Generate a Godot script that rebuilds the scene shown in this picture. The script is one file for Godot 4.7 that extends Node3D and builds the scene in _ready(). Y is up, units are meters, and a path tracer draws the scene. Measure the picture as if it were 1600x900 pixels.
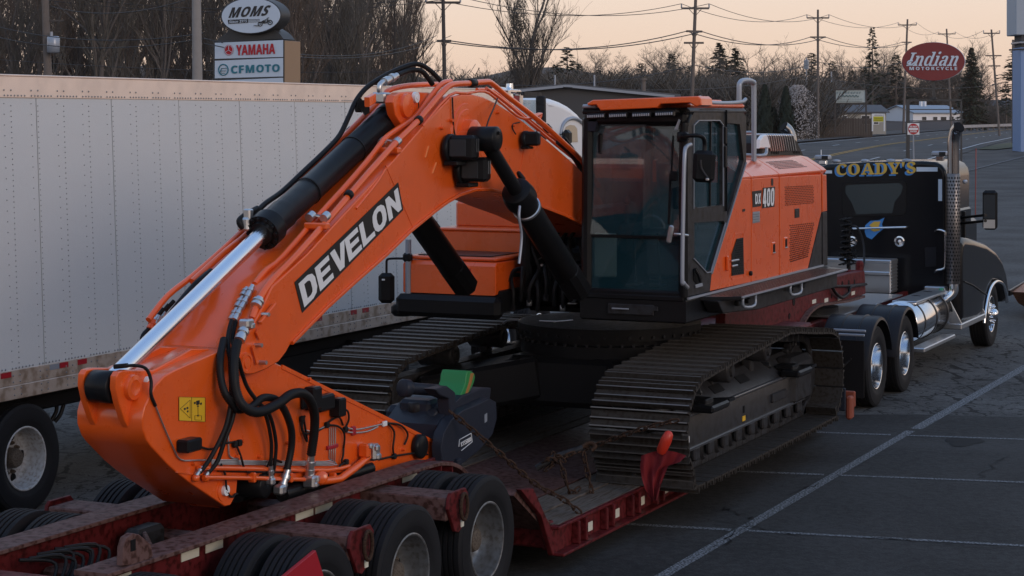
extends Node3D

# The camera stands at (0, EYE, 0); the lorry, its low trailer and the box trailer lie along -z.
const F := 3111.0        # focal length for a picture 1600 wide
const HORIZON := 183.0   # row of the horizon in a picture 900 high
const EYE := 3.71
const YAW := 24.65

var M := {}
var org := {}
var used := {}
var fwd: Vector3
var rgt: Vector3
var rng := RandomNumberGenerator.new()


# ---------- where things stand ----------
func ray(x: float, y: float) -> Vector3:
	return fwd + rgt * ((x - 800.0) / F) + Vector3.UP * ((HORIZON - y) / F)

# a traced point on the upright plane x = t, on the upright plane z, at height h, at distance d
func T(x: float, y: float, t: float) -> Vector3:
	var r := ray(x, y)
	return Vector3(0, EYE, 0) + r * (t / r.x)

func S(x: float, y: float, z: float) -> Vector3:
	var r := ray(x, y)
	return Vector3(0, EYE, 0) + r * (z / r.z)

func H(x: float, y: float, h := 0.0) -> Vector3:
	var r := ray(x, y)
	return Vector3(0, EYE, 0) + r * ((h - EYE) / r.y)

func D(x: float, y: float, d: float) -> Vector3:
	return Vector3(0, EYE, 0) + ray(x, y) * d

func terr(p: Vector3) -> float:
	return 1.7 * smoothstep(50.0, 150.0, p.dot(fwd))

# foot of a thing that stands in column x at distance d
func foot(x: float, d: float) -> Vector3:
	var p := D(x, HORIZON, d)
	p.y = terr(p)
	return p

func G(x: float, y: float) -> Vector3:   # the ground seen there
	var d := 10.0
	for i in 400:
		var p := D(x, y, d)
		if p.y <= terr(p):
			break
		d += maxf(0.05, (p.y - terr(p)) * 3.0)
	return D(x, y, d)

func tp(t: float, a: Array) -> Array:
	var o := []
	for i in range(0, a.size(), 2):
		o.append(T(a[i], a[i + 1], t))
	return o

func cm(p: Array, n := 6, closed := false) -> Array:   # a smooth curve through points
	var o := []
	var k := p.size()
	for i in (k if closed else k - 1):
		var a: Vector3 = p[(i - 1 + k) % k] if closed else p[maxi(i - 1, 0)]
		var b: Vector3 = p[i]
		var c: Vector3 = p[(i + 1) % k]
		var e: Vector3 = p[(i + 2) % k] if closed else p[mini(i + 2, k - 1)]
		for j in n:
			o.append(b.cubic_interpolate(c, a, e, float(j) / n))
	if not closed:
		o.append(p[k - 1])
	return o

func resample(p: Array, step: float) -> Array:
	var o := [p[0]]
	var left := step
	for i in range(1, p.size()):
		var a: Vector3 = p[i - 1]
		var b: Vector3 = p[i]
		var l := a.distance_to(b)
		var at := 0.0
		while l - at >= left:
			at += left
			left = step
			o.append(a.lerp(b, at / l))
		left -= l - at
	return o


# ---------- shapes ----------
class Mb:
	var v := PackedVector3Array()
	var n := PackedVector3Array()

	func tri(a: Vector3, b: Vector3, c: Vector3, na: Vector3, nb: Vector3, nc: Vector3) -> void:
		if (c - a).cross(b - a).dot(na + nb + nc) < 0.0:
			v.append(a); v.append(c); v.append(b)
			n.append(na); n.append(nc); n.append(nb)
		else:
			v.append(a); v.append(b); v.append(c)
			n.append(na); n.append(nb); n.append(nc)

	func quad(a: Vector3, b: Vector3, c: Vector3, d: Vector3, nn: Vector3) -> Mb:
		tri(a, b, c, nn, nn, nn)
		tri(a, c, d, nn, nn, nn)
		return self

	func face(a: Vector3, b: Vector3, c: Vector3, away: Vector3) -> void:   # flat, facing away from that point
		var nn := (c - a).cross(b - a).normalized()
		if nn.dot(a - away) < 0.0:
			nn = -nn
		tri(a, b, c, nn, nn, nn)

	func bx(c: Vector3, s: Vector3, ch := 0.0, bs := Basis()) -> Mb:
		var h := s / 2.0
		ch = minf(ch, 0.49 * minf(s.x, minf(s.y, s.z)))
		for ax in 3:
			var u := (ax + 1) % 3
			var w := (ax + 2) % 3
			for sg in [-1.0, 1.0]:
				var q := []
				for k in [[-1, -1], [1, -1], [1, 1], [-1, 1]]:
					var p := Vector3()
					p[ax] = sg * h[ax]
					p[u] = k[0] * (h[u] - ch)
					p[w] = k[1] * (h[w] - ch)
					q.append(c + bs * p)
				var nn := Vector3()
				nn[ax] = sg
				quad(q[0], q[1], q[2], q[3], bs * nn)
		if ch > 0.0:
			for ax in 3:
				var u := (ax + 1) % 3
				var w := (ax + 2) % 3
				for su in [-1.0, 1.0]:
					for sw in [-1.0, 1.0]:
						var q := []
						for k in [[-1, 0], [1, 0], [1, 1], [-1, 1]]:
							var p := Vector3()
							p[ax] = k[0] * (h[ax] - ch)
							p[u] = su * (h[u] - (ch if k[1] else 0.0))
							p[w] = sw * (h[w] - (0.0 if k[1] else ch))
							q.append(c + bs * p)
						var nn := Vector3()
						nn[u] = su
						nn[w] = sw
						quad(q[0], q[1], q[2], q[3], (bs * nn).normalized())
			for sx in [-1.0, 1.0]:
				for sy in [-1.0, 1.0]:
					for sz in [-1.0, 1.0]:
						var g := Vector3(sx, sy, sz)
						var q := []
						for ax in 3:
							var p := g * (h - Vector3.ONE * ch)
							p[ax] = g[ax] * h[ax]
							q.append(c + bs * p)
						var nn := (bs * g).normalized()
						tri(q[0], q[1], q[2], nn, nn, nn)
		return self

	func bar(a: Vector3, b: Vector3, w: float, h: float, up := Vector3.UP, ch := 0.0) -> Mb:
		var z := (b - a).normalized()
		var x := up.cross(z).normalized()
		var y := z.cross(x)
		return bx((a + b) / 2.0, Vector3(w, h, a.distance_to(b)), ch, Basis(x, y, z))

	func tube(p: Array, r: float, sides := 8, caps := true, rr := []) -> Mb:
		var k := p.size()
		var t0: Vector3 = (p[1] - p[0]).normalized()
		var u := t0.cross(Vector3.UP if absf(t0.y) < 0.9 else Vector3.RIGHT).normalized()
		var last := []
		var lastn := []
		for i in k:
			var t: Vector3 = (p[mini(i + 1, k - 1)] - p[maxi(i - 1, 0)]).normalized()
			u = (u - t * u.dot(t)).normalized()
			var w := t.cross(u)
			var q := []
			var qn := []
			var ri: float = rr[i] if rr.size() > 0 else r
			for j in sides:
				var a := TAU * j / sides
				var d := u * cos(a) + w * sin(a)
				q.append(p[i] + d * ri)
				qn.append(d)
			if i > 0:
				for j in sides:
					var m := (j + 1) % sides
					tri(last[j], last[m], q[m], lastn[j], lastn[m], qn[m])
					tri(last[j], q[m], q[j], lastn[j], qn[m], qn[j])
			if caps and (i == 0 or i == k - 1):
				var nn := -t if i == 0 else t
				for j in range(1, sides - 1):
					tri(q[0], q[j], q[j + 1], nn, nn, nn)
			last = q
			lastn = qn
		return self

	func cyl(a: Vector3, b: Vector3, r: float, seg := 16, ch := 0.0) -> Mb:
		var l := a.distance_to(b)
		if ch > 0.0:
			return lathe(a, b - a, [Vector2(0, 0), Vector2(0, r - ch), Vector2(ch, r), Vector2(l - ch, r), Vector2(l, r - ch), Vector2(l, 0)], seg)
		return lathe(a, b - a, [Vector2(0, 0), Vector2(0, r), Vector2(l, r), Vector2(l, 0)], seg)

	# profile of (along the axis, radius), run along the axis with the outside to the left
	func lathe(o: Vector3, axis: Vector3, pr: Array, seg := 20, soft := 0.7, a0 := 0.0, a1 := TAU) -> Mb:
		var t := axis.normalized()
		var u := t.cross(Vector3.UP if absf(t.y) < 0.9 else Vector3.RIGHT).normalized()
		var w := t.cross(u)
		var k := pr.size()
		var sn := []
		for i in k - 1:
			var e: Vector2 = pr[i + 1] - pr[i]
			sn.append(Vector2(-e.y, e.x).normalized())
		for i in k - 1:
			var p: Vector2 = pr[i]
			var q: Vector2 = pr[i + 1]
			var np: Vector2 = sn[i]
			var nq: Vector2 = sn[i]
			if i > 0 and sn[i - 1].dot(sn[i]) > soft:
				np = (sn[i - 1] + sn[i]).normalized()
			if i < k - 2 and sn[i + 1].dot(sn[i]) > soft:
				nq = (sn[i + 1] + sn[i]).normalized()
			for j in seg:
				var aa := a0 + (a1 - a0) * j / seg
				var ab := a0 + (a1 - a0) * (j + 1) / seg
				var da := u * cos(aa) + w * sin(aa)
				var db := u * cos(ab) + w * sin(ab)
				var A := o + t * p.x + da * p.y
				var B := o + t * p.x + db * p.y
				var C := o + t * q.x + db * q.y
				var E := o + t * q.x + da * q.y
				var nA := t * np.x + da * np.y
				var nB := t * np.x + db * np.y
				var nC := t * nq.x + db * nq.y
				var nE := t * nq.x + da * nq.y
				if p.y > 1e-6:
					tri(A, B, C, nA, nB, nC)
				if q.y > 1e-6:
					tri(A, C, E, nA, nC, nE)
		return self

	# a flat outline pushed along ex; edges taken off by ch; corners flatter than soft run smooth
	func slab(pts: Array, ex: Vector3, ch := 0.0, soft := 0.8, steps := 1) -> Mb:
		var e := ex.normalized()
		var u := e.cross(Vector3.UP if absf(e.y) < 0.9 else Vector3.RIGHT).normalized()
		var w := e.cross(u)
		var o: Vector3 = pts[0]
		var p2 := PackedVector2Array()
		for p in pts:
			p2.append(Vector2((p - o).dot(u), (p - o).dot(w)))
		if Geometry2D.is_polygon_clockwise(p2):
			p2.reverse()
		var k := p2.size()
		var en := []
		for i in k:
			var d := p2[(i + 1) % k] - p2[i]
			en.append(Vector2(d.y, -d.x).normalized())
		var inn := PackedVector2Array()
		for i in k:
			var a: Vector2 = en[(i - 1 + k) % k]
			var b: Vector2 = en[i]
			var m := (a + b)
			m = m / maxf(m.length_squared() / 2.0, 0.3)
			inn.append(p2[i] - m * ch)
		var to3 := func(q: Vector2, al: float) -> Vector3: return o + u * q.x + w * q.y + e * al
		var l := ex.length()
		var ix := Geometry2D.triangulate_polygon(inn)
		if ix.is_empty():
			ix = Geometry2D.triangulate_polygon(p2)
		for i in range(0, ix.size(), 3):
			tri(to3.call(inn[ix[i]], 0.0), to3.call(inn[ix[i + 1]], 0.0), to3.call(inn[ix[i + 2]], 0.0), -e, -e, -e)
			tri(to3.call(inn[ix[i]], l), to3.call(inn[ix[i + 1]], l), to3.call(inn[ix[i + 2]], l), e, e, e)
		for i in k:
			var j := (i + 1) % k
			var b: Vector2 = en[i]
			var pa: Vector2 = en[(i - 1 + k) % k]
			var nx: Vector2 = en[j]
			var n0 := (pa + b).normalized() if pa.dot(b) > soft else b
			var n1 := (nx + b).normalized() if nx.dot(b) > soft else b
			var N0 := u * n0.x + w * n0.y
			var N1 := u * n1.x + w * n1.y
			var A: Vector3 = to3.call(p2[i], ch)
			var B: Vector3 = to3.call(p2[j], ch)
			var C: Vector3 = to3.call(p2[j], l - ch)
			var E: Vector3 = to3.call(p2[i], l - ch)
			tri(A, B, C, N0, N1, N1)
			tri(A, C, E, N0, N1, N0)
			if ch > 0.0:
				for side in 2:
					var s := -e if side == 0 else e
					for g in steps:
						var ta := PI / 2 * g / steps
						var tb := PI / 2 * (g + 1) / steps
						var ra := ch * (1.0 - sin(ta))
						var rb := ch * (1.0 - sin(tb))
						var r0: Vector3 = to3.call(p2[i].lerp(inn[i], 1.0 - cos(ta)), ra if side == 0 else l - ra)
						var r1: Vector3 = to3.call(p2[j].lerp(inn[j], 1.0 - cos(ta)), ra if side == 0 else l - ra)
						var q0: Vector3 = to3.call(p2[i].lerp(inn[i], 1.0 - cos(tb)), rb if side == 0 else l - rb)
						var q1: Vector3 = to3.call(p2[j].lerp(inn[j], 1.0 - cos(tb)), rb if side == 0 else l - rb)
						var a0 := N0 * cos(ta) + s * sin(ta)
						var a1 := N1 * cos(ta) + s * sin(ta)
						var b0 := N0 * cos(tb) + s * sin(tb)
						var b1 := N1 * cos(tb) + s * sin(tb)
						tri(r0, r1, q1, a0, a1, b1)
						tri(r0, q1, q0, a0, b1, b0)
		return self

	func ball(c: Vector3, r: float, seg := 10, sq := Vector3.ONE) -> Mb:
		var rings := seg / 2
		for i in rings:
			for j in seg:
				var q := []
				for k in [[i, j], [i + 1, j], [i + 1, j + 1], [i, j + 1]]:
					var th: float = PI * k[0] / rings
					var ph: float = TAU * k[1] / seg
					q.append(Vector3(sin(th) * cos(ph), cos(th), sin(th) * sin(ph)))
				if i > 0:
					tri(c + q[0] * r * sq, c + q[1] * r * sq, c + q[3] * r * sq, q[0], q[1], q[3])
				if i < rings - 1:
					tri(c + q[1] * r * sq, c + q[2] * r * sq, c + q[3] * r * sq, q[1], q[2], q[3])
		return self

	# a sheet through rows of points; smooth; facing the given way
	func sheet(rows: Array, toward: Vector3) -> Mb:
		var nr := rows.size()
		var nc: int = rows[0].size()
		var nn := []
		for i in nr:
			var rowv := []
			for j in nc:
				var du: Vector3 = rows[i][mini(j + 1, nc - 1)] - rows[i][maxi(j - 1, 0)]
				var dv: Vector3 = rows[mini(i + 1, nr - 1)][j] - rows[maxi(i - 1, 0)][j]
				var c := du.cross(dv).normalized()
				rowv.append(c if c.dot(toward) >= 0.0 else -c)
			nn.append(rowv)
		for i in nr - 1:
			for j in nc - 1:
				tri(rows[i][j], rows[i][j + 1], rows[i + 1][j + 1], nn[i][j], nn[i][j + 1], nn[i + 1][j + 1])
				tri(rows[i][j], rows[i + 1][j + 1], rows[i + 1][j], nn[i][j], nn[i + 1][j + 1], nn[i + 1][j])
		return self

	func mesh(o := Vector3()) -> ArrayMesh:
		var a := []
		a.resize(Mesh.ARRAY_MAX)
		var q := v
		if o != Vector3():
			q = v.duplicate()
			for i in q.size():
				q[i] -= o
		a[Mesh.ARRAY_VERTEX] = q
		a[Mesh.ARRAY_NORMAL] = n
		var m := ArrayMesh.new()
		if q.size() > 0:
			m.add_surface_from_arrays(Mesh.PRIMITIVE_TRIANGLES, a)
		return m


func mb() -> Mb:
	return Mb.new()

# ---------- things and parts ----------
func numbered(called: String) -> String:
	used[called] = used.get(called, -1) + 1
	return called if used[called] == 0 else "%s_%03d" % [called, used[called]]

func meta(o: Node, label: String, category: String, group := "", kind := "") -> void:
	if label: o.set_meta("label", label)
	if category: o.set_meta("category", category)
	if group: o.set_meta("group", group)
	if kind: o.set_meta("kind", kind)

func thing(called: String, label: String, category: String, at: Vector3, group := "") -> Node3D:
	var o := Node3D.new()
	o.name = numbered(called)
	add_child(o)
	o.position = at
	org[o] = at
	meta(o, label, category, group)
	return o

func part(called: String, b: Mb, m: Material, parent: Node, kind := "") -> MeshInstance3D:
	var o := MeshInstance3D.new()
	o.name = called
	var at: Vector3 = org.get(parent, Vector3())
	o.mesh = b.mesh(at)
	o.material_override = m
	parent.add_child(o, true)
	org[o] = at
	if kind: o.set_meta("kind", kind)
	return o

# a mesh made round its own origin, set at a place
func put(called: String, me: Mesh, m: Material, parent: Node, at: Transform3D) -> MeshInstance3D:
	var o := MeshInstance3D.new()
	o.name = called
	o.mesh = me
	o.material_override = m
	parent.add_child(o, true)
	o.transform = Transform3D(at.basis, at.origin - org.get(parent, Vector3()))
	return o

func solo(called: String, b: Mb, m: Material, at: Vector3, label: String, category: String, group := "", kind := "") -> MeshInstance3D:
	var o := MeshInstance3D.new()
	o.name = numbered(called)
	o.mesh = b.mesh(at)
	o.material_override = m
	add_child(o)
	o.position = at
	org[o] = at
	meta(o, label, category, group, kind)
	return o

func copy(src: Node3D, label: String, at: Transform3D) -> Node3D:
	var c: Node3D = src.duplicate()
	c.name = numbered(String(src.name).rstrip("0123456789").trim_suffix("_"))
	add_child(c)
	c.transform = at
	if label: c.set_meta("label", label)
	return c

# a plate on the upright plane x = t with openings cut through it
func cut_plate(called: String, outer: Array, holes: Array, deep: float, m: Material, parent: Node) -> void:
	var c := CSGPolygon3D.new()
	c.name = called
	var o: Vector3 = outer[0]
	var flat := func(a: Array, dx: float) -> PackedVector2Array:
		var q := PackedVector2Array()
		for p in a:
			q.append(Vector2(-(p.z - o.z), p.y - o.y))
		return q
	c.polygon = flat.call(outer, 0.0)
	c.depth = deep
	c.material = m
	parent.add_child(c, true)
	c.transform = Transform3D(Basis(Vector3(0, 0, -1), Vector3(0, 1, 0), Vector3(1, 0, 0)), o - org.get(parent, Vector3()))
	for h in holes:
		var k := CSGPolygon3D.new()
		k.name = "opening"
		k.operation = CSGShape3D.OPERATION_SUBTRACTION
		k.polygon = flat.call(h, 0.0)
		k.depth = deep + 0.2
		k.material = m
		c.add_child(k, true)
		k.position = Vector3(0, 0, 0.1)

# lettering stretched over the four corners (top left, top right, bottom left, bottom right), standing proud along n
func letters(b: Mb, s: String, tl: Vector3, tr: Vector3, bl: Vector3, br: Vector3, n: Vector3, deep := 0.004, family := "Droid Sans", bold := 0.0, slant := 0.0, spacing := 0) -> Mb:
	var sf := SystemFont.new()
	sf.font_names = PackedStringArray([family])
	sf.font_weight = 700
	var fv := FontVariation.new()
	fv.base_font = sf
	fv.variation_embolden = bold
	fv.spacing_glyph = spacing
	var tm := TextMesh.new()
	tm.text = s
	tm.font = fv
	tm.font_size = 48
	tm.pixel_size = 0.01
	tm.depth = 0.1
	tm.curve_step = 1.0
	var a := tm.get_mesh_arrays() if tm.get_surface_count() > 0 else []
	if a.is_empty():
		return b
	var vs: PackedVector3Array = a[Mesh.ARRAY_VERTEX]
	var ix: PackedInt32Array = a[Mesh.ARRAY_INDEX] if a[Mesh.ARRAY_INDEX] != null else PackedInt32Array(range(vs.size()))
	var ns: PackedVector3Array = a[Mesh.ARRAY_NORMAL]
	var lo := Vector3.INF
	var hi := -Vector3.INF
	var sl := PackedVector3Array()
	for p in vs:
		var q := Vector3(p.x + slant * p.y, p.y, p.z)
		sl.append(q)
		lo = lo.min(q)
		hi = hi.max(q)
	var at := func(p: Vector3) -> Vector3:
		var fx := (p.x - lo.x) / (hi.x - lo.x)
		var fy := (p.y - lo.y) / (hi.y - lo.y)
		return bl.lerp(br, fx).lerp(tl.lerp(tr, fx), fy) + n * deep * (p.z - lo.z) / maxf(hi.z - lo.z, 1e-5)
	var ux := (br - bl).normalized()
	var uy := n.cross(ux)
	for i in range(0, ix.size(), 3):
		var nr := ns[ix[i]]
		if nr.z < -0.5:
			continue
		var nw := (ux * nr.x + uy * nr.y + n * nr.z).normalized()
		b.tri(at.call(sl[ix[i]]), at.call(sl[ix[i + 1]]), at.call(sl[ix[i + 2]]), nw, nw, nw)
	return b


# heavy block letters cut from plain outlines, stretched over the four corners
const BLOCK := {
	"D": [[0, 0, 0, 1, 0.3, 1, 0.3, 0], [0.3, 1, 0.62, 1, 0.88, 0.9, 1, 0.7, 1, 0.3, 0.88, 0.1, 0.62, 0, 0.3, 0, 0.3, 0.2, 0.54, 0.2, 0.66, 0.26, 0.7, 0.36, 0.7, 0.64, 0.66, 0.74, 0.54, 0.8, 0.3, 0.8]],
	"E": [[0, 0, 0, 1, 0.95, 1, 0.95, 0.79, 0.3, 0.79, 0.3, 0.61, 0.88, 0.61, 0.88, 0.41, 0.3, 0.41, 0.3, 0.21, 0.97, 0.21, 0.97, 0]],
	"V": [[0, 1, 0.32, 1, 0.52, 0.34, 0.72, 1, 1.03, 1, 0.68, 0, 0.35, 0]],
	"L": [[0, 0, 0, 1, 0.3, 1, 0.3, 0.21, 0.92, 0.21, 0.92, 0]],
	"O": [[0.5, 1.02, 0.24, 0.97, 0.06, 0.82, 0, 0.6, 0, 0.4, 0.06, 0.18, 0.24, 0.03, 0.5, -0.02, 0.5, 0.2, 0.36, 0.25, 0.3, 0.4, 0.3, 0.6, 0.36, 0.75, 0.5, 0.8], [0.5, 1.02, 0.76, 0.97, 0.94, 0.82, 1, 0.6, 1, 0.4, 0.94, 0.18, 0.76, 0.03, 0.5, -0.02, 0.5, 0.2, 0.64, 0.25, 0.7, 0.4, 0.7, 0.6, 0.64, 0.75, 0.5, 0.8]],
	"N": [[0, 0, 0, 1, 0.3, 1, 0.7, 0.44, 0.7, 1, 1, 1, 1, 0, 0.72, 0, 0.3, 0.58, 0.3, 0]],
	"0": [[0.5, 1, 0.2, 0.96, 0.05, 0.85, 0, 0.7, 0, 0.3, 0.05, 0.15, 0.2, 0.04, 0.5, 0, 0.5, 0.16, 0.36, 0.2, 0.34, 0.3, 0.34, 0.7, 0.36, 0.8, 0.5, 0.84], [0.5, 1, 0.8, 0.96, 0.95, 0.85, 1, 0.7, 1, 0.3, 0.95, 0.15, 0.8, 0.04, 0.5, 0, 0.5, 0.16, 0.64, 0.2, 0.66, 0.3, 0.66, 0.7, 0.64, 0.8, 0.5, 0.84]],
	"4": [[0.5, 0, 0.5, 1, 0.84, 1, 0.84, 0.36, 1, 0.36, 1, 0.19, 0.84, 0.19, 0.84, 0], [0.5, 1, 0.4, 1, 0, 0.38, 0, 0.19, 0.5, 0.19, 0.5, 0.36, 0.3, 0.36, 0.5, 0.7]],
	"X": [[0, 1, 0.34, 1, 0.5, 0.68, 0.66, 1, 1, 1, 0.68, 0.5, 1, 0, 0.66, 0, 0.5, 0.32, 0.34, 0, 0, 0, 0.32, 0.5]]}

func block_letters(b: Mb, s: String, tl: Vector3, tr: Vector3, bl: Vector3, br: Vector3, n: Vector3, deep := 0.002, gap := 0.13) -> Mb:
	var starts := []
	var wide := 0.0
	for i in s.length():
		var adv := 0.0
		for poly in BLOCK[s[i]]:
			for j in range(0, poly.size(), 2):
				adv = maxf(adv, poly[j])
		starts.append(wide)
		wide += adv + (gap if i < s.length() - 1 else 0.0) - (0.1 if s[i] == "V" or s[i] == "L" else 0.0)
	for i in s.length():
		for poly in BLOCK[s[i]]:
			var pts := []
			for j in range(0, poly.size(), 2):
				var fx: float = (starts[i] + poly[j]) / wide
				pts.append(bl.lerp(br, fx).lerp(tl.lerp(tr, fx), poly[j + 1]))
			b.slab(pts, n * deep)
	return b


# ---------- materials ----------
func noise(freq: float, kind := FastNoiseLite.TYPE_SIMPLEX_SMOOTH, oct := 4, sd := 1, cell := -1) -> FastNoiseLite:
	var f := FastNoiseLite.new()
	f.seed = sd
	f.noise_type = kind
	f.frequency = freq
	f.fractal_octaves = oct
	if cell >= 0:
		f.cellular_return_type = cell
		f.cellular_jitter = 1.0
		f.fractal_type = FastNoiseLite.FRACTAL_NONE
	return f

func ntex(f: FastNoiseLite, cols: Array, offs: Array, size := 512) -> NoiseTexture2D:
	var g := Gradient.new()
	g.offsets = PackedFloat32Array(offs)
	g.colors = PackedColorArray(cols)
	var t := NoiseTexture2D.new()
	t.width = size
	t.height = size
	t.seamless = true
	t.noise = f
	t.color_ramp = g
	return t

func sm(r: float, g: float, b: float, rough: float, metal := 0.0) -> StandardMaterial3D:   # linear base colour
	var m := StandardMaterial3D.new()
	m.albedo_color = Color(r, g, b).linear_to_srgb()
	m.roughness = rough
	m.metallic = metal
	return m

func worn(m: StandardMaterial3D, t: Texture2D, scale: float, world := false) -> StandardMaterial3D:
	m.albedo_texture = t
	m.uv1_triplanar = true
	m.uv1_world_triplanar = world
	m.uv1_scale = Vector3.ONE * scale
	return m

func grey(x: float) -> Color:
	return Color(x, x, x)

func materials() -> void:
	var mott := ntex(noise(0.012, FastNoiseLite.TYPE_SIMPLEX_SMOOTH, 5, 3), [grey(0.955), grey(0.985), grey(1.0)], [0.25, 0.5, 0.75])
	var dirt := ntex(noise(0.02, FastNoiseLite.TYPE_SIMPLEX_SMOOTH, 6, 7), [Color(0.78, 0.74, 0.7), Color(0.93, 0.91, 0.89), Color(1, 1, 1)], [0.22, 0.42, 0.6])
	var rust := ntex(noise(0.03, FastNoiseLite.TYPE_SIMPLEX_SMOOTH, 6, 11), [Color(0.66, 0.6, 0.57), Color(0.88, 0.84, 0.82), Color(1, 1, 1)], [0.26, 0.4, 0.58])
	var rgh := ntex(noise(0.015, FastNoiseLite.TYPE_SIMPLEX_SMOOTH, 5, 5), [grey(0.82), grey(1.0)], [0.3, 0.7])
	var smudge := func(m: StandardMaterial3D, s: float) -> StandardMaterial3D:
		m.roughness_texture = rgh
		m.uv1_triplanar = true
		m.uv1_scale = Vector3.ONE * s
		return m
	var dust := ntex(noise(0.011, FastNoiseLite.TYPE_SIMPLEX_SMOOTH, 6, 31), [Color(0.975, 0.975, 0.985), Color(0.99, 0.99, 0.995), Color(1, 1, 1)], [0.25, 0.42, 0.62])
	M.orange = smudge.call(worn(sm(0.78, 0.105, 0.01, 0.33), dust, 0.5), 0.5)
	M.orange.clearcoat_enabled = true
	M.orange.clearcoat = 0.5
	M.orange.clearcoat_roughness = 0.12
	M.black = smudge.call(sm(0.009, 0.0095, 0.011, 0.36), 1.3)
	M.frame = smudge.call(worn(sm(0.03, 0.031, 0.035, 0.42), dirt, 0.9), 0.9)
	M.pit = sm(0.006, 0.006, 0.007, 0.7)
	M.rubber = worn(sm(0.012, 0.0125, 0.0145, 0.62), mott, 1.5)
	M.hose = sm(0.012, 0.012, 0.013, 0.45)
	M.chrome = sm(0.8, 0.81, 0.83, 0.1, 1.0)
	M.rod = smudge.call(sm(0.82, 0.84, 0.88, 0.24, 1.0), 0.8)
	M.darkchrome = sm(0.38, 0.375, 0.38, 0.12, 1.0)  # chrome darkened in its base colour for the dark surroundings it mirrors
	M.zinc = sm(0.55, 0.56, 0.57, 0.32, 0.9)
	M.tubegrey = sm(0.3, 0.33, 0.38, 0.35, 0.3)
	M.edge = sm(0.18, 0.17, 0.16, 0.45, 0.6)
	M.guard = sm(0.16, 0.15, 0.15, 0.35, 0.8)
	M.scuff = sm(0.8, 0.3, 0.1, 0.5)
	M.frameshine = sm(0.05, 0.052, 0.058, 0.28)  # paler, glossier copy of frame; the edge highlight is put into its colour
	M.track = smudge.call(worn(sm(0.042, 0.038, 0.035, 0.6, 0.15), dirt, 2.2), 1.4)
	M.glass = StandardMaterial3D.new()
	M.glass.albedo_color = Color(0.12, 0.28, 0.32, 0.27)
	M.glass.transparency = BaseMaterial3D.TRANSPARENCY_ALPHA
	M.glass.roughness = 0.03
	M.glass.metallic = 0.05
	M.blueroof = sm(0.25, 0.31, 0.38, 0.8)  # grey-blue roof colour
	M.seat = sm(0.05, 0.055, 0.06, 0.8)
	M.cabin = sm(0.03, 0.032, 0.035, 0.7)
	M.film = sm(0.35, 0.5, 0.5, 0.25)
	M.film.albedo_color.a = 0.16
	M.film.transparency = BaseMaterial3D.TRANSPARENCY_ALPHA
	M.white = sm(0.72, 0.73, 0.74, 0.45)
	M.decal = sm(0.025, 0.024, 0.024, 0.45)
	M.yellow = sm(0.72, 0.42, 0.02, 0.45)
	M.red = smudge.call(worn(sm(0.11, 0.014, 0.016, 0.55), rust, 0.8), 0.8)
	M.redtop = smudge.call(worn(sm(0.12, 0.068, 0.062, 0.6), rust, 1.2), 0.9)
	M.wood = worn(sm(0.12, 0.1, 0.085, 0.85), dirt, 1.0)
	M.wood.uv1_scale = Vector3(3.0, 1.0, 0.35)
	M.rusty = worn(sm(0.06, 0.036, 0.025, 0.8, 0.2), rust, 3.0)
	M.tape = sm(0.62, 0.6, 0.5, 0.35)
	M.tapered = sm(0.33, 0.01, 0.02, 0.35)
	M.flag = sm(0.17, 0.004, 0.008, 0.8)
	M.flagtop = sm(0.5, 0.03, 0.012, 0.4)
	M.wheelgrey = smudge.call(worn(sm(0.17, 0.18, 0.19, 0.38, 0.5), dirt, 2.0), 1.5)
	M.wheelwhite = worn(sm(0.42, 0.43, 0.44, 0.5), dirt, 2.0)
	M.polish = sm(0.75, 0.76, 0.78, 0.13, 1.0)
	M.hubdirt = worn(sm(0.1, 0.08, 0.06, 0.7), rust, 3.0)
	M.navy = smudge.call(sm(0.022, 0.026, 0.038, 0.4), 1.5)
	M.green = sm(0.015, 0.2, 0.05, 0.45)
	M.gloss = sm(0.008, 0.009, 0.011, 0.16)
	M.gloss.metallic_specular = 0.36
	M.wing = sm(0.006, 0.0065, 0.008, 0.2)
	M.wing.metallic_specular = 0.3
	M.fender = sm(0.014, 0.015, 0.019, 0.36)
	M.plate = smudge.call(sm(0.5, 0.51, 0.52, 0.35, 0.85), 1.5)
	M.gold = sm(0.55, 0.36, 0.06, 0.4)
	M.blue = sm(0.05, 0.22, 0.55, 0.4)
	M.panel = smudge.call(sm(0.55, 0.575, 0.59, 0.38), 0.35)
	M.panel.heightmap_enabled = true
	M.panel.heightmap_texture = rgh
	M.panel.heightmap_scale = 0.5
	M.rail = smudge.call(worn(sm(0.82, 0.67, 0.57, 0.36, 0.25), mott, 0.6), 0.5)  # bare aluminium; the pink of the reflected sky is put into the colour
	M.railow = smudge.call(worn(sm(0.5, 0.42, 0.36, 0.45, 0.35), dirt, 0.5), 0.5)  # pinkish sky reflection put into the base colour here too
	M.rivet = sm(0.26, 0.265, 0.27, 0.5, 0.4)
	M.truckwhite = sm(0.74, 0.75, 0.77, 0.25)
	M.truckwhite.clearcoat_enabled = true
	M.bark = sm(0.1, 0.085, 0.076, 0.9)
	M.twig = sm(0.1, 0.088, 0.074, 0.9)
	M.twigred = sm(0.115, 0.085, 0.066, 0.9)
	M.pine = sm(0.022, 0.035, 0.02, 0.8)
	M.yew = sm(0.012, 0.022, 0.011, 0.8)
	M.blossom = sm(0.42, 0.39, 0.38, 0.8)
	M.scrub = sm(0.05, 0.036, 0.03, 0.95)
	M.pole = worn(sm(0.15, 0.125, 0.11, 0.9), mott, 0.8)
	M.polepale = worn(sm(0.27, 0.25, 0.235, 0.9), mott, 0.8)
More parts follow.
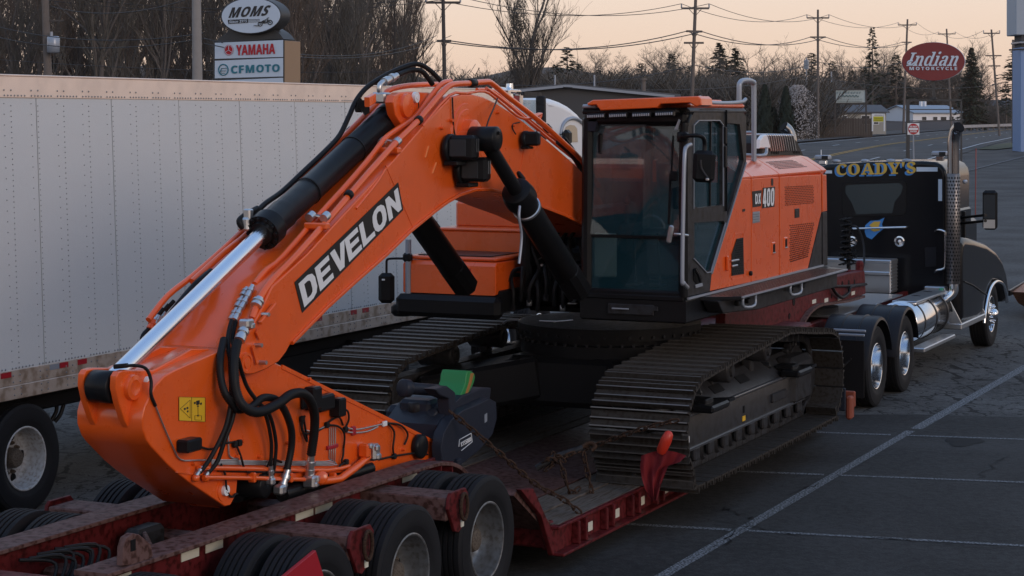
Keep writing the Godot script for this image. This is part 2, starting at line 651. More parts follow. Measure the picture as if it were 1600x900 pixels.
	M.poledark = sm(0.07, 0.062, 0.058, 0.9)
	M.wire = sm(0.03, 0.03, 0.032, 0.6)
	M.signblack = sm(0.035, 0.036, 0.038, 0.5)
	M.signtan = sm(0.3, 0.19, 0.11, 0.5)
	M.signface = sm(0.52, 0.6, 0.7, 0.4)
	M.lettblack = sm(0.015, 0.015, 0.017, 0.5)
	M.lettred = sm(0.42, 0.01, 0.02, 0.5)
	M.teal = sm(0.015, 0.16, 0.22, 0.5)
	M.maroon = sm(0.17, 0.012, 0.016, 0.45)
	M.siding = sm(0.78, 0.78, 0.8, 0.7)
	M.shingle = sm(0.1, 0.105, 0.115, 0.9)
	M.shed = sm(0.06, 0.06, 0.062, 0.85)
	M.bluewall = sm(0.2, 0.3, 0.5, 0.6)
	M.greywall = sm(0.36, 0.41, 0.47, 0.6)
	M.pane = sm(0.03, 0.035, 0.04, 0.12)
	M.fence = sm(0.075, 0.06, 0.052, 0.9)
	M.paint = worn(sm(0.22, 0.235, 0.25, 0.8), ntex(noise(0.05, FastNoiseLite.TYPE_SIMPLEX_SMOOTH, 5, 21), [grey(0.3), grey(0.62), grey(1.0)], [0.3, 0.48, 0.68]), 1.2, true)
	M.roadpaint = sm(0.5, 0.5, 0.5, 0.75)
	M.paintyellow = sm(0.45, 0.26, 0.05, 0.75)
	for k in ["black", "pit", "hose", "rubber", "frame", "track", "fender", "navy", "red", "redtop", "wood", "decal", "rusty", "cabin", "seat"]:
		M[k].metallic_specular = 0.27
	M.asphalt = asphalt(0.1, 4, 1.0)
	M.tar = asphalt(0.041, 9, 0.0)
	M.road = asphalt(0.085, 14, 0.0)
	M.grass = worn(sm(0.06, 0.065, 0.03, 0.95), mott, 0.4, true)

# asphalt: stones and dust as grain; on old ground a net of cracks
func asphalt(base: float, sd: int, cracks: float) -> StandardMaterial3D:
	var n := 1024
	var im := Image.create(n, n, false, Image.FORMAT_RGB8)
	var big := noise(3.0 / n, FastNoiseLite.TYPE_SIMPLEX_SMOOTH, 5, sd)
	var cell := noise(16.0 / n, FastNoiseLite.TYPE_CELLULAR, 1, sd + 1, FastNoiseLite.RETURN_DISTANCE2_SUB)
	var mid := noise(70.0 / n, FastNoiseLite.TYPE_SIMPLEX_SMOOTH, 3, sd + 5).get_seamless_image(n, n)
	var warp := noise(24.0 / n, FastNoiseLite.TYPE_SIMPLEX_SMOOTH, 3, sd + 2)
	var pick := noise(5.0 / n, FastNoiseLite.TYPE_SIMPLEX_SMOOTH, 2, sd + 3)
	var bi := big.get_seamless_image(n, n)
	var ci := cell.get_seamless_image(n, n, false, false, 0.1, false)
	var wi := warp.get_seamless_image(n, n)
	var pk := pick.get_seamless_image(n, n)
	var r := RandomNumberGenerator.new()
	r.seed = sd
	for y in n:
		for x in n:
			var w := int((wi.get_pixel(x, y).r - 0.5) * 44.0)
			var g := 0.84 + 0.4 * (bi.get_pixel(x, y).r - 0.5) + 0.34 * (mid.get_pixel(x, y).r - 0.5)
			g += (r.randf() - 0.5) * 0.34
			if r.randf() < 0.035:
				g += 0.4 * r.randf()
			if cracks > 0.0:
				var e := ci.get_pixel((x + w + n) % n, (y + w * 2 + n) % n).r
				var wd := 0.024 + 0.07 * maxf(pk.get_pixel(x, y).r - 0.45, 0.0)
				if e < wd:
					g *= 0.32
			im.set_pixel(x, y, Color(g * 1.01, g, g * 0.985))
	var m := sm(base, base, base, 0.82)
	m.albedo_texture = ImageTexture.create_from_image(im)
	m.uv1_triplanar = true
	m.uv1_world_triplanar = true
	m.uv1_scale = Vector3.ONE * 0.11
	m.heightmap_enabled = true
	m.heightmap_texture = m.albedo_texture
	m.heightmap_scale = 0.6
	m.metallic_specular = 0.35
	return m

func _ready() -> void:
	rng.seed = 12
	var tilt := deg_to_rad(YAW)
	fwd = Vector3(-sin(tilt), 0, -cos(tilt))
	rgt = Vector3(cos(tilt), 0, -sin(tilt))
	# camera
	var cam := Camera3D.new()
	cam.name = "camera"
	add_child(cam)
	cam.position = Vector3(0, EYE, 0)
	cam.rotation.y = tilt
	cam.keep_aspect = Camera3D.KEEP_HEIGHT
	cam.set_frustum(2.0 * 450.0 / F, Vector2(0, -(450.0 - HORIZON) / F), 1.0, 4000.0)
	cam.current = true
	# sky and air of early dusk
	var we := WorldEnvironment.new()
	we.name = "world"
	add_child(we)
	var e := Environment.new()
	we.environment = e
	e.background_mode = Environment.BG_SKY
	e.tonemap_mode = Environment.TONE_MAPPER_LINEAR
	e.tonemap_exposure = 1.08
	e.background_energy_multiplier = 1.0
	e.sdfgi_enabled = true
	e.ssao_enabled = true
	e.ssil_enabled = true
	e.fog_enabled = true
	e.fog_density = 0.00012
	e.fog_light_color = Color(0.80, 0.70, 0.64)
	e.sky = dusk_sky()
	# what is left of the sun's glow, low on the right
	var sun := DirectionalLight3D.new()
	sun.name = "sun_glow"
	add_child(sun)
	sun.light_energy = 0.24
	sun.light_angular_distance = 24.0
	sun.light_color = Color(1.0, 0.9, 0.82)
	sun.shadow_enabled = true
	sun.look_at_from_position(Vector3(30, 11, 6), Vector3(0, 0, -8))
	materials()
	ground()
	markings()
	far_buildings()
	trees()
	poles()
	signs()
	box_trailer()
	lorry()
	low_trailer()
	excavator()
	chains()


func dusk_sky() -> Sky:
	var w := 256
	var hgt := 512
	var im := Image.create(w, hgt, false, Image.FORMAT_RGBAF)
	var g := Gradient.new()
	g.offsets = PackedFloat32Array([0.0, 0.02, 0.045, 0.1, 0.22, 0.45, 1.0])
	g.colors = PackedColorArray([Color(0.895, 0.75, 0.67), Color(0.92, 0.815, 0.73), Color(0.925, 0.85, 0.79), Color(0.86, 0.835, 0.83), Color(0.74, 0.795, 0.875), Color(0.60, 0.715, 0.865), Color(0.48, 0.61, 0.815)])
	for y in hgt:
		var el := 90.0 - 180.0 * (y + 0.5) / hgt
		var c := g.sample(clampf(el / 90.0, 0.0, 1.0)).srgb_to_linear()
		if el < 0.0:
			c = Color(0.06, 0.06, 0.065)
		for x in w:
			im.set_pixel(x, y, c)
	var p := PanoramaSkyMaterial.new()
	p.panorama = ImageTexture.create_from_image(im)
	var s := Sky.new()
	s.sky_material = p
	return s


# ---------- the ground ----------
func at_plan(u: float, d: float, up := 0.0) -> Vector3:
	var p := fwd * d + rgt * u
	p.y = terr(p) + up
	return p

func strip(b: Mb, pts: Array, up: float, step := 2.0) -> void:   # pts: Vector3(u, d, half width)
	var n := pts.size()
	var fine := []
	for i in n - 1:
		var l := Vector2(pts[i + 1].x - pts[i].x, pts[i + 1].y - pts[i].y).length()
		var k := maxi(1, int(l / step))
		for j in k:
			fine.append(pts[i].lerp(pts[i + 1], float(j) / k))
	fine.append(pts[n - 1])
	var rows := []
	for i in fine.size():
		var a: Vector3 = fine[maxi(i - 1, 0)]
		var c: Vector3 = fine[mini(i + 1, fine.size() - 1)]
		var s: Vector2 = Vector2(c.x - a.x, c.y - a.y).normalized().orthogonal() * fine[i].z
		var row := []
		var across := maxi(1, int(fine[i].z))
		for j in across + 1:
			var t := -1.0 + 2.0 * j / across
			row.append(at_plan(fine[i].x + s.x * t, fine[i].y + s.y * t, up))
		rows.append(row)
	b.sheet(rows, Vector3.UP)

func ground() -> void:
	var b := mb()
	var ds := [-300.0, -60.0, 0.0, 30.0, 50.0]
	for i in 34:
		ds.append(53.0 + i * 3.0)
	ds.append_array([160.0, 200.0, 300.0, 600.0, 1200.0, 2600.0])
	var us := [-1500.0, -400.0, -150.0, -60.0, -20.0, 0.0, 20.0, 60.0, 150.0, 400.0, 1500.0]
	var rows := []
	for d in ds:
		var row := []
		for u in us:
			row.append(at_plan(u, d))
		rows.append(row)
	b.sheet(rows, Vector3.UP)
	solo("ground", b, M.road, Vector3(), "", "", "", "structure")
	# the old cracked lot under the lorries, and the newer patch by the camera
	var old := mb()
	old.quad(Vector3(-60, 0.004, 10), Vector3(40, 0.004, 10), Vector3(40, 0.004, -36.2), Vector3(-60, 0.004, -32.0), Vector3.UP)
	solo("parking_lot", old, M.asphalt, Vector3(), "", "", "", "structure")
	var nw := mb()
	var edge := []
	for i in 61:
		var x := -7.4 + i * 0.8
		edge.append(Vector3(x, 0.008, -24.2 - 0.385 * (x + 6.7) + 0.06 * sin(i * 2.3) + 0.04 * sin(i * 5.1)))
	for i in 60:
		nw.quad(edge[i], edge[i + 1], Vector3(edge[i + 1].x, 0.008, 12), Vector3(edge[i].x, 0.008, 12), Vector3.UP)
	solo("asphalt_patch", nw, M.tar, Vector3(), "", "", "", "structure")
	# the road beyond the lot
	var r := mb()
	strip(r, road_line(0.0, 7.2, -1.0), 0.03)
	solo("road", r, M.road, Vector3(), "", "", "", "structure")
	var v := mb()
	strip(v, [Vector3(31.2, 131, 0.6), Vector3(36, 142, 1.5), Vector3(46, 168, 2.2), Vector3(60, 205, 2.5), Vector3(90, 300, 4.0)], 0.06)
	strip(v, [Vector3(-40, 118, 3.0), Vector3(-4, 122, 4.0), Vector3(14, 150, 5.0), Vector3(30, 200, 6.0), Vector3(50, 270, 8.0), Vector3(90, 400, 10.0)], 0.05)
	solo("verge", v, M.grass, Vector3(), "", "", "", "structure")
	var k := mb()
	strip(k, road_line(-8.6, 0.9, -1.0), 0.11)
	solo("pavement", k, M.road, Vector3(), "", "", "", "structure")

const ROAD := [Vector2(-160, 112), Vector2(-60, 102), Vector2(-20, 97), Vector2(2, 98), Vector2(13, 106), Vector2(22.5, 130), Vector2(35, 170), Vector2(78, 313), Vector2(150, 540)]

func road_line(off: float, half: float, from := -1.0) -> Array:
	var o := []
	var pts := []
	for i in ROAD.size() - 1:
		for j in 6:
			var a: Vector2 = ROAD[maxi(i - 1, 0)]
			var e: Vector2 = ROAD[mini(i + 2, ROAD.size() - 1)]
			pts.append(ROAD[i].cubic_interpolate(ROAD[i + 1], a, e, j / 6.0))
	for i in range(1, pts.size() - 1):
		var s: Vector2 = (pts[i + 1] - pts[i - 1]).normalized()
		var nrm := Vector2(s.y, -s.x)
		var p: Vector2 = pts[i] + nrm * off
		o.append(Vector3(p.x, p.y, half))
	return o

func markings() -> void:
	# painted lines on the lot: one long line and the stalls off it
	var b := mb()
	var flat := func(b: Mb, a: Vector3, c: Vector3, w: float, y: float) -> void:
		var s: Vector3 = (c - a).normalized().cross(Vector3.UP) * w / 2.0
		var k := maxi(1, int(a.distance_to(c) / 1.0))
		for i in k:
			var p := a.lerp(c, float(i) / k)
			var q := a.lerp(c, float(i + 1) / k)
			p.y = y
			q.y = y
			b.quad(p - s, p + s, q + s, q - s, Vector3.UP)
	flat.call(b, Vector3(-5.66, 0, -8), Vector3(-5.52, 0, -23.3), 0.11, 0.012)
	flat.call(b, Vector3(-5.5, 0, -23.5), Vector3(-5.3, 0, -36), 0.14, 0.0085)
	solo("parking_line", b, M.paint, Vector3(), "", "", "", "structure")
	for s in [[-8.3, -16.6, 6, -19.0], [-8.3, -19.5, 6, -22.6], [-8.3, -22.35, 6, -25.4]]:
		b = mb()
		flat.call(b, Vector3(s[0], 0, s[1]), Vector3(-5.66, 0, s[1] + (s[3] - s[1]) * (-5.66 - s[0]) / (s[2] - s[0])), 0.09, 0.012)
		flat.call(b, Vector3(-5.53, 0, s[1] + (s[3] - s[1]) * (-5.53 - s[0]) / (s[2] - s[0])), Vector3(s[2], 0, s[3]), 0.075, 0.012)
		solo("stall_line", b, M.paint, Vector3(), "", "", "", "structure")
	b = mb()
	strip(b, [Vector3(20.5, 96, 0.07), Vector3(22.8, 101, 0.07), Vector3(29.7, 117, 0.08), Vector3(33, 125, 0.08)], 0.03)
	strip(b, [Vector3(17.5, 62, 0.06), Vector3(22, 78, 0.06)], 0.03)
	solo("lot_line", b, M.paint, Vector3(), "", "", "", "structure")
	var w := mb()
	strip(w, road_line(6.3, 0.08), 0.05)
	strip(w, road_line(-6.3, 0.08), 0.05)
	for side in [-3.2, 3.2]:
		var l := road_line(side, 0.07)
		var dense := []
		for i in l.size() - 1:
			var a: Vector3 = l[i]
			var c: Vector3 = l[i + 1]
			var k := maxi(1, int(Vector2(c.x - a.x, c.y - a.y).length() / 1.0))
			for j in k:
				dense.append(a.lerp(c, float(j) / k))
		for i in range(0, dense.size() - 4, 12):
			strip(w, [dense[i], dense[i + 3]], 0.05)
	solo("road_line", w, M.roadpaint, Vector3(), "", "", "", "structure")
	var y := mb()
	strip(y, road_line(-0.16, 0.07), 0.05)
	strip(y, road_line(0.16, 0.07), 0.05)
	solo("yellow_line", y, M.paintyellow, Vector3(), "", "", "", "structure")
	# cracks that run through the newer patch
	var ck := mb()
	for c in [[1090, 812, 1250, 838], [1130, 795, 1180, 815], [1175, 818, 1120, 858], [1530, 748, 1570, 715], [1282, 757, 1230, 775], [1350, 842, 1560, 858]]:
		var a := H(c[0], c[1])
		var e := H(c[2], c[3])
		var last := a
		for i in range(1, 15):
			var p := a.lerp(e, i / 14.0) + Vector3(rng.randf_range(-0.05, 0.05), 0, rng.randf_range(-0.07, 0.07))
			var s := (p - last).normalized().cross(Vector3.UP) * rng.randf_range(0.002, 0.009)
			var hh := Vector3(0, 0.016, 0)
			ck.quad(last - s + hh, last + s + hh, p + s + hh, p - s + hh, Vector3.UP)
			last = p
	solo("crack", ck, M.pit, Vector3(), "", "", "", "structure")
	var st := mb()
	for c in [[1505, 692, 0.2]]:
		var o := H(c[0], c[1])
		var last := Vector3()
		for i in 15:
			var a := TAU * i / 14.0
			var p: Vector3 = o + Vector3(cos(a), 0, sin(a) * 1.5) * c[2] * (1.0 + 0.25 * sin(a * 3.0 + c[0]))
			p.y = 0.0125
			if i:
				st.tri(Vector3(o.x, 0.0125, o.z), last, p, Vector3.UP, Vector3.UP, Vector3.UP)
			last = p
	solo("oil_stain", st, M.pit, Vector3(), "", "", "", "structure")


# ---------- the excavator ----------
const C := -7.7          # middle of the lorry, low trailer and excavator
const BN := -7.36        # near side of the boom
const BF := -8.04
const AN := -7.44        # near side of the arm
const AF := -7.96
const SIDE := -6.2       # near side of the upper works
const FRONT := -17.36    # front of the cab

func excavator() -> void:
	var ex := thing("excavator", "large orange crawler excavator with folded boom chained on the red trailer", "excavator", Vector3(C, 0.38, -19))
	undercarriage(ex)
	boom(ex)
	arm(ex)
	upper(ex)
	cab(ex)
	coupler(ex)


func shoe_mesh(w: float) -> ArrayMesh:
	# section along the belt (z) and outwards (y): a plate with three grousers and a lapped edge
	var pr := [[-0.094, 0.0], [-0.094, 0.018], [-0.087, 0.064], [-0.075, 0.064], [-0.066, 0.02], [-0.008, 0.02], [0.0, 0.052], [0.012, 0.052], [0.02, 0.02], [0.066, 0.02], [0.075, 0.06], [0.087, 0.06], [0.094, 0.016], [0.094, 0.0]]
	var pts := []
	for p in pr:
		pts.append(Vector3(-w / 2.0, p[1], p[0]))
	return mb().slab(pts, Vector3(w, 0, 0), 0.0, 0.99).mesh()

func undercarriage(ex: Node3D) -> void:
	var w := 0.94
	var shoe := shoe_mesh(w)
	var link := mb().bx(Vector3(-0.11, -0.05, 0), Vector3(0.04, 0.1, 0.2), 0.01).bx(Vector3(0.11, -0.05, 0), Vector3(0.04, 0.1, 0.2), 0.01).mesh()
	# belt outline (z, y) of the plates' inner face, seen from the near side
	var ln := [Vector3(0, 0.405, -17.15), Vector3(0, 0.405, -21.25), Vector3(0, 0.44, -21.5), Vector3(0, 0.6, -21.73), Vector3(0, 0.84, -21.8), Vector3(0, 1.1, -21.74), Vector3(0, 1.26, -21.6), Vector3(0, 1.32, -21.4), Vector3(0, 1.4, -20.6), Vector3(0, 1.475, -19.85), Vector3(0, 1.455, -19.3), Vector3(0, 1.4, -18.3), Vector3(0, 1.335, -17.25), Vector3(0, 1.29, -16.95), Vector3(0, 1.14, -16.74), Vector3(0, 0.87, -16.655), Vector3(0, 0.62, -16.75), Vector3(0, 0.46, -16.93)]
	var loop := cm(ln, 8, true)
	loop.append(loop[0])
	for x in [-6.395, -9.4]:
		var near: bool = x > -7.7
		var tr := mb()
		# frame: a box beam with a sloped upper face
		var sec := []
		for p in [[0.2, 0.62], [0.2, 0.93], [0.185, 0.965], [-0.02, 1.14], [-0.2, 1.14], [-0.2, 0.62]]:
			sec.append(Vector3(x + (p[0] if near else -p[0]), p[1], -17.25))
		tr.slab(sec, Vector3(0, 0, -4.0), 0.015)
		var f := part("track_frame", tr, M.frame, ex)
		var lip := mb()
		var fx: float = x + (0.21 if near else -0.21)
		lip.bx(Vector3(fx, 0.635, -19.2), Vector3(0.03, 0.03, 3.9), 0.006)
		part("lower_lip", lip, M.frameshine, f)
		var ex0: float = x + (0.192 if near else -0.192)
		part("upper_edge_highlight", mb().tube([Vector3(ex0, 0.945, -17.27), Vector3(ex0, 0.945, -21.24)], 0.02, 10), M.frameshine, f)  # tube added along the rounded edge as its highlight line
		part("front_edge_highlight", mb().tube([Vector3(ex0, 0.64, -17.262), Vector3(ex0, 0.945, -17.262)], 0.014, 8), M.frameshine, f)
		for z in [-17.75, -20.55]:
			var st := mb()
			st.bx(Vector3(x + (0.3 if near else -0.3), 1.0, z), Vector3(0.22, 0.07, 0.5), 0.02)
			st.bx(Vector3(x + (0.2 if near else -0.2), 1.05, z + 0.02), Vector3(0.2, 0.05, 0.22), 0.01)
			st.slab([Vector3(x + (0.4 if near else -0.4), 1.04, z - 0.25), Vector3(x + (0.4 if near else -0.4), 1.04, z - 0.42), Vector3(x + (0.2 if near else -0.2), 1.12, z - 0.25)], Vector3(0, -0.03, 0))
			part("step", st, M.black, f)
		if near:
			for z in [-17.35, -18.55, -19.35]:
				part("access_hole", mb().bx(Vector3(x + 0.085, 1.055, z), Vector3(0.1, 0.012, 0.3), 0.003, Basis(Vector3(0, 0, 1), -0.706)), M.pit, f)
			part("access_hole", mb().bx(Vector3(fx - 0.008, 0.79, -19.05), Vector3(0.012, 0.07, 0.05), 0.003), M.pit, f)
			var yd := mb().bx(Vector3(fx - 0.008, 0.7, -19.05), Vector3(0.006, 0.05, 0.09))
			part("sticker", yd, M.yellow, f)
			var box := mb().bx(Vector3(fx, 0.78, -20.2), Vector3(0.04, 0.09, 0.5), 0.01)
			part("guard", box, M.frame, f)
			var ws := mb().bx(Vector3(fx - 0.008, 0.73, -17.42), Vector3(0.006, 0.06, 0.015))
			part("sticker", ws, M.white, f)
		# final drive and idler
		var dr := mb()
		dr.cyl(Vector3(x - 0.2, 0.84, -21.36), Vector3(x + 0.2, 0.84, -21.36), 0.27, 24, 0.03)
		for i in 21:
			var a := TAU * i / 21.0
			dr.bx(Vector3(x, 0.84 + sin(a) * 0.36, -21.36 + cos(a) * 0.36), Vector3(0.08, 0.1, 0.05), 0.01, Basis(Vector3(1, 0, 0), PI / 2 - a))
		dr.cyl(Vector3(x - 0.05, 0.84, -21.36), Vector3(x + 0.05, 0.84, -21.36), 0.34, 28)
		dr.bx(Vector3(x + (0.12 if near else -0.12), 0.86, -21.0), Vector3(0.26, 0.52, 0.7), 0.06)
		part("sprocket", dr, M.frame, ex)
		var id := mb()
		id.lathe(Vector3(x - 0.09, 0.87, -17.1), Vector3(1, 0, 0), [Vector2(0, 0), Vector2(0, 0.34), Vector2(0.03, 0.37), Vector2(0.07, 0.4), Vector2(0.11, 0.4), Vector2(0.15, 0.37), Vector2(0.18, 0.34), Vector2(0.18, 0)], 28)
		part("idler", id, M.frame, ex)
		for i in 9:
			var z := -17.6 - i * 0.42
			var ro := mb()
			ro.lathe(Vector3(x - 0.16, 0.56, z), Vector3(1, 0, 0), [Vector2(0, 0), Vector2(0, 0.1), Vector2(0.05, 0.13), Vector2(0.08, 0.1), Vector2(0.24, 0.1), Vector2(0.27, 0.13), Vector2(0.32, 0.1), Vector2(0.32, 0)], 14)
			ro.bx(Vector3(x + (0.2 if near else -0.2), 0.57, z), Vector3(0.05, 0.13, 0.15), 0.015)
			part("roller", ro, M.frame, ex)
		for z in [-18.6, -19.8]:
			var ro := mb()
			ro.lathe(Vector3(x - 0.2, 1.3 - 0.06 * (z + 19.8), z), Vector3(1, 0, 0), [Vector2(0, 0), Vector2(0, 0.09), Vector2(0.03, 0.12), Vector2(0.4, 0.12), Vector2(0.42, 0.1), Vector2(0.42, 0.06), Vector2(0.44, 0.05), Vector2(0.44, 0)], 18)
			ro.bx(Vector3(x, 1.15 - 0.06 * (z + 19.8), z), Vector3(0.1, 0.3, 0.12), 0.01)
			part("roller", ro, M.frame, ex)
		# the belt: every shoe a piece
		var belt := part("track_chain", mb(), M.track, ex)
		var pts := resample(loop, 0.2085)
		var ch := mb()
		var ed := mb()
		for i in pts.size() - 1:
			var a: Vector3 = pts[i]
			var c: Vector3 = pts[i + 1]
			var dir := (c - a).normalized()
			var up := dir.cross(Vector3(1, 0, 0)).normalized()
			if up.dot((a + c) / 2.0 - Vector3(0, 0.85, -19.2)) < 0.0:
				up = -up
			var bs := Basis(Vector3(1, 0, 0) if up.cross(dir).x > 0 else Vector3(-1, 0, 0), up, dir)
			if bs.determinant() < 0.0:
				bs.x = -bs.x
			var jit := Basis(Vector3(1, 0, 0), rng.randf_range(-0.025, 0.025))
			put("track_shoe", shoe, M.track, belt, Transform3D(bs * jit, Vector3(x, (a.y + c.y) / 2.0, (a.z + c.z) / 2.0)))
			for s in [[-0.081, 0.063], [0.006, 0.051], [0.081, 0.059]]:
				ed.bx(Vector3(x, (a.y + c.y) / 2.0, (a.z + c.z) / 2.0) + bs * jit * Vector3(0, s[1], s[0]), Vector3(w * 0.985, 0.005, 0.011), 0.0, bs * jit)
			for s in [-0.11, 0.11]:
				ch.bx(Vector3(x + s, (a.y + c.y) / 2.0, (a.z + c.z) / 2.0) - up * 0.05, Vector3(0.04, 0.1, 0.195), 0.008, bs)
		var ln2 := part("chain_link", ch, M.frame, belt)
		ln2.set_meta("kind", "stuff")
		part("worn_edge", ed, M.edge, belt, "stuff")
	# car body between the tracks, and the slew ring
	var cb := mb()
	cb.bx(Vector3(C, 1.06, -19.2), Vector3(1.5, 0.5, 1.9), 0.06)
	for sx in [-1.0, 1.0]:
		for sz in [-1.0, 1.0]:
			cb.slab([Vector3(C + sx * 0.6, 0.86, -19.2 + sz * 0.5), Vector3(C + sx * 0.6, 1.3, -19.2 + sz * 0.2), Vector3(C + sx * (1.18 if sx > 0 else 1.55), 1.02, -19.2 + sz * 1.1), Vector3(C + sx * (1.18 if sx > 0 else 1.55), 0.68, -19.2 + sz * 1.45)], Vector3(0, 0, sz * 0.5), 0.02)
			cb.bar(Vector3(C + sx * 0.5, 1.1, -19.2 + sz * 0.7), Vector3(C + sx * (1.2 if sx > 0 else 1.55), 0.9, -19.2 + sz * 1.3), 0.6, 0.42, Vector3.UP, 0.04)
	part("car_body", cb, M.black, ex)
	var ring := mb()
	ring.lathe(Vector3(C, 1.3, -19.2), Vector3.UP, [Vector2(0, 0), Vector2(0, 0.92), Vector2(0.12, 0.92), Vector2(0.13, 0.86), Vector2(0.17, 0.86), Vector2(0.18, 0.95), Vector2(0.3, 0.95), Vector2(0.3, 0)], 48)
	var rg := part("slew_ring", ring, M.black, ex)
	var bolts := mb()
	for i in 48:
		var a := TAU * i / 48.0
		bolts.cyl(Vector3(C + cos(a) * 0.9, 1.42, -19.2 + sin(a) * 0.9), Vector3(C + cos(a) * 0.9, 1.445, -19.2 + sin(a) * 0.9), 0.018, 6)
		bolts.cyl(Vector3(C + cos(a + 0.06) * 0.955, 1.52, -19.2 + sin(a + 0.06) * 0.955), Vector3(C + cos(a + 0.06) * 0.97, 1.52, -19.2 + sin(a + 0.06) * 0.97), 0.016, 6)
	part("bolt", bolts, M.frame, rg, "stuff")


func pipe(ex: Node, pts: Array, r: float, m: Material, called := "pipe", n := 5) -> MeshInstance3D:
	return part(called, mb().tube(cm(pts, n), r, 10), m, ex)

# a hose in a coiled guard
func coil(ex: Node, pts: Array, r: float, called := "hose") -> MeshInstance3D:
	var p := resample(cm(pts, 10), 0.0085)
	var rr := []
	for i in p.size():
		rr.append(r * (1.0 if i % 2 else 0.86))
	return part(called, mb().tube(p, r, 9, true, rr), M.hose, ex)

func fitting(ex: Node, a: Vector3, b: Vector3, r: float, m: Material = null) -> void:
	var l := a.distance_to(b)
	part("fitting", mb().lathe(a, b - a, [Vector2(0, 0), Vector2(0, r * 0.8), Vector2(l * 0.3, r * 0.8), Vector2(l * 0.3, r * 1.15), Vector2(l * 0.5, r * 1.15), Vector2(l * 0.5, r * 0.9), Vector2(l * 0.7, r * 0.9), Vector2(l * 0.7, r * 1.1), Vector2(l, r * 1.1), Vector2(l, 0)], 10), m if m else M.zinc, ex)

func p3(a: Array) -> Array:   # [x, y, t, x, y, t ...]
	var o := []
	for i in range(0, a.size(), 3):
		o.append(T(a[i], a[i + 1], a[i + 2]))
	return o

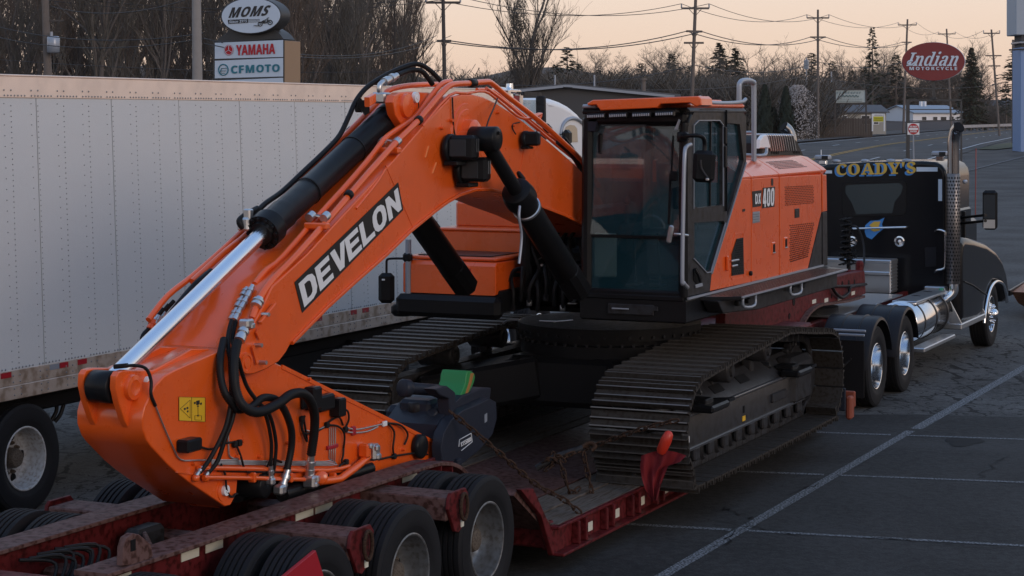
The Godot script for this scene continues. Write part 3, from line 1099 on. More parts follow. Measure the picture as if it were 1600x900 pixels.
func boom(ex: Node3D) -> void:
	var out := tp(BN, [371, 556, 378, 538, 400, 500, 426, 447, 480, 397, 535, 337, 590, 278, 622, 242, 660, 198, 690, 166, 704, 152, 722, 147, 738, 147, 755, 151, 776, 161])
	out.append_array(tp(BN, [796, 174, 820, 191, 860, 223, 898, 256, 930, 290, 950, 330, 945, 372, 925, 362, 908, 351, 880, 337, 846, 324, 815, 311, 790, 303]))
	out.append_array(tp(BN, [764, 297, 740, 298, 716, 306, 697, 317, 678, 331, 640, 362, 602, 399, 555, 440, 510, 481, 455, 537, 447, 552, 437, 565, 415, 578, 396, 585, 380, 585, 370, 574]))
	var b := mb().slab(out, Vector3(BF - BN, 0, 0), 0.012, 0.86)
	var bm := part("boom", b, M.orange, ex)
	# lower flange
	var fl := mb()
	var lowline := [[455, 537], [510, 481], [555, 440], [602, 399], [640, 362], [678, 331], [697, 317], [716, 306], [740, 298], [764, 297], [790, 303], [815, 311], [846, 324], [880, 337], [908, 351]]
	var oa := []
	var ob := []
	for i in lowline.size():
		var p := T(lowline[i][0], lowline[i][1], BN)
		var q := T(lowline[mini(i + 1, lowline.size() - 1)][0], lowline[mini(i + 1, lowline.size() - 1)][1], BN)
		var o := T(lowline[maxi(i - 1, 0)][0], lowline[maxi(i - 1, 0)][1], BN)
		var dn := (q - o).normalized().cross(Vector3(1, 0, 0)).normalized()
		if dn.y > 0:
			dn = -dn
		oa.append(p + dn * 0.008 + Vector3(0.022, 0, 0))
		ob.append(p - dn * 0.02 + Vector3(0.022, 0, 0))
	ob.reverse()
	fl.slab(oa + ob, Vector3(BF - BN - 0.044, 0, 0), 0.006, 0.8)
	part("lower_flange", fl, M.orange, bm)
	# weld seams on the side
	var we := mb()
	for s in [[602, 258, 646, 358], [819, 228, 808, 296]]:
		we.bar(T(s[0], s[1], BN), T(s[2], s[3], BN), 0.006, 0.008, Vector3(1, 0, 0))
	part("weld", we, M.orange, bm)
	for s in [[664, 246, 669, 228], [675, 271, 681, 254]]:
		part("chalk_mark", mb().bar(T(s[0], s[1], BN + 0.001), T(s[2], s[3], BN + 0.001), 0.003, 0.018, Vector3(1, 0, 0)), M.scuff, bm)
	# the pin bosses
	var bo := mb()
	var c := T(727, 211, BN)
	bo.lathe(c, Vector3(1, 0, 0), [Vector2(0, 0.27), Vector2(0.012, 0.265), Vector2(0.012, 0)], 36)
	bo.lathe(c, Vector3(1, 0, 0), [Vector2(0.012, 0.22), Vector2(0.022, 0.215), Vector2(0.022, 0)], 36)
	bo.lathe(c, Vector3(1, 0, 0), [Vector2(0, 0.135), Vector2(0.09, 0.13), Vector2(0.115, 0.1), Vector2(0.12, 0)], 28)
	part("pin_boss", bo, M.orange, bm)
	var tip := mb()
	var tc := T(383, 567, BN)
	tip.lathe(tc, Vector3(1, 0, 0), [Vector2(0, 0.075), Vector2(0.02, 0.07), Vector2(0.02, 0.052), Vector2(0.012, 0.05), Vector2(0.012, 0.04), Vector2(0.022, 0.036), Vector2(0.022, 0)], 28)
	part("pin_boss", tip, M.orange, bm)
	# decal with the maker's name
	var tl := T(460, 441, BN + 0.003)
	var bl := T(472, 489, BN + 0.003)
	var tr := T(622, 285, BN + 0.003)
	var br := T(630, 328, BN + 0.003)
	part("decal", mb().slab([tl, tr, br, bl], Vector3(0.002, 0, 0)), M.decal, bm)
	var X := Vector3(1, 0, 0)
	var o2 := Vector3(0.004, 0, 0)
	var l := mb()
	block_letters(l, "DEVELON", tl.lerp(tr, 0.025).lerp(bl, 0.13) + o2, tr.lerp(tl, 0.02).lerp(br, 0.13) + o2, bl.lerp(br, 0.025).lerp(tl, 0.1) + o2, br.lerp(bl, 0.02).lerp(tr, 0.1) + o2, X, 0.002, 0.1)
	part("lettering", l, M.white, bm)
	# bracket that holds the arm cylinder on the boom's back
	for t in [-7.52, -7.8]:
		var br2 := mb().slab(tp(t, [614, 160, 617, 149, 626, 144, 646, 143, 690, 146, 700, 160, 660, 200, 640, 215, 628, 196, 618, 180]), Vector3(-0.08, 0, 0), 0.01)
		part("cylinder_bracket", br2, M.orange, bm)
	var pb := mb()
	pb.lathe(T(633, 165, -7.52), X, [Vector2(0, 0.1), Vector2(0.03, 0.095), Vector2(0.035, 0)], 24)
	part("pin_boss", pb, M.orange, bm)
	part("lock_bolt", mb().lathe(T(647, 152, -7.52), X, [Vector2(0, 0.045), Vector2(0.03, 0.045), Vector2(0.03, 0.02), Vector2(0.036, 0.018), Vector2(0.036, 0)], 18), M.white, bm)
	# arm cylinder
	var eye := T(163, 604, C)
	var gl := T(408, 366, C)
	var top := T(618, 182, C)
	var ax := (top - eye).normalized()
	part("cylinder_rod", mb().cyl(eye + ax * 0.04, gl, 0.058, 28), M.rod, ex)
	var brl := mb()
	var L := (top - gl).length()
	brl.lathe(gl, ax, [Vector2(0, 0), Vector2(0, 0.085), Vector2(0.02, 0.095), Vector2(0.02, 0.135), Vector2(0.14, 0.135), Vector2(0.14, 0.125), Vector2(0.17, 0.108), Vector2(0.34, 0.113), Vector2(0.35, 0.106), Vector2(L - 0.15, 0.106), Vector2(L - 0.14, 0.112), Vector2(L, 0.112), Vector2(L + 0.05, 0.08), Vector2(L + 0.05, 0)], 32)
	brl.cyl(T(636, 163, C + 0.1), T(636, 163, C - 0.1), 0.1, 20)
	var bar := part("cylinder_barrel", brl, M.black, ex)
	var gb := mb()
	var s1 := ax.cross(Vector3.UP).normalized()
	var s2 := ax.cross(s1)
	for i in 12:
		var a := TAU * i / 12.0
		var q := gl + (s1 * cos(a) + s2 * sin(a)) * 0.115
		gb.cyl(q + ax * 0.02, q - ax * 0.0, 0.014, 6)
	part("bolt", gb, M.black, bar, "stuff")
	for f in [0.32, 0.66, 0.93]:
		var q: Vector3 = gl + ax * L * f
		part("band", mb().lathe(q, ax, [Vector2(0, 0.108), Vector2(0.001, 0.113), Vector2(0.014, 0.113), Vector2(0.015, 0.108)], 28), M.hose, bar)
	# eye of the rod between the arm's ears
	part("rod_eye", mb().cyl(Vector3(C + 0.085, eye.y, eye.z), Vector3(C - 0.085, eye.y, eye.z), 0.105, 28, 0.008), M.black, ex)
	# hoses over the top of the arm cylinder
	for k in 2:
		var dt := -0.09 * k
		part("hose", mb().tube(cm(p3([388, 350, -7.84 + dt, 410, 322, -7.86 + dt, 440, 300, -7.86 + dt, 470, 272, -7.85 + dt, 508, 236, -7.84 + dt, 530, 212, -7.84 + dt, 545, 182, -7.84 + dt, 557, 156, -7.84 + dt]) + p3([574, 136, -7.82 + dt, 600, 119, -7.78 + dt, 628, 106, -7.72 + dt, 652, 100, -7.66 + dt, 672, 110, -7.6 + dt * 0.6, 690, 128, -7.54 + dt * 0.6]), 6), 0.021, 9), M.hose, ex)
	pipe(ex, p3([622, 117, -7.7, 640, 110, -7.68, 660, 112, -7.62, 676, 132, -7.58]), 0.022, M.hose, "hose")
	fitting(ex, T(620, 118, -7.7), T(600, 128, -7.7), 0.032)
	pipe(ex, p3([602, 126, -7.7, 594, 132, -7.7, 593, 142, -7.7, 597, 150, -7.7]), 0.022, M.zinc, "elbow")
	part("port_block", mb().bx(T(596, 153, -7.7), Vector3(0.13, 0.09, 0.12), 0.015), M.zinc, ex)
	part("bracket", mb().slab(tp(-7.62, [577, 152, 588, 146, 588, 160, 578, 167]), Vector3(-0.05, 0, 0), 0.005), M.orange, ex)
	part("hose_clamp", mb().bx(T(566, 166, -7.82), Vector3(0.12, 0.1, 0.05), 0.01).bar(T(560, 156, -7.82), T(574, 178, -7.76), 0.05, 0.05), M.black, ex)
	part("port_block", mb().bx(T(384, 350, -7.84), Vector3(0.1, 0.1, 0.1), 0.015).bx(T(388, 340, -7.82), Vector3(0.06, 0.13, 0.06), 0.01), M.zinc, ex)
	part("elbow", mb().tube(cm(p3([380, 356, -7.84, 374, 346, -7.86, 384, 336, -7.86, 402, 326, -7.86]), 5), 0.025, 8), M.hose, ex)
	# steel pipes along the boom's back, near pair
	pipe(ex, p3([398, 444, -7.52, 416, 422, -7.52, 440, 402, -7.52, 500, 334, -7.51, 544, 286, -7.5, 580, 244, -7.5, 592, 228, -7.5, 606, 212, -7.5, 640, 189, -7.5]) + p3([654, 176, -7.49, 680, 142, -7.46, 692, 130, -7.46, 704, 127, -7.46]), 0.023, M.orange, "pipe", 3)
	pipe(ex, p3([394, 497, -7.4, 406, 466, -7.4, 426, 437, -7.4, 464, 398, -7.39, 520, 335, -7.39, 568, 279, -7.38, 600, 243, -7.38, 624, 217, -7.38, 650, 192, -7.38]) + p3([672, 166, -7.38, 694, 141, -7.38, 708, 132, -7.38, 736, 130, -7.38, 758, 128, -7.38, 768, 130, -7.38, 792, 150, -7.38, 840, 187, -7.37, 876, 219, -7.36]) + p3([908, 250, -7.36, 935, 290, -7.38]), 0.026, M.orange, "pipe", 3)
	pipe(ex, p3([556, 326, -7.36, 588, 286, -7.36, 604, 260, -7.37]), 0.012, M.orange, "pipe", 3)
	pipe(ex, p3([660, 197, -7.37, 702, 149, -7.37, 728, 146, -7.37, 757, 143, -7.37, 778, 157, -7.37, 806, 180, -7.37, 824, 186, -7.4, 846, 178, -7.42]), 0.012, M.orange, "pipe", 3)
	pipe(ex, p3([760, 138, -7.5, 790, 160, -7.5, 830, 194, -7.5, 880, 235, -7.5, 915, 262, -7.5]), 0.016, M.orange, "pipe", 3)
	pipe(ex, p3([745, 140, -7.62, 770, 142, -7.62, 800, 166, -7.62, 850, 205, -7.62, 905, 246, -7.62]), 0.016, M.orange, "pipe", 3)
	# far pair
	pipe(ex, p3([300, 440, -7.95, 350, 395, -7.95, 392, 360, -7.95, 480, 272, -7.95, 590, 160, -7.95, 606, 142, -7.95, 630, 135, -7.93, 664, 132, -7.9, 700, 132, -7.9]), 0.024, M.orange, "pipe", 3)
	pipe(ex, p3([232, 500, -8.0, 262, 462, -8.0, 300, 432, -8.0, 350, 388, -8.0, 388, 352, -8.0]), 0.022, M.orange, "pipe", 3)
	# clamps
	for q in [[612, 224, 600, 222, 624, 226], [500, 341, 490, 340, 512, 344]]:
		var ck := mb()
		var o := T(q[0], q[1], -7.43)
		ck.bar(T(q[2], q[3], -7.52) + Vector3(0, 0.02, 0), T(q[4], q[5], -7.36) + Vector3(0, 0.02, 0), 0.06, 0.014, Vector3.UP, 0.004)
		for t in [-7.51, -7.385]:
			ck.cyl(Vector3(t, o.y + 0.012, o.z) - ax * 0.03, Vector3(t, o.y + 0.012, o.z) + ax * 0.03, 0.034, 14)
		part("pipe_clamp", ck, M.zinc, ex)
		part("clamp_base", mb().bx(o - Vector3(0.0, 0.035, 0) - ax * 0.05, Vector3(0.2, 0.05, 0.06), 0.01), M.orange, ex)
	for q in [[652, 190, 656, 186], [733, 130, 742, 129.6], [853, 198, 858, 203], [543, 307, 547, 302]]:
		part("pipe_clamp", mb().cyl(T(q[0], q[1], -7.38), T(q[2], q[3], -7.38), 0.036, 14, 0.004), M.hose, ex)
	# hose bundle behind the cab pillar
	for k in 3:
		part("hose", mb().tube(cm(p3([872 + k * 4, 222 - k * 3, -7.4 - k * 0.07, 892 + k * 3, 240, -7.4 - k * 0.07, 906, 262, -7.4 - k * 0.07, 912, 290, -7.4 - k * 0.07, 914, 330, -7.45 - k * 0.05]), 5), 0.026, 8), M.hose, ex)
	# grab rail on the back of the boom
	pipe(ex, p3([822, 186, -7.5, 834, 180, -7.5, 846, 178, -7.5, 844, 187, -7.5, 856, 196, -7.5]), 0.012, M.orange, "grab_rail", 3)
	# fittings where the steel pipes end above the arm
	for q in [[395, 446, 386, 464, -7.5], [386, 464, 376, 482, -7.5], [376, 482, 366, 500, -7.5], [386, 450, 379, 462, -7.56], [379, 464, 370, 480, -7.56], [370, 482, 361, 500, -7.56]]:
		fitting(ex, T(q[0], q[1], q[4]), T(q[2], q[3], q[4]), 0.022)
	fitting(ex, T(406, 466, -7.39), T(400, 478, -7.39), 0.038)
	part("flange", mb().bx(T(385, 505, -7.38), Vector3(0.08, 0.06, 0.09), 0.012).bx(T(392, 509, -7.36), Vector3(0.05, 0.04, 0.05), 0.008), M.zinc, ex)
	fitting(ex, T(384, 510, -7.38), T(374, 532, -7.37), 0.036)
	# brackets bolted to the tip
	part("bracket", mb().bar(T(402, 516, BN + 0.02), T(407, 527, BN + 0.02), 0.05, 0.012, X).bar(T(395, 541, BN + 0.02), T(402, 568, BN + 0.02), 0.03, 0.012, X).bar(T(406, 505, BN + 0.03), T(430, 475, BN + 0.03), 0.03, 0.03, X, 0.006), M.orange, bm)
	for q in [[398, 539], [405, 566], [409, 491]]:
		part("bolt", mb().cyl(T(q[0], q[1], BN), T(q[0], q[1], BN) + Vector3(0.06, 0, 0), 0.016, 6), M.zinc, bm)
	# work lamps with their wires
	for q in [[698, 233, 1.28], [717, 267, 1.28], [816, 218, 0.8]]:
		var o := T(q[0], q[1], BN + 0.02)
		var k: float = q[2]
		var lamp := mb()
		lamp.cyl(o + Vector3(0, 0, -0.02), o + Vector3(0.05, 0, -0.02), 0.1 * k, 18, 0.01)
		lamp.bx(o + Vector3(0.1, 0.01, -0.05) * k, Vector3(0.17, 0.16, 0.17) * k, 0.02 * k, Basis(Vector3(0, 1, 0), 0.25))
		lamp.bx(o + Vector3(0.05, -0.09, -0.02) * k, Vector3(0.1, 0.03, 0.14) * k, 0.008)
		var lp := part("work_lamp", lamp, M.black, bm)
		if k > 1.0:
			part("lens", mb().bx(o + Vector3(0.125, 0.01, 0.052), Vector3(0.14, 0.14, 0.012), 0.005, Basis(Vector3(0, 1, 0), 0.25)), M.cabin, lp)
			for s in [0.0, 0.035]:
				part("trim", mb().bx(o + Vector3(0.242, 0.03, -0.07 - s), Vector3(0.004, 0.11, 0.006)), M.zinc, lp)
	pipe(bm, p3([707, 152, BN + 0.01, 708, 180, BN + 0.012, 709, 200, BN + 0.012, 712, 215, BN + 0.03]), 0.006, M.hose, "wire")
	pipe(bm, p3([777, 154, BN + 0.02, 771, 170, BN + 0.1, 764, 186, BN + 0.16, 759, 202, BN + 0.2]), 0.007, M.hose, "wire")
	pipe(bm, p3([812, 191, BN + 0.01, 802, 194, BN + 0.012, 801, 201, BN + 0.012, 806, 210, BN + 0.03]), 0.006, M.hose, "wire")
	for q in [[688, 200], [703, 188], [776, 176], [800, 196]]:
		part("lug", mb().cyl(T(q[0], q[1], BN), T(q[0], q[1], BN) + Vector3(0.03, 0, 0), 0.014, 8), M.orange, bm)
	# the two lift cylinders, either side of the boom
	for side in 2:
		var t0 := -7.12 if side == 0 else -8.28
		var hd := T(757, 217, -7.12)
		var cb := T(805, 296, -7.12)
		var en := T(886, 425, -7.12)
		hd.x = t0
		cb.x = t0
		en.x = t0
		var d := (en - hd).normalized()
		var sgn := 1.0 if side == 0 else -1.0
		part("lift_rod", mb().cyl(hd, cb + d * 0.05, 0.062, 24), M.black if side else M.black, ex)
		part("lift_rod_eye", mb().cyl(Vector3(t0 + 0.125 * sgn, hd.y, hd.z), Vector3(t0 - 0.125 * sgn, hd.y, hd.z), 0.105, 26, 0.012).bx(Vector3(t0 + 0.135 * sgn, hd.y + 0.05, hd.z), Vector3(0.02, 0.03, 0.03), 0.005), M.black, ex)
		part("lift_barrel", mb().lathe(cb, d, [Vector2(0, 0), Vector2(0, 0.1), Vector2(0.02, 0.13), Vector2(0.1, 0.145), Vector2(0.16, 0.145), Vector2(0.17, 0.118), Vector2(1.4, 0.118), Vector2(1.45, 0.09), Vector2(1.45, 0)], 28), M.black, ex)
		part("foot_lug", mb().bar(cb + d * 1.3, cb + d * 1.75, 0.2, 0.24, Vector3(1, 0, 0), 0.05), M.black, ex)
		part("hose", mb().tube(cm([cb + d * 0.12 + Vector3(0.02, 0.15, -0.04), cb + d * 0.05 + Vector3(-0.04 * sgn, 0.16, -0.12), cb + d * 0.4 + Vector3(-0.05, 0.17, -0.1), cb + d * 0.9 + Vector3(0, 0.12, -0.1)], 6), 0.02, 8), M.hose, ex)
		part("pin", mb().cyl(Vector3(t0, hd.y, hd.z), Vector3(C, hd.y, hd.z), 0.07, 18), M.orange, ex)
		part("pipe_clamp", mb().lathe(cb + d * 0.28, d, [Vector2(0, 0.118), Vector2(0.005, 0.128), Vector2(0.03, 0.128), Vector2(0.035, 0.118)], 24), M.zinc, ex)
	pipe(ex, p3([812, 322, -6.99, 811, 340, -6.98, 815, 370, -6.98, 811, 412, -6.98]), 0.012, M.tubegrey, "pipe", 4)


func arm(ex: Node3D) -> void:
	var X := Vector3(1, 0, 0)
	var out := tp(AN, [332, 553, 372, 540, 440, 571, 560, 629, 640, 669, 676, 687, 683, 700, 677, 722, 560, 753, 480, 753, 372, 750, 370, 772, 361, 790, 352, 792, 300, 757])
	out.append_array(tp(AN, [280, 742, 264, 728, 250, 713, 236, 698, 229, 688, 223, 670, 223, 650, 227, 634, 233, 622, 243, 602, 257, 587, 273, 578, 300, 566]))
	var am := part("arm", mb().slab(out, Vector3(AF - AN, 0, 0), 0.012, 0.85), M.orange, ex)
	# ears that hold the cylinder, and the curved plate between them
	var ear := tp(-7.55, [182, 588, 186, 581, 196, 578, 240, 578, 300, 545, 345, 545, 345, 720, 290, 745, 250, 722, 222, 697, 206, 678, 195, 658, 186, 630, 181, 606])
	for t in [-7.55, -7.8]:
		var pts := []
		for p in ear:
			pts.append(Vector3(t, p.y, p.z))
		part("ear", mb().slab(pts, Vector3(-0.055, 0, 0), 0.01, 0.85), M.orange, am)
	var belly := mb()
	var rows := []
	for t in [-7.59, -7.83]:
		var r := []
		for p in cm(tp(-7.55, [202, 640, 212, 668, 226, 692, 252, 717, 300, 752, 330, 778, 352, 792]), 4):
			r.append(Vector3(t, p.y - 0.012, p.z))
		rows.append(r)
	belly.sheet(rows, Vector3(0, -0.5, 1))
	part("belly_plate", belly, M.orange, am)
	var eye := T(205, 605, -7.55)
	part("pin_boss", mb().lathe(eye, X, [Vector2(0, 0.085), Vector2(0.03, 0.08), Vector2(0.034, 0.05), Vector2(0.03, 0.045), Vector2(0.03, 0)], 24), M.orange, am)
	part("lock_bolt", mb().lathe(T(229, 596, -7.55), X, [Vector2(0, 0.034), Vector2(0.03, 0.034), Vector2(0.03, 0.016), Vector2(0.038, 0.014), Vector2(0.038, 0)], 18), M.white, am)
	part("pin_boss", mb().lathe(T(349, 766, AN), X, [Vector2(0, 0.075), Vector2(0.006, 0.074), Vector2(0.006, 0)], 24), M.orange, am)
	part("lock_bolt", mb().lathe(T(349, 766, AN), X, [Vector2(0, 0.036), Vector2(0.03, 0.036), Vector2(0.03, 0.016), Vector2(0.036, 0.014), Vector2(0.036, 0)], 18), M.white, am)
	# edge flanges
	var fl := mb()
	fl.bar(T(440, 573, AN + 0.0), T(676, 690, AN + 0.0), 0.03, 0.014, X)
	fl.bar(T(276, 737, AN), T(304, 741, AN), 0.012, 0.02, X)
	fl.bar(T(304, 741, AN), T(640, 735, AN), 0.012, 0.02, X)
	part("edge_flange", fl, M.orange, am)
	# warning plate
	var a := T(279, 620, AN + 0.002)
	var b := T(320, 621, AN + 0.002)
	var c := T(320, 659, AN + 0.002)
	var d := T(279, 657, AN + 0.002)
	var wp := part("warning_plate", mb().slab([a, b, c, d], Vector3(0.002, 0, 0)), M.yellow, am)
	var mk := mb()
	var q := func(u: float, v: float) -> Vector3: return a.lerp(b, u).lerp(d.lerp(c, u), v) + Vector3(0.003, 0, 0)
	for s in [[0, 0, 1, 0], [1, 0, 1, 1], [1, 1, 0, 1], [0, 1, 0, 0], [0.48, 0, 0.48, 1], [0.05, 0.5, 0.42, 0.12], [0.42, 0.12, 0.42, 0.88], [0.42, 0.88, 0.05, 0.5], [0.72, 0.42, 0.72, 0.7], [0.6, 0.76, 0.86, 0.76], [0.86, 0.76, 0.86, 0.94], [0.86, 0.94, 0.6, 0.94], [0.6, 0.94, 0.6, 0.76]]:
		mk.bar(q.call(s[0], s[1]), q.call(s[2], s[3]), 0.0015, 0.004, X)
	for s in [[0.72, 0.22, 0.028], [0.22, 0.5, 0.014], [0.32, 0.46, 0.014], [0.33, 0.6, 0.012], [0.6, 0.24, 0.014], [0.84, 0.26, 0.014]]:
		var o: Vector3 = q.call(s[0], s[1])
		mk.bx(o, Vector3(0.002, s[2], s[2] * 1.4))
	for s in [[0.72, 0.4, -1.0], [0.72, 0.72, 1.0]]:
		var o: Vector3 = q.call(s[0], s[1])
		mk.slab([o + Vector3(0, 0.0, 0.012), o + Vector3(0, 0, -0.012), o + Vector3(0, -0.016 * s[2], 0)], Vector3(0.001, 0, 0))
	part("pictogram", mk, M.lettblack, wp)
	# black lamp block and a valve
	var lb := T(296, 695, AN + 0.05)
	part("connector_box", mb().bx(lb, Vector3(0.1, 0.085, 0.17), 0.012), M.black, am)
	var rl := mb().bx(T(489, 622, AN + 0.05), Vector3(0.1, 0.17, 0.12), 0.015).bx(T(506, 629, AN + 0.04), Vector3(0.08, 0.12, 0.22), 0.015).bx(T(528, 636, AN + 0.05), Vector3(0.1, 0.14, 0.1), 0.012)
	part("work_lamp", rl, M.black, am)
	part("mount_plate", mb().bx(T(478, 628, AN + 0.02), Vector3(0.03, 0.1, 0.12), 0.01), M.black, am)
	# thick guarded hoses from the boom down to the arm
	coil(ex, p3([371, 533, -7.36, 366, 560, -7.33, 366, 590, -7.3, 369, 612, -7.28, 378, 632, -7.24, 394, 643, -7.2, 412, 642, -7.18, 436, 630, -7.18]) + p3([452, 618, -7.2, 468, 614, -7.23, 482, 622, -7.26, 491, 645, -7.3, 491, 675, -7.33, 486, 712, -7.36]), 0.036)
	coil(ex, p3([350, 530, -7.47, 344, 560, -7.4, 345, 590, -7.37, 352, 615, -7.33, 362, 630, -7.31, 372, 640, -7.3, 392, 636, -7.29, 410, 622, -7.29]) + p3([430, 624, -7.3, 444, 640, -7.32, 455, 670, -7.34, 455, 700, -7.36, 448, 735, -7.37]), 0.028)
	for k in 2:
		var x := 7.0 * k
		part("hose", mb().tube(cm(p3([362 + x, 500, -7.5, 356 + x, 530, -7.46, 360 + x, 570, -7.38, 361 + x, 620, -7.34, 356 + x, 655, -7.33, 345 + x, 685, -7.35, 326 + x * 2, 720, -7.38, 312 + x * 2, 738, -7.4]), 6), 0.016, 8), M.hose, ex)
		fitting(ex, T(316 + 15 * k, 730, -7.4), T(306 + 15 * k, 744, -7.41), 0.017)
	for k in 2:
		part("hose", mb().tube(cm(p3([372, 560, -7.32, 384, 600, -7.3, 400, 625, -7.3, 415 + k * 6, 648, -7.33, 424 + k * 7, 690, -7.36, 423 + k * 6, 725, -7.38, 422 + k * 4, 742, -7.4]), 6), 0.014, 8), M.hose, ex)
	fitting(ex, T(486, 712, -7.36), T(484, 742, -7.38), 0.034)
	fitting(ex, T(450, 733, -7.37), T(440, 764, -7.38), 0.032)
	fitting(ex, T(423, 728, -7.38), T(423, 750, -7.39), 0.022)
	part("flange", mb().bx(T(486, 752, -7.37), Vector3(0.1, 0.09, 0.1), 0.015).bx(T(495, 748, -7.33), Vector3(0.05, 0.05, 0.05), 0.01).bx(T(493, 757, -7.33), Vector3(0.04, 0.04, 0.04), 0.01), M.zinc, ex)
	part("flange", mb().bx(T(437, 765, -7.36), Vector3(0.08, 0.07, 0.08), 0.015), M.zinc, ex)
	part("flange", mb().bx(T(423, 752, -7.38), Vector3(0.06, 0.05, 0.06), 0.012), M.zinc, ex)
	# orange pipes low on the arm
	pipe(ex, p3([500, 752, -7.38, 527, 749, -7.38, 537, 744, -7.38, 560, 727, -7.38, 575, 713, -7.38]), 0.03, M.orange, "pipe", 3)
	pipe(ex, p3([318, 746, -7.4, 400, 747, -7.4, 470, 749, -7.4, 520, 750, -7.4]), 0.016, M.orange, "pipe", 2)
	pipe(ex, p3([310, 731, -7.41, 420, 733, -7.41, 510, 735, -7.41, 545, 728, -7.41]), 0.016, M.orange, "pipe", 2)
	for x in [306, 321]:
		part("pipe_end", mb().cyl(T(x, 742, -7.41), T(x, 752, -7.41), 0.026, 10, 0.008), M.orange, ex)
	for x in [394, 452, 520]:
		part("pipe_clamp", mb().bx(T(x, 746, -7.4), Vector3(0.06, 0.07, 0.03), 0.008), M.orange, ex)
	var vb := mb().bx(T(582, 706, -7.38), Vector3(0.1, 0.13, 0.1), 0.02).bx(T(588, 700, -7.34), Vector3(0.05, 0.05, 0.06), 0.012).bx(T(590, 713, -7.34), Vector3(0.05, 0.05, 0.06), 0.012).bx(T(578, 697, -7.34), Vector3(0.05, 0.04, 0.05), 0.012)
	part("valve_block", vb, M.zinc, am)
	part("flange", mb().bx(T(570, 704, -7.38), Vector3(0.09, 0.11, 0.06), 0.015), M.orange, am)
	part("flange", mb().cyl(T(502, 746, -7.38), T(502, 746, -7.3), 0.05, 14, 0.01), M.orange, am)
	# thin grey grease lines
	for k in 4:
		pipe(am, p3([330, 719 + k * 2, AN + 0.012, 400, 720 + k * 2, AN + 0.012, 508 + k * 3, 721 + k * 2, AN + 0.012, 514 + k * 3, 715 + k * 2, AN + 0.012, 515 + k * 3, 690, AN + 0.012, 515 + k * 3, 668, AN + 0.012]), 0.0045, M.zinc, "grease_line", 2)
	part("line_holder", mb().bx(T(519, 698, AN + 0.012), Vector3(0.03, 0.03, 0.15), 0.006), M.tapered, am)
	pipe(am, p3([243, 634, AN + 0.012, 254, 662, AN + 0.012, 270, 698, AN + 0.012, 282, 718, AN + 0.012, 310, 719, AN + 0.012, 370, 719, AN + 0.012]), 0.006, M.zinc, "grease_line", 3)
	pipe(am, p3([192, 573, -7.6, 210, 571, -7.5, 228, 576, -7.46, 236, 595, -7.44, 236, 616, -7.43, 243, 634, -7.43]), 0.011, M.hose, "hose", 6)
	part("fitting", mb().bar(T(178, 573, -7.66), T(200, 571, -7.56), 0.03, 0.03, Vector3.UP, 0.006), M.hose, am)
	pipe(am, p3([357, 640, AN + 0.012, 357, 700, AN + 0.012, 360, 714, AN + 0.012, 372, 717, AN + 0.012]), 0.006, M.zinc, "grease_line", 3)
	# wires and small hoses
	for s in [[310, 697, 330, 702, 350, 693, 366, 691], [368, 692, 376, 712, 384, 736, 400, 738], [400, 738, 415, 733, 424, 718, 440, 722], [345, 725, 352, 742, 354, 765, 360, 776], [360, 776, 364, 776, 368, 772, 371, 772], [340, 735, 400, 737, 460, 737, 500, 733], [500, 733, 522, 735, 533, 726, 541, 722]]:
		pipe(am, p3([s[0], s[1], AN + 0.016, s[2], s[3], AN + 0.03, s[4], s[5], AN + 0.03, s[6], s[7], AN + 0.016]), 0.008, M.hose, "wire", 5)
	for s in [[470, 658, 474, 676, 490, 676, 506, 668], [476, 650, 472, 668, 480, 690, 474, 650], [508, 664, 520, 655, 530, 652, 536, 664], [534, 640, 543, 642, 545, 655, 540, 668], [510, 664, 528, 666, 538, 678, 537, 700], [537, 700, 536, 712, 534, 722, 540, 725], [592, 718, 620, 712, 650, 708, 668, 710], [606, 662, 616, 675, 614, 700, 616, 714], [604, 661, 625, 664, 637, 678, 632, 695]]:
		pipe(am, p3([s[0], s[1], AN + 0.014, s[2], s[3], AN + 0.03, s[4], s[5], AN + 0.03, s[6], s[7], AN + 0.014]), 0.008, M.hose, "wire", 5)
	for s in [[540, 668, 556, 671, 574, 668, 600, 662], [540, 675, 556, 676, 574, 674, 590, 667], [476, 672, 486, 674, 496, 672, 506, 667]]:
		pipe(am, p3([s[0], s[1], AN + 0.014, s[2], s[3], AN + 0.02, s[4], s[5], AN + 0.02, s[6], s[7], AN + 0.014]), 0.007, M.zinc, "grease_line", 4)
	part("line_holder", mb().bx(T(552, 673, AN + 0.014), Vector3(0.03, 0.07, 0.05), 0.008), M.tapered, am)
	part("tag", mb().bx(T(601, 662, AN + 0.02), Vector3(0.02, 0.04, 0.06), 0.004), M.white, am)
	for s in [[511, 664], [367, 694], [540, 671], [616, 713], [374, 692], [541, 722], [472, 655]]:
		part("connector", mb().bx(T(s[0], s[1], AN + 0.02), Vector3(0.035, 0.045, 0.04), 0.008), M.hose, am)
	for s in [[376, 689], [447, 692], [403, 713], [368, 713], [628, 702], [300, 724], [322, 724], [480, 592]]:
		part("lug", mb().cyl(T(s[0], s[1], AN), T(s[0], s[1], AN) + Vector3(0.03, 0, 0), 0.013, 8), M.orange, am)
	# far side: pipes and hoses seen past the rod
	for k in 3:
		part("hose", mb().tube(cm(p3([272 - k * 8, 470 + k * 6, -8.02, 258 - k * 7, 486 + k * 6, -8.05, 244 - k * 6, 508 + k * 3, -8.05, 228 - k * 3, 528, -8.05, 222, 560, -8.05]), 5), 0.016, 8), M.hose, ex)
		fitting(ex, T(256 - k * 8, 488 + k * 6, -8.04), T(246 - k * 6, 504 + k * 5, -8.04), 0.024, M.zinc if k < 2 else M.orange)
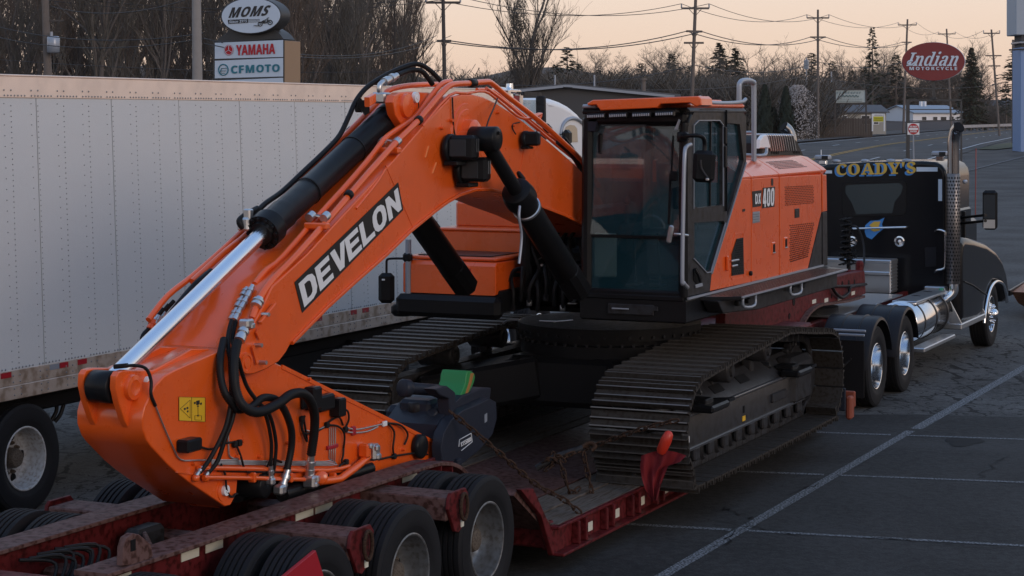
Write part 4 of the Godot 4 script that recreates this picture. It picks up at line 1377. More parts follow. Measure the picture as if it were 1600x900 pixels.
	pipe(ex, p3([330, 425, -7.88, 312, 440, -7.88, 300, 452, -7.9, 285, 470, -7.9, 268, 492, -7.92]), 0.03, M.hose, "hose")
	# linkage end: black pin housing low at the arm's far end
	part("link_pin", mb().cyl(T(650, 697, AN), T(650, 697, AN) + Vector3(0.07, 0, 0), 0.1, 20, 0.015), M.black, am)
	part("dark_pin", mb().cyl(Vector3(-7.4, 1.12, -12.0), Vector3(-8.0, 1.12, -12.0), 0.09, 18, 0.01).cyl(Vector3(-7.46, 1.0, -12.3), Vector3(-7.46, 0.98, -13.6), 0.055, 14).cyl(Vector3(-7.85, 1.0, -12.3), Vector3(-7.85, 0.98, -13.6), 0.09, 14), M.black, ex)


func coupler(ex: Node3D) -> void:
	# the quick coupler that hangs at the arm's end
	var t := -7.3
	var b := mb().slab(tp(t, [690, 700, 694, 676, 706, 655, 724, 640, 745, 632, 765, 622, 776, 628, 777, 655, 770, 680, 752, 702, 728, 722, 705, 736, 692, 726]), Vector3(-0.1, 0, 0), 0.012, 0.8)
	b.slab(tp(t - 0.1, [692, 700, 700, 668, 720, 650, 766, 626, 768, 606, 752, 607, 722, 618, 700, 640, 684, 664, 684, 716]), Vector3(-0.5, 0, 0), 0.012, 0.8)
	b.slab(tp(t - 0.6, [690, 700, 694, 676, 706, 655, 724, 640, 745, 632, 765, 622, 776, 628, 777, 655, 770, 680, 752, 702, 728, 722, 705, 736, 692, 726]), Vector3(-0.1, 0, 0), 0.012, 0.8)
	var cp := part("quick_coupler", b, M.navy, ex)
	var g := mb().slab(tp(t - 0.12, [731, 579.5, 737, 579.5, 742, 583, 743, 589, 741.5, 597, 738, 606, 733, 615, 727, 621, 719, 622, 721, 614, 725, 605, 728, 596, 728.5, 588]), Vector3(-0.25, 0, 0), 0.012, 0.8)
	part("hook", g, M.green, cp)
	for x in [734.5]:
		part("seam", mb().bar(T(x, 580.6, t - 0.2), T(x, 580.6, t - 0.2) + Vector3(-0.02, 0, 0), 0.1, 0.006), M.navy, cp)
	part("rust_edge", mb().slab(tp(t - 0.115, [736, 583, 741, 583, 737, 600, 731, 616, 727, 617, 733, 598]), Vector3(-0.012, 0, 0), 0.004), sm(0.3, 0.14, 0.03, 0.6), cp)
	part("cylinder", mb().cyl(T(630, 606, t - 0.4), T(686, 610, t - 0.25), 0.05, 16, 0.01).cyl(T(627, 606, t - 0.4), T(640, 607, t - 0.37), 0.075, 18, 0.015), M.navy, cp)
	part("knuckle", mb().slab(tp(t - 0.05, [680, 608, 700, 603, 712, 612, 714, 640, 704, 650, 702, 624, 688, 618]), Vector3(-0.12, 0, 0), 0.015), M.navy, cp)
	part("link", mb().bx(T(655, 650, t - 0.45), Vector3(0.5, 0.2, 0.36), 0.05).bx(T(655, 634, t - 0.4), Vector3(0.3, 0.12, 0.2), 0.03).cyl(T(620, 655, t - 0.7), T(690, 655, t - 0.15), 0.1, 18, 0.02), M.navy, cp)
	part("motor", mb().cyl(T(650, 628, t - 0.4), T(650, 645, t - 0.4), 0.07, 14, 0.01), M.frame, cp)
	# name plate
	var o := t + 0.003
	var X := Vector3(1, 0, 0)
	var fr := mb()
	for s in [[718, 687, 736, 677], [736, 677, 738, 690], [738, 690, 721, 704], [718, 687, 717, 698]]:
		fr.bar(T(s[0], s[1], o), T(s[2], s[3], o), 0.004, 0.006, X)
	part("plate_frame", fr, M.white, cp)
	var l := mb()
	letters(l, "KYS5000", T(719.5, 691.5, o), T(735.5, 682.5, o), T(720.5, 698, o), T(736.5, 689, o), X, 0.003, "Droid Sans", 0.0)
	part("lettering", l, M.white, cp)
	part("sticker", mb().slab(tp(o - 0.001, [757, 648, 761, 645, 761, 658, 757, 661]), Vector3(0.002, 0, 0)), M.tubegrey, cp)
	part("lug", mb().bx(T(716, 722, t + 0.02), Vector3(0.04, 0.06, 0.07), 0.01), M.navy, cp)


func perforate(b: Mb, c00: Vector3, c10: Vector3, c01: Vector3, c11: Vector3, nx: int, ny: int, n: Vector3) -> void:
	for j in ny:
		for i in nx:
			var u := (i + 0.5 + (0.25 if j % 2 else -0.25)) / nx
			var v := (j + 0.5) / ny
			var p := c00.lerp(c10, u).lerp(c01.lerp(c11, u), v)
			var du := (c10 - c00) / nx * 0.4
			var dv := (c01 - c00) / ny * 0.38
			b.quad(p - du, p - dv, p + du, p + dv, n)

func upper(ex: Node3D) -> void:
	var X := Vector3(1, 0, 0)
	# main deck and core
	var dk := mb()
	dk.slab([Vector3(-6.2, 0, -17.36), Vector3(-7.26, 0, -17.36), Vector3(-7.26, 0, -18.3), Vector3(-8.15, 0, -18.3), Vector3(-8.15, 0, -17.5), Vector3(-9.2, 0, -17.5), Vector3(-9.2, 0, -21.95), Vector3(-6.2, 0, -21.95)].map(func(p): return p + Vector3(0, 1.8, 0)), Vector3(0, 0.225, 0), 0.02)
	var deck := part("deck", dk, M.black, ex)
	part("recess", mb().bx(Vector3(-6.74, 1.915, -17.345), Vector3(0.46, 0.1, 0.02), 0.008).bx(Vector3(-6.5, 1.93, -17.345), Vector3(0.06, 0.04, 0.022), 0.004), M.frame, deck)
	part("handle", mb().bx(Vector3(-6.84, 1.92, -17.33), Vector3(0.17, 0.014, 0.012), 0.003), M.tubegrey, deck)
	var core := mb()
	core.bx(Vector3(C, 2.55, -20.55), Vector3(2.94, 1.05, 2.75), 0.03)
	part("engine_bay", core, M.black, ex)
	# orange doors of the near side
	var panels := [
		["door", [1159, 280, 1173.5, 279, 1173.5, 441, 1110, 455, 1111.5, 430, 1136.5, 352, 1150, 305], M.orange],
		["door", [1174.5, 279, 1217, 276, 1218, 431, 1174.5, 440.5], M.orange],
		["door", [1218.5, 276, 1283, 272.5, 1283.5, 332, 1262, 421.5, 1219, 430.5], M.orange],
		["lower_panel", [1284, 335, 1284, 416.5, 1263.5, 421], M.frame],
		["corner_panel", [1285, 272.5, 1291.5, 273, 1292.5, 330, 1285.5, 331], M.orange],
		["corner_panel", [1285.5, 331.5, 1292.5, 331, 1293.5, 414, 1286, 416], M.frame]]
	var made := []
	for p in panels:
		made.append(part(p[0], mb().slab(tp(SIDE, p[1]), Vector3(-0.06, 0, 0), 0.007), p[2], ex))
	# the shoulder above them
	var zs := [T(1160, 279, SIDE).z, T(1173.5, 279, SIDE).z, T(1217, 276, SIDE).z, T(1283.5, 272.5, SIDE).z, T(1291.5, 273, SIDE).z]
	for i in 4:
		var z0: float = zs[i] - 0.006
		var z1: float = zs[i + 1] + 0.006
		var sec := []
		for q in [[-6.2, 3.095], [-6.2, 3.11], [-6.235, 3.14], [-6.42, 3.255], [-6.5, 3.27], [-7.25, 3.275], [-7.25, 3.05], [-6.25, 3.05]]:
			sec.append(Vector3(q[0], q[1], z0))
		made.append(part("hood", mb().slab(sec, Vector3(0, 0, z1 - z0), 0.008, 0.85), M.orange, ex))
	part("hood", mb().bx(Vector3(-8.2, 3.0, -20.6), Vector3(1.88, 0.44, 2.6), 0.04), M.orange, ex)
	# openings for air
	var g := mb()
	perforate(g, T(1226, 291, SIDE + 0.002), T(1271, 289, SIDE + 0.002), T(1227, 322, SIDE + 0.002), T(1272, 318, SIDE + 0.002), 18, 11, X)
	part("vent_hole", g, M.pit, made[2], "stuff")
	g = mb()
	perforate(g, T(1234, 351, SIDE + 0.002), T(1273, 347, SIDE + 0.002), T(1234, 411, SIDE + 0.002), T(1262, 402, SIDE + 0.002), 13, 18, X)
	part("vent_hole", g, M.pit, made[2], "stuff")
	g = mb()
	var up := Vector3(0.115, 0.185, 0).normalized()
	perforate(g, Vector3(-6.39, 3.236, zs[2] - 0.12) + up * 0.003, Vector3(-6.39, 3.236, zs[3] + 0.5) + up * 0.003, Vector3(-6.255, 3.153, zs[2] - 0.17) + up * 0.003, Vector3(-6.255, 3.153, zs[3] + 0.36) + up * 0.003, 18, 6, up)
	part("vent_hole", g, M.pit, made[8], "stuff")
	# mesh window in the front door
	var mw := tp(SIDE + 0.003, [1151, 373, 1161, 371, 1162, 428, 1143, 431, 1143, 397])
	var mp := part("mesh_panel", mb().slab(mw, Vector3(0.004, 0, 0), 0.001), M.black, made[0])
	g = mb()
	perforate(g, T(1151, 375, SIDE + 0.009), T(1161, 373, SIDE + 0.009), T(1144, 430, SIDE + 0.009), T(1161.5, 427, SIDE + 0.009), 6, 15, X)
	part("vent_hole", g, M.pit, mp, "stuff")
	var rim := mb()
	var ro := [1148, 366, 1161, 364, 1162.5, 434, 1144, 437, 1141, 432, 1141, 396]
	for i in 6:
		rim.bar(T(ro[i * 2], ro[i * 2 + 1], SIDE), T(ro[(i * 2 + 2) % 12], ro[(i * 2 + 3) % 12], SIDE), 0.012, 0.008, X)
	part("rim", rim, M.orange, made[0])
	part("handle", mb().bar(T(1143, 408, SIDE + 0.02), T(1154, 406, SIDE + 0.02), 0.022, 0.02, Vector3.UP, 0.006).bar(T(1144, 416, SIDE + 0.02), T(1152, 414.5, SIDE + 0.02), 0.022, 0.02, Vector3.UP, 0.006), M.zinc, made[0])
	part("hinge", mb().bar(T(1136, 400, SIDE + 0.015), T(1136.5, 423, SIDE + 0.015), 0.035, 0.03, X, 0.008), M.orange, made[0])
	part("latch", mb().cyl(T(1171, 427, SIDE), T(1171, 427, SIDE) + Vector3(0.03, 0, 0), 0.025, 10, 0.006), M.black, made[0])
	for q in [[1208, 388, 1], [1227, 380, 2]]:
		var o := T(q[0], q[1], SIDE)
		var lt := part("latch", mb().bx(o, Vector3(0.02, 0.13, 0.12), 0.008), M.orange, made[q[2]])
		part("recess", mb().bx(o + Vector3(0.006, 0, 0), Vector3(0.014, 0.09, 0.07), 0.004), M.pit, lt)
		part("trim", mb().bx(o + Vector3(0.014, -0.045, 0), Vector3(0.01, 0.012, 0.09), 0.003), M.zinc, lt)
	part("grip", mb().bx(T(1245, 333, SIDE), Vector3(0.012, 0.1, 0.17), 0.004).bx(T(1245, 333, SIDE) + Vector3(0.004, 0, 0.03), Vector3(0.012, 0.06, 0.07), 0.004), M.decal, made[2])
	part("sticker", mb().slab(tp(SIDE + 0.002, [1176, 331, 1187, 330, 1187, 347, 1176, 349]), Vector3(0.002, 0, 0)), M.tubegrey, made[1])
	g = mb()
	for k in 4:
		g.bar(T(1177, 335 + k * 4, SIDE + 0.005), T(1186, 334 + k * 4, SIDE + 0.005), 0.002, 0.012, X)
	part("print", g, M.decal, made[1])
	part("sticker", mb().slab(tp(SIDE + 0.002, [1205, 279, 1208, 279, 1208, 290, 1205, 290]), Vector3(0.002, 0, 0)), M.decal, made[1])
	part("sticker", mb().slab(tp(SIDE + 0.002, [1160, 327, 1164, 326, 1164, 330, 1160, 331]), Vector3(0.002, 0, 0)), M.decal, made[0])
	# model number
	part("decal", mb().slab(tp(SIDE + 0.002, [1175, 299, 1190, 297, 1189, 322, 1176, 324]), Vector3(0.002, 0, 0)), M.decal, made[1])
	var l := mb()
	l.slab(tp(SIDE + 0.004, [1192, 293.5, 1211, 291.5, 1210, 323, 1191, 325.5]), Vector3(0.001, 0, 0))
	part("number_edge", l, M.decal, made[1])
	l = mb()
	block_letters(l, "400", T(1192, 295, SIDE + 0.007), T(1210, 293, SIDE + 0.007), T(1192, 324, SIDE + 0.007), T(1209, 321.5, SIDE + 0.007), X, 0.002, 0.22)
	block_letters(l, "DX", T(1180, 303, SIDE + 0.007), T(1188.5, 302, SIDE + 0.007), T(1180, 319, SIDE + 0.007), T(1188.5, 318, SIDE + 0.007), X, 0.002, 0.2)
	part("number", l, M.white, made[1])
	# counterweight
	var cw := []
	for i in 13:
		var a := PI * i / 12.0
		cw.append(Vector3(C + cos(a) * 1.48, 1.82, -21.98 - sin(a) * 0.42))
	part("counterweight", mb().slab(cw, Vector3(0, 1.2, 0), 0.05, 0.85), M.frame, ex)
	# catwalk
	var ck := part("catwalk", mb().slab([Vector3(-6.2, 1.985, -17.75), Vector3(-5.86, 1.985, -17.95), Vector3(-5.86, 1.985, -21.7), Vector3(-6.2, 1.985, -22.0)], Vector3(0, 0.035, 0), 0.006), M.black, ex)
	var tread := mb()
	for i in 92:
		for j in 7:
			var p := Vector3(-6.16 + j * 0.043, 2.021, -17.98 - i * 0.04)
			var s := 0.35 if (i + j) % 2 else -0.35
			tread.bx(p, Vector3(0.03, 0.005, 0.009), 0.0, Basis(Vector3.UP, s + 0.8))
	part("tread", tread, sm(0.09, 0.05, 0.045, 0.35, 0.4), ck, "stuff")  # reddish reflection put into the tread colour
	part("edge_strip", mb().bar(Vector3(-5.852, 2.013, -17.95), Vector3(-5.852, 2.013, -21.7), 0.012, 0.016), M.tubegrey, ck)
	part("edge_strip", mb().bar(Vector3(-6.185, 2.035, -17.37), Vector3(-6.185, 2.035, -21.9), 0.016, 0.02), M.tubegrey, ex)
	var sk := mb()
	sk.slab([Vector3(-6.02, 1.985, -17.75), Vector3(-6.02, 1.985, -21.9), Vector3(-6.02, 1.8, -21.9), Vector3(-6.02, 1.8, -19.0), Vector3(-6.02, 1.86, -17.9)], Vector3(-0.16, 0, 0), 0.01)
	part("skirt", sk, M.frame, ex)
	for z in [-18.2, -18.5, -20.0, -20.4]:
		part("bracket", mb().bx(Vector3(-5.98, 1.93, z), Vector3(0.05, 0.05, 0.08), 0.008), M.black, ex)
	for q in [[1161, 463, 1162, 479, 1179, 477, 1180, 460], [1235, 446, 1236, 460, 1251, 457, 1252, 442]]:
		pipe(ex, tp(-5.87, q), 0.014, M.tubegrey, "step_handle", 3)
	# rails behind the cab
	pipe(ex, tp(-6.4, [1155, 190, 1155, 140, 1156, 130, 1161, 126, 1172, 126, 1177, 130, 1178, 140, 1178, 252]), 0.027, M.tubegrey, "grab_rail", 4)
	pipe(ex, [T(1162, 207, -6.55), T(1178, 207, -6.4)], 0.018, M.tubegrey, "rung", 1)
	pipe(ex, [T(1166, 242, -6.55), T(1190, 243, -6.4), T(1197, 240, -6.4), T(1198, 230, -6.4)], 0.018, M.tubegrey, "rung", 3)
	# ribbed cover over the engine
	var rc := mb()
	var t := -6.72
	rc.slab(tp(t, [1190, 252, 1190, 224, 1194, 214, 1204, 212, 1238, 211, 1246, 218, 1256, 240, 1259, 252]), Vector3(-0.75, 0, 0), 0.03)
	var cov := part("muffler_cover", rc, M.decal, ex)
	for i in 12:
		var x := 1200.0 + i * 3.5
		part("rib", mb().bar(T(x, 211, t + 0.015), T(x + 4.5, 236, t + 0.015), 0.022, 0.02, X, 0.005).bar(T(x, 211, t + 0.015), T(x, 211, t + 0.015) + Vector3(-0.75, 0.012, 0), 0.03, 0.022, Vector3.UP, 0.006), M.zinc, cov)
	part("end_cap", mb().slab(tp(t + 0.03, [1188, 232, 1189, 218, 1194, 211, 1199, 210, 1201, 216, 1205, 232]), Vector3(-0.06, 0, 0), 0.015), M.white, cov)
	for x in [1211, 1250]:
		part("clip", mb().bx(T(x, 247, t + 0.02), Vector3(0.03, 0.05, 0.1), 0.008), M.zinc, cov)
	g = mb()
	for i in 5:
		g.bx(T(1206 + i * 2.6, 239, t + 0.004), Vector3(0.004, 0.03, 0.014))
		g.bx(T(1240 + i * 2.4, 238, t + 0.004), Vector3(0.004, 0.03, 0.014))
	part("vent_hole", g, M.pit, cov)
	# stepped lockers on the far side
	var zf := -17.45
	var lk := mb()
	lk.slab([Vector3(-9.2, 1.98, zf), Vector3(-9.2, 2.26, zf), Vector3(-9.2, 2.3, zf - 0.04), Vector3(-9.2, 2.3, -19.0), Vector3(-9.2, 1.98, -19.0)], Vector3(1.02, 0, 0), 0.015)
	var lo := part("locker", lk, M.orange, ex)
	part("lid", mb().bx(Vector3(-8.69, 2.325, -17.95), Vector3(1.0, 0.035, 0.94), 0.012), M.orange, lo)
	part("tread", mb().bx(Vector3(-8.69, 2.348, -17.95), Vector3(0.8, 0.008, 0.75), 0.003), M.black, lo)
	var lp := part("lamp_recess", mb().bx(S(731, 440, zf), Vector3(0.13, 0.12, 0.016), 0.006), M.decal, lo)
	part("lens", mb().cyl(S(735, 442, zf), S(735, 442, zf) + Vector3(0, 0, 0.02), 0.035, 14, 0.006), M.tubegrey, lp)
	part("bolt", mb().cyl(S(698, 424, zf), S(698, 424, zf) + Vector3(0, 0, 0.02), 0.016, 8), M.zinc, lo)
	part("sticker", mb().bx(S(732, 424, zf), Vector3(0.05, 0.055, 0.006)), M.tapered, lo)
	part("locker", mb().bx(Vector3(-8.69, 2.43, -18.85), Vector3(1.01, 0.25, 1.25), 0.015), M.orange, ex)
	part("lid", mb().bx(Vector3(-8.69, 2.565, -18.85), Vector3(1.03, 0.03, 1.27), 0.01), M.orange, ex)
	part("locker", mb().bx(Vector3(-8.69, 2.7, -19.3), Vector3(1.0, 0.28, 1.4), 0.03), M.orange, ex)
	part("hood", mb().bx(Vector3(-8.69, 2.95, -19.8), Vector3(1.0, 0.3, 1.2), 0.05), M.orange, ex)
	part("bumper", mb().bx(Vector3(-8.68, 1.86, -17.44), Vector3(1.14, 0.22, 0.16), 0.05).cyl(Vector3(-9.22, 1.86, -17.5), Vector3(-9.22, 1.74, -17.5), 0.12, 16, 0.03), M.black, ex)
	pipe(ex, [S(638, 470, zf), S(638, 440, zf), S(638, 374, zf)], 0.03, M.tubegrey, "post", 1)
	pipe(ex, [S(637, 404, zf), S(612, 404, zf + 0.02), S(605, 406, zf + 0.05), S(604, 412, zf + 0.05), S(604, 430, zf + 0.05)], 0.012, M.black, "mirror_arm", 3)
	part("clamp", mb().bx(S(637, 402, zf), Vector3(0.09, 0.09, 0.08), 0.02), M.black, ex)
	part("clamp", mb().bx(S(638, 467, zf), Vector3(0.12, 0.06, 0.12), 0.02), M.black, ex)
	var mr := part("mirror", mb().bx(S(604, 450, zf + 0.05), Vector3(0.16, 0.3, 0.09), 0.035, Basis(Vector3.UP, 0.3)), M.black, ex)
	part("tag", mb().bx(S(599, 437, zf + 0.11), Vector3(0.03, 0.015, 0.01), 0.0), M.white, mr)
	part("boom_foot", mb().bx(Vector3(-7.7, 2.02, -18.3), Vector3(0.85, 0.46, 0.6), 0.05).bx(Vector3(-7.36, 2.4, -18.4), Vector3(0.1, 0.9, 1.2), 0.03).bx(Vector3(-8.04, 2.4, -18.4), Vector3(0.1, 0.9, 1.2), 0.03), M.black, ex)
	# valves and hoses at the boom's foot
	var vb := mb()
	vb.bx(Vector3(-7.75, 2.2, -18.5), Vector3(0.7, 0.4, 0.5), 0.04)
	vb.bx(Vector3(-7.7, 1.95, -18.15), Vector3(0.8, 0.3, 0.3), 0.04)
	for k in 6:
		vb.cyl(Vector3(-8.02 + k * 0.12, 2.4, -18.4), Vector3(-8.02 + k * 0.12, 2.5, -18.4), 0.035, 10, 0.01)
	part("valve_bank", vb, M.black, ex)
	for k in 10:
		var a0 := S(775 + k * 13, 470 + 8 * (k % 3), -17.75)
		pipe(ex, [a0, a0 + Vector3(0.02, 0.18, 0.03), a0 + Vector3(0.06 * sin(k * 2.0), 0.34, -0.1), a0 + Vector3(0.12 * sin(k * 1.3), 0.3 + 0.05 * (k % 2), -0.4)], 0.02, M.hose, "hose", 5)
		if k % 2 == 0:
			part("fitting", mb().cyl(a0, a0 + Vector3(0, 0.06, 0.0), 0.03, 8, 0.006), M.zinc if k % 4 == 0 else M.frame, ex)
	for k in 7:
		var x := -8.05 + k * 0.1
		pipe(ex, [Vector3(x, 2.45, -18.35), Vector3(x + 0.03, 2.6 + 0.04 * (k % 3), -18.2), Vector3(x - 0.05, 2.5, -17.95 + 0.05 * (k % 2)), Vector3(x + 0.06, 2.2, -17.85), Vector3(x + 0.02, 1.9, -18.0)], 0.018, M.hose, "hose", 6)
	for q in [[781, 464], [896, 465]]:
		var o := S(q[0], q[1], -17.9)
		part("fitting", mb().bx(o, Vector3(0.06, 0.08, 0.05), 0.012).cyl(o, o + Vector3(0, 0, 0.06), 0.03, 8, 0.008).bx(o - Vector3(0, 0.055, -0.02), Vector3(0.09, 0.01, 0.04)), M.zinc, ex)
	var bt := mb()
	for q in [[698, 432], [806, 437], [784, 443], [865, 423], [884, 445], [868, 502], [860, 433], [790, 480], [848, 414]]:
		bt.cyl(S(q[0], q[1], -17.95), S(q[0], q[1], -17.95) + Vector3(0, 0, 0.03), 0.012, 6)
	part("bolt", bt, M.zinc, ex, "stuff")
	pipe(ex, [S(787, 505, -18.0), S(795, 500, -17.9), S(810, 499, -17.9)], 0.012, M.tubegrey, "hose", 4)
	pipe(ex, [S(843, 501, -17.9), S(870, 502, -17.9), S(895, 500, -17.9)], 0.008, M.zinc, "pipe", 2)
	pipe(ex, [S(820, 420, -18.1), S(824, 432, -18.0), S(829, 442, -17.95), S(838, 444, -18.0)], 0.035, M.tubegrey, "hose", 5)
	pipe(ex, [S(834, 410, -18.0), S(847, 402, -18.0)], 0.008, M.zinc, "pipe", 1)


func cab(ex: Node3D) -> void:
	var X := Vector3(1, 0, 0)
	var door := tp(SIDE, [1074, 463, 1074, 206, 1078, 187, 1085, 175, 1096, 170, 1110, 169, 1159, 174, 1166, 182, 1166, 253, 1149, 306, 1136, 352, 1112, 428, 1109.5, 455])
	cut_plate("door_frame", door, [
		tp(SIDE, [1085, 322, 1085, 200, 1088, 192, 1095, 189, 1122, 189, 1127, 192, 1129, 200, 1129, 319, 1125, 321, 1090, 325]),
		tp(SIDE, [1085, 348, 1131, 345, 1133, 350, 1112, 421, 1108, 424, 1103, 423, 1085, 402]),
		tp(SIDE, [1136, 192, 1156, 194, 1162, 250, 1147, 304, 1136, 340])], 0.05, M.frame, ex)
	var door_m := mb()
	for f in [[1084, 326, 1084, 196, 1092, 188, 1124, 188, 1130, 196, 1130, 322], [1084, 404, 1104, 426, 1111, 425, 1134, 348]]:
		for i in f.size() / 2 - 1:
			door_m.bar(T(f[i * 2], f[i * 2 + 1], SIDE + 0.004), T(f[i * 2 + 2], f[i * 2 + 3], SIDE + 0.004), 0.008, 0.014, X)
	part("window_trim", door_m, M.tubegrey, ex)
	part("seam_strip", mb().bar(T(1134, 172, SIDE + 0.003), T(1134, 330, SIDE + 0.003), 0.008, 0.03, X), M.pit, ex)
	for s in [[1131, 198, 1131, 225], [1131, 228, 1131, 262]]:
		part("hinge", mb().bar(T(s[0] + 2, s[1], SIDE + 0.02), T(s[2] + 2, s[3], SIDE + 0.02), 0.035, 0.03, X, 0.008), M.black, ex)
	part("diagonal_trim", mb().bar(T(1166, 254, SIDE + 0.004), T(1136, 352, SIDE + 0.004), 0.012, 0.014, X).bar(T(1136, 352, SIDE + 0.004), T(1112, 428, SIDE + 0.004), 0.012, 0.014, X), M.tubegrey, ex)
	var pi := SIDE - 0.03
	part("window_pane", mb().slab(tp(pi, [1084, 326, 1084, 188, 1130, 188, 1130, 324]), Vector3(-0.006, 0, 0)), M.glass, ex)
	part("window_pane", mb().slab(tp(pi, [1084, 346, 1135, 344, 1112, 426, 1102, 426, 1084, 406]), Vector3(-0.006, 0, 0)), M.glass, ex)
	part("window_pane", mb().slab(tp(pi, [1135, 190, 1158, 192, 1163, 250, 1147, 308, 1135, 345]), Vector3(-0.006, 0, 0)), M.glass, ex)
	part("window_bar", mb().bar(T(1110, 190, pi + 0.006), T(1109, 322, pi + 0.006), 0.014, 0.02, X), M.black, ex)
	# door handle
	part("handle_recess", mb().slab(tp(SIDE + 0.002, [1083, 420, 1088, 418, 1095, 432, 1096, 442, 1089, 445, 1083, 438]), Vector3(0.006, 0, 0), 0.002), M.pit, ex)
	part("door_handle", mb().tube(cm(tp(SIDE + 0.03, [1086, 421, 1091, 430, 1094, 440]), 4), 0.014, 8), M.black, ex)
	part("plate", mb().slab(tp(SIDE + 0.002, [1085, 445, 1096, 442, 1097, 447, 1086, 450]), Vector3(0.01, 0, 0), 0.002), M.tubegrey, ex)
	# pillars, sill, header
	var pl := mb()
	pl.bar(Vector3(-7.2, 2.03, FRONT - 0.03), Vector3(-7.2, 3.72, FRONT - 0.05), 0.1, 0.1, Vector3(0, 0, 1), 0.03)
	pl.bar(Vector3(-6.245, 2.03, FRONT - 0.03), Vector3(-6.245, 3.7, FRONT - 0.05), 0.075, 0.08, Vector3(0, 0, 1), 0.03)
	pl.bx(Vector3(-6.72, 2.06, FRONT - 0.05), Vector3(1.03, 0.08, 0.1), 0.02)
	pl.bx(Vector3(-6.72, 3.7, FRONT - 0.06), Vector3(1.03, 0.12, 0.12), 0.03)
	pl.bar(Vector3(-7.2, 2.03, -19.06), Vector3(-7.2, 3.7, -19.06), 0.09, 0.09, Vector3(0, 0, 1), 0.02)
	pl.bar(Vector3(-7.21, 3.7, -17.4), Vector3(-7.21, 3.7, -19.06), 0.07, 0.1, Vector3.UP, 0.02)
	pl.bar(Vector3(-7.21, 2.5, -17.4), Vector3(-7.21, 2.5, -19.06), 0.05, 0.07, Vector3.UP, 0.02)
	pl.bx(Vector3(-7.21, 2.25, -18.2), Vector3(0.04, 0.45, 1.7), 0.01)
	pl.bx(Vector3(-6.72, 2.03, -18.2), Vector3(1.0, 0.05, 1.7), 0.01)
	pl.bx(Vector3(-6.72, 2.55, -19.07), Vector3(1.0, 1.0, 0.06), 0.01)
	pl.bx(Vector3(-6.72, 3.66, -19.05), Vector3(1.0, 0.14, 0.08), 0.02)
	part("cab_frame", pl, M.black, ex)
	part("corner_post", mb().tube(cm([Vector3(-6.215, 2.05, FRONT + 0.0), Vector3(-6.215, 3.5, FRONT), Vector3(-6.215, 3.64, FRONT - 0.03), Vector3(-6.22, 3.72, FRONT - 0.14)], 5), 0.035, 12), M.black, ex)
	var gl := mb()
	gl.bx(Vector3(-6.72, 3.12, FRONT - 0.06), Vector3(0.9, 1.03, 0.006), 0.0, Basis(X, -0.1))
	part("windscreen", gl, M.glass, ex)
	part("windscreen", mb().bx(Vector3(-6.72, 2.34, FRONT - 0.03), Vector3(0.9, 0.48, 0.006), 0.0, Basis(X, -0.02)), M.glass, ex)
	part("windscreen_bar", mb().bx(Vector3(-6.72, 2.592, FRONT - 0.03), Vector3(0.92, 0.03, 0.03), 0.006), M.black, ex)
	part("window_pane", mb().bx(Vector3(-7.22, 3.1, -18.2), Vector3(0.006, 1.1, 1.6)), M.glass, ex)
	part("window_pane", mb().bx(Vector3(-6.72, 3.32, -19.07), Vector3(0.9, 0.56, 0.006)), M.glass, ex)
	# roof
	var vis := []
	for q in [[917, 161], [926, 156], [1090, 150], [1095, 154], [1096, 164], [1088, 167], [1077, 161], [1032, 163], [1026, 169], [938, 173], [931, 164], [918, 165]]:
		vis.append(S(q[0], q[1], -17.22))
	var vz := part("roof_visor", mb().slab(vis, Vector3(0, 0, -0.32), 0.012), M.orange, ex)
	part("roof", mb().bx(Vector3(-6.71, 3.82, -18.35), Vector3(0.98, 0.07, 1.66), 0.03), M.orange, ex)
	part("roof_band", mb().bx(Vector3(-6.72, 3.765, -18.3), Vector3(1.05, 0.07, 1.75), 0.03), M.frame, ex)
	part("roof_rail", mb().tube(cm(tp(-6.24, [1094, 152, 1104, 158, 1116, 161, 1142, 161, 1160, 159, 1165, 155]), 4), 0.02, 8), M.tubegrey, ex)
	part("roof_hatch", mb().bx(Vector3(-6.7, 3.865, -18.4), Vector3(0.7, 0.03, 0.9), 0.012), M.orange, ex)
	part("bracket", mb().bx(S(985, 174, -17.34), Vector3(0.96, 0.06, 0.1), 0.02), M.black, ex)
	for q in [[932, 181.5], [966.5, 180.5], [1003, 179.5], [1039, 178]]:
		var o := S(q[0], q[1], -17.18)
		var lb := part("light_bar", mb().bx(o, Vector3(0.185, 0.05, 0.06), 0.008, Basis(Vector3(0, 0, 1), 0.04)), M.black, ex)
		for i in 8:
			part("lens", mb().bx(o + Vector3(-0.075 + i * 0.0215, -0.003 + i * 0.0009, 0.03), Vector3(0.014, 0.024, 0.006), 0.002), M.tubegrey, lb)
	part("beacon", mb().cyl(S(911, 166, -17.3), S(932, 166, -17.3), 0.02, 10, 0.006), M.tubegrey, ex)
	part("bracket", mb().slab([S(912, 206, FRONT), S(914, 190, FRONT), S(928, 180, FRONT), S(935, 186, FRONT), S(930, 206, FRONT)], Vector3(0, 0, -0.1), 0.01), M.navy, ex)
	part("wind_deflector", mb().slab([S(1053, 203, FRONT + 0.04), S(1060, 186, FRONT + 0.04), S(1062, 188, FRONT + 0.04), S(1058, 203, FRONT + 0.04)], Vector3(0, 0, -0.03), 0.004), M.tubegrey, ex)
	# handrail, mirrors, wiper
	pipe(ex, p3([1079, 226, -6.13, 1073, 229, -6.12, 1070, 240, -6.11, 1068, 300, -6.11, 1066, 430, -6.11, 1068, 442, -6.11, 1074, 449, -6.14]), 0.02, M.tubegrey, "handrail", 4)
	pipe(ex, p3([1066, 213, -6.18, 1080, 212, -6.05, 1092, 212, -5.98, 1099, 216, -5.95, 1101, 226, -5.95, 1100, 244, -5.95]), 0.02, M.black, "mirror_arm", 4)
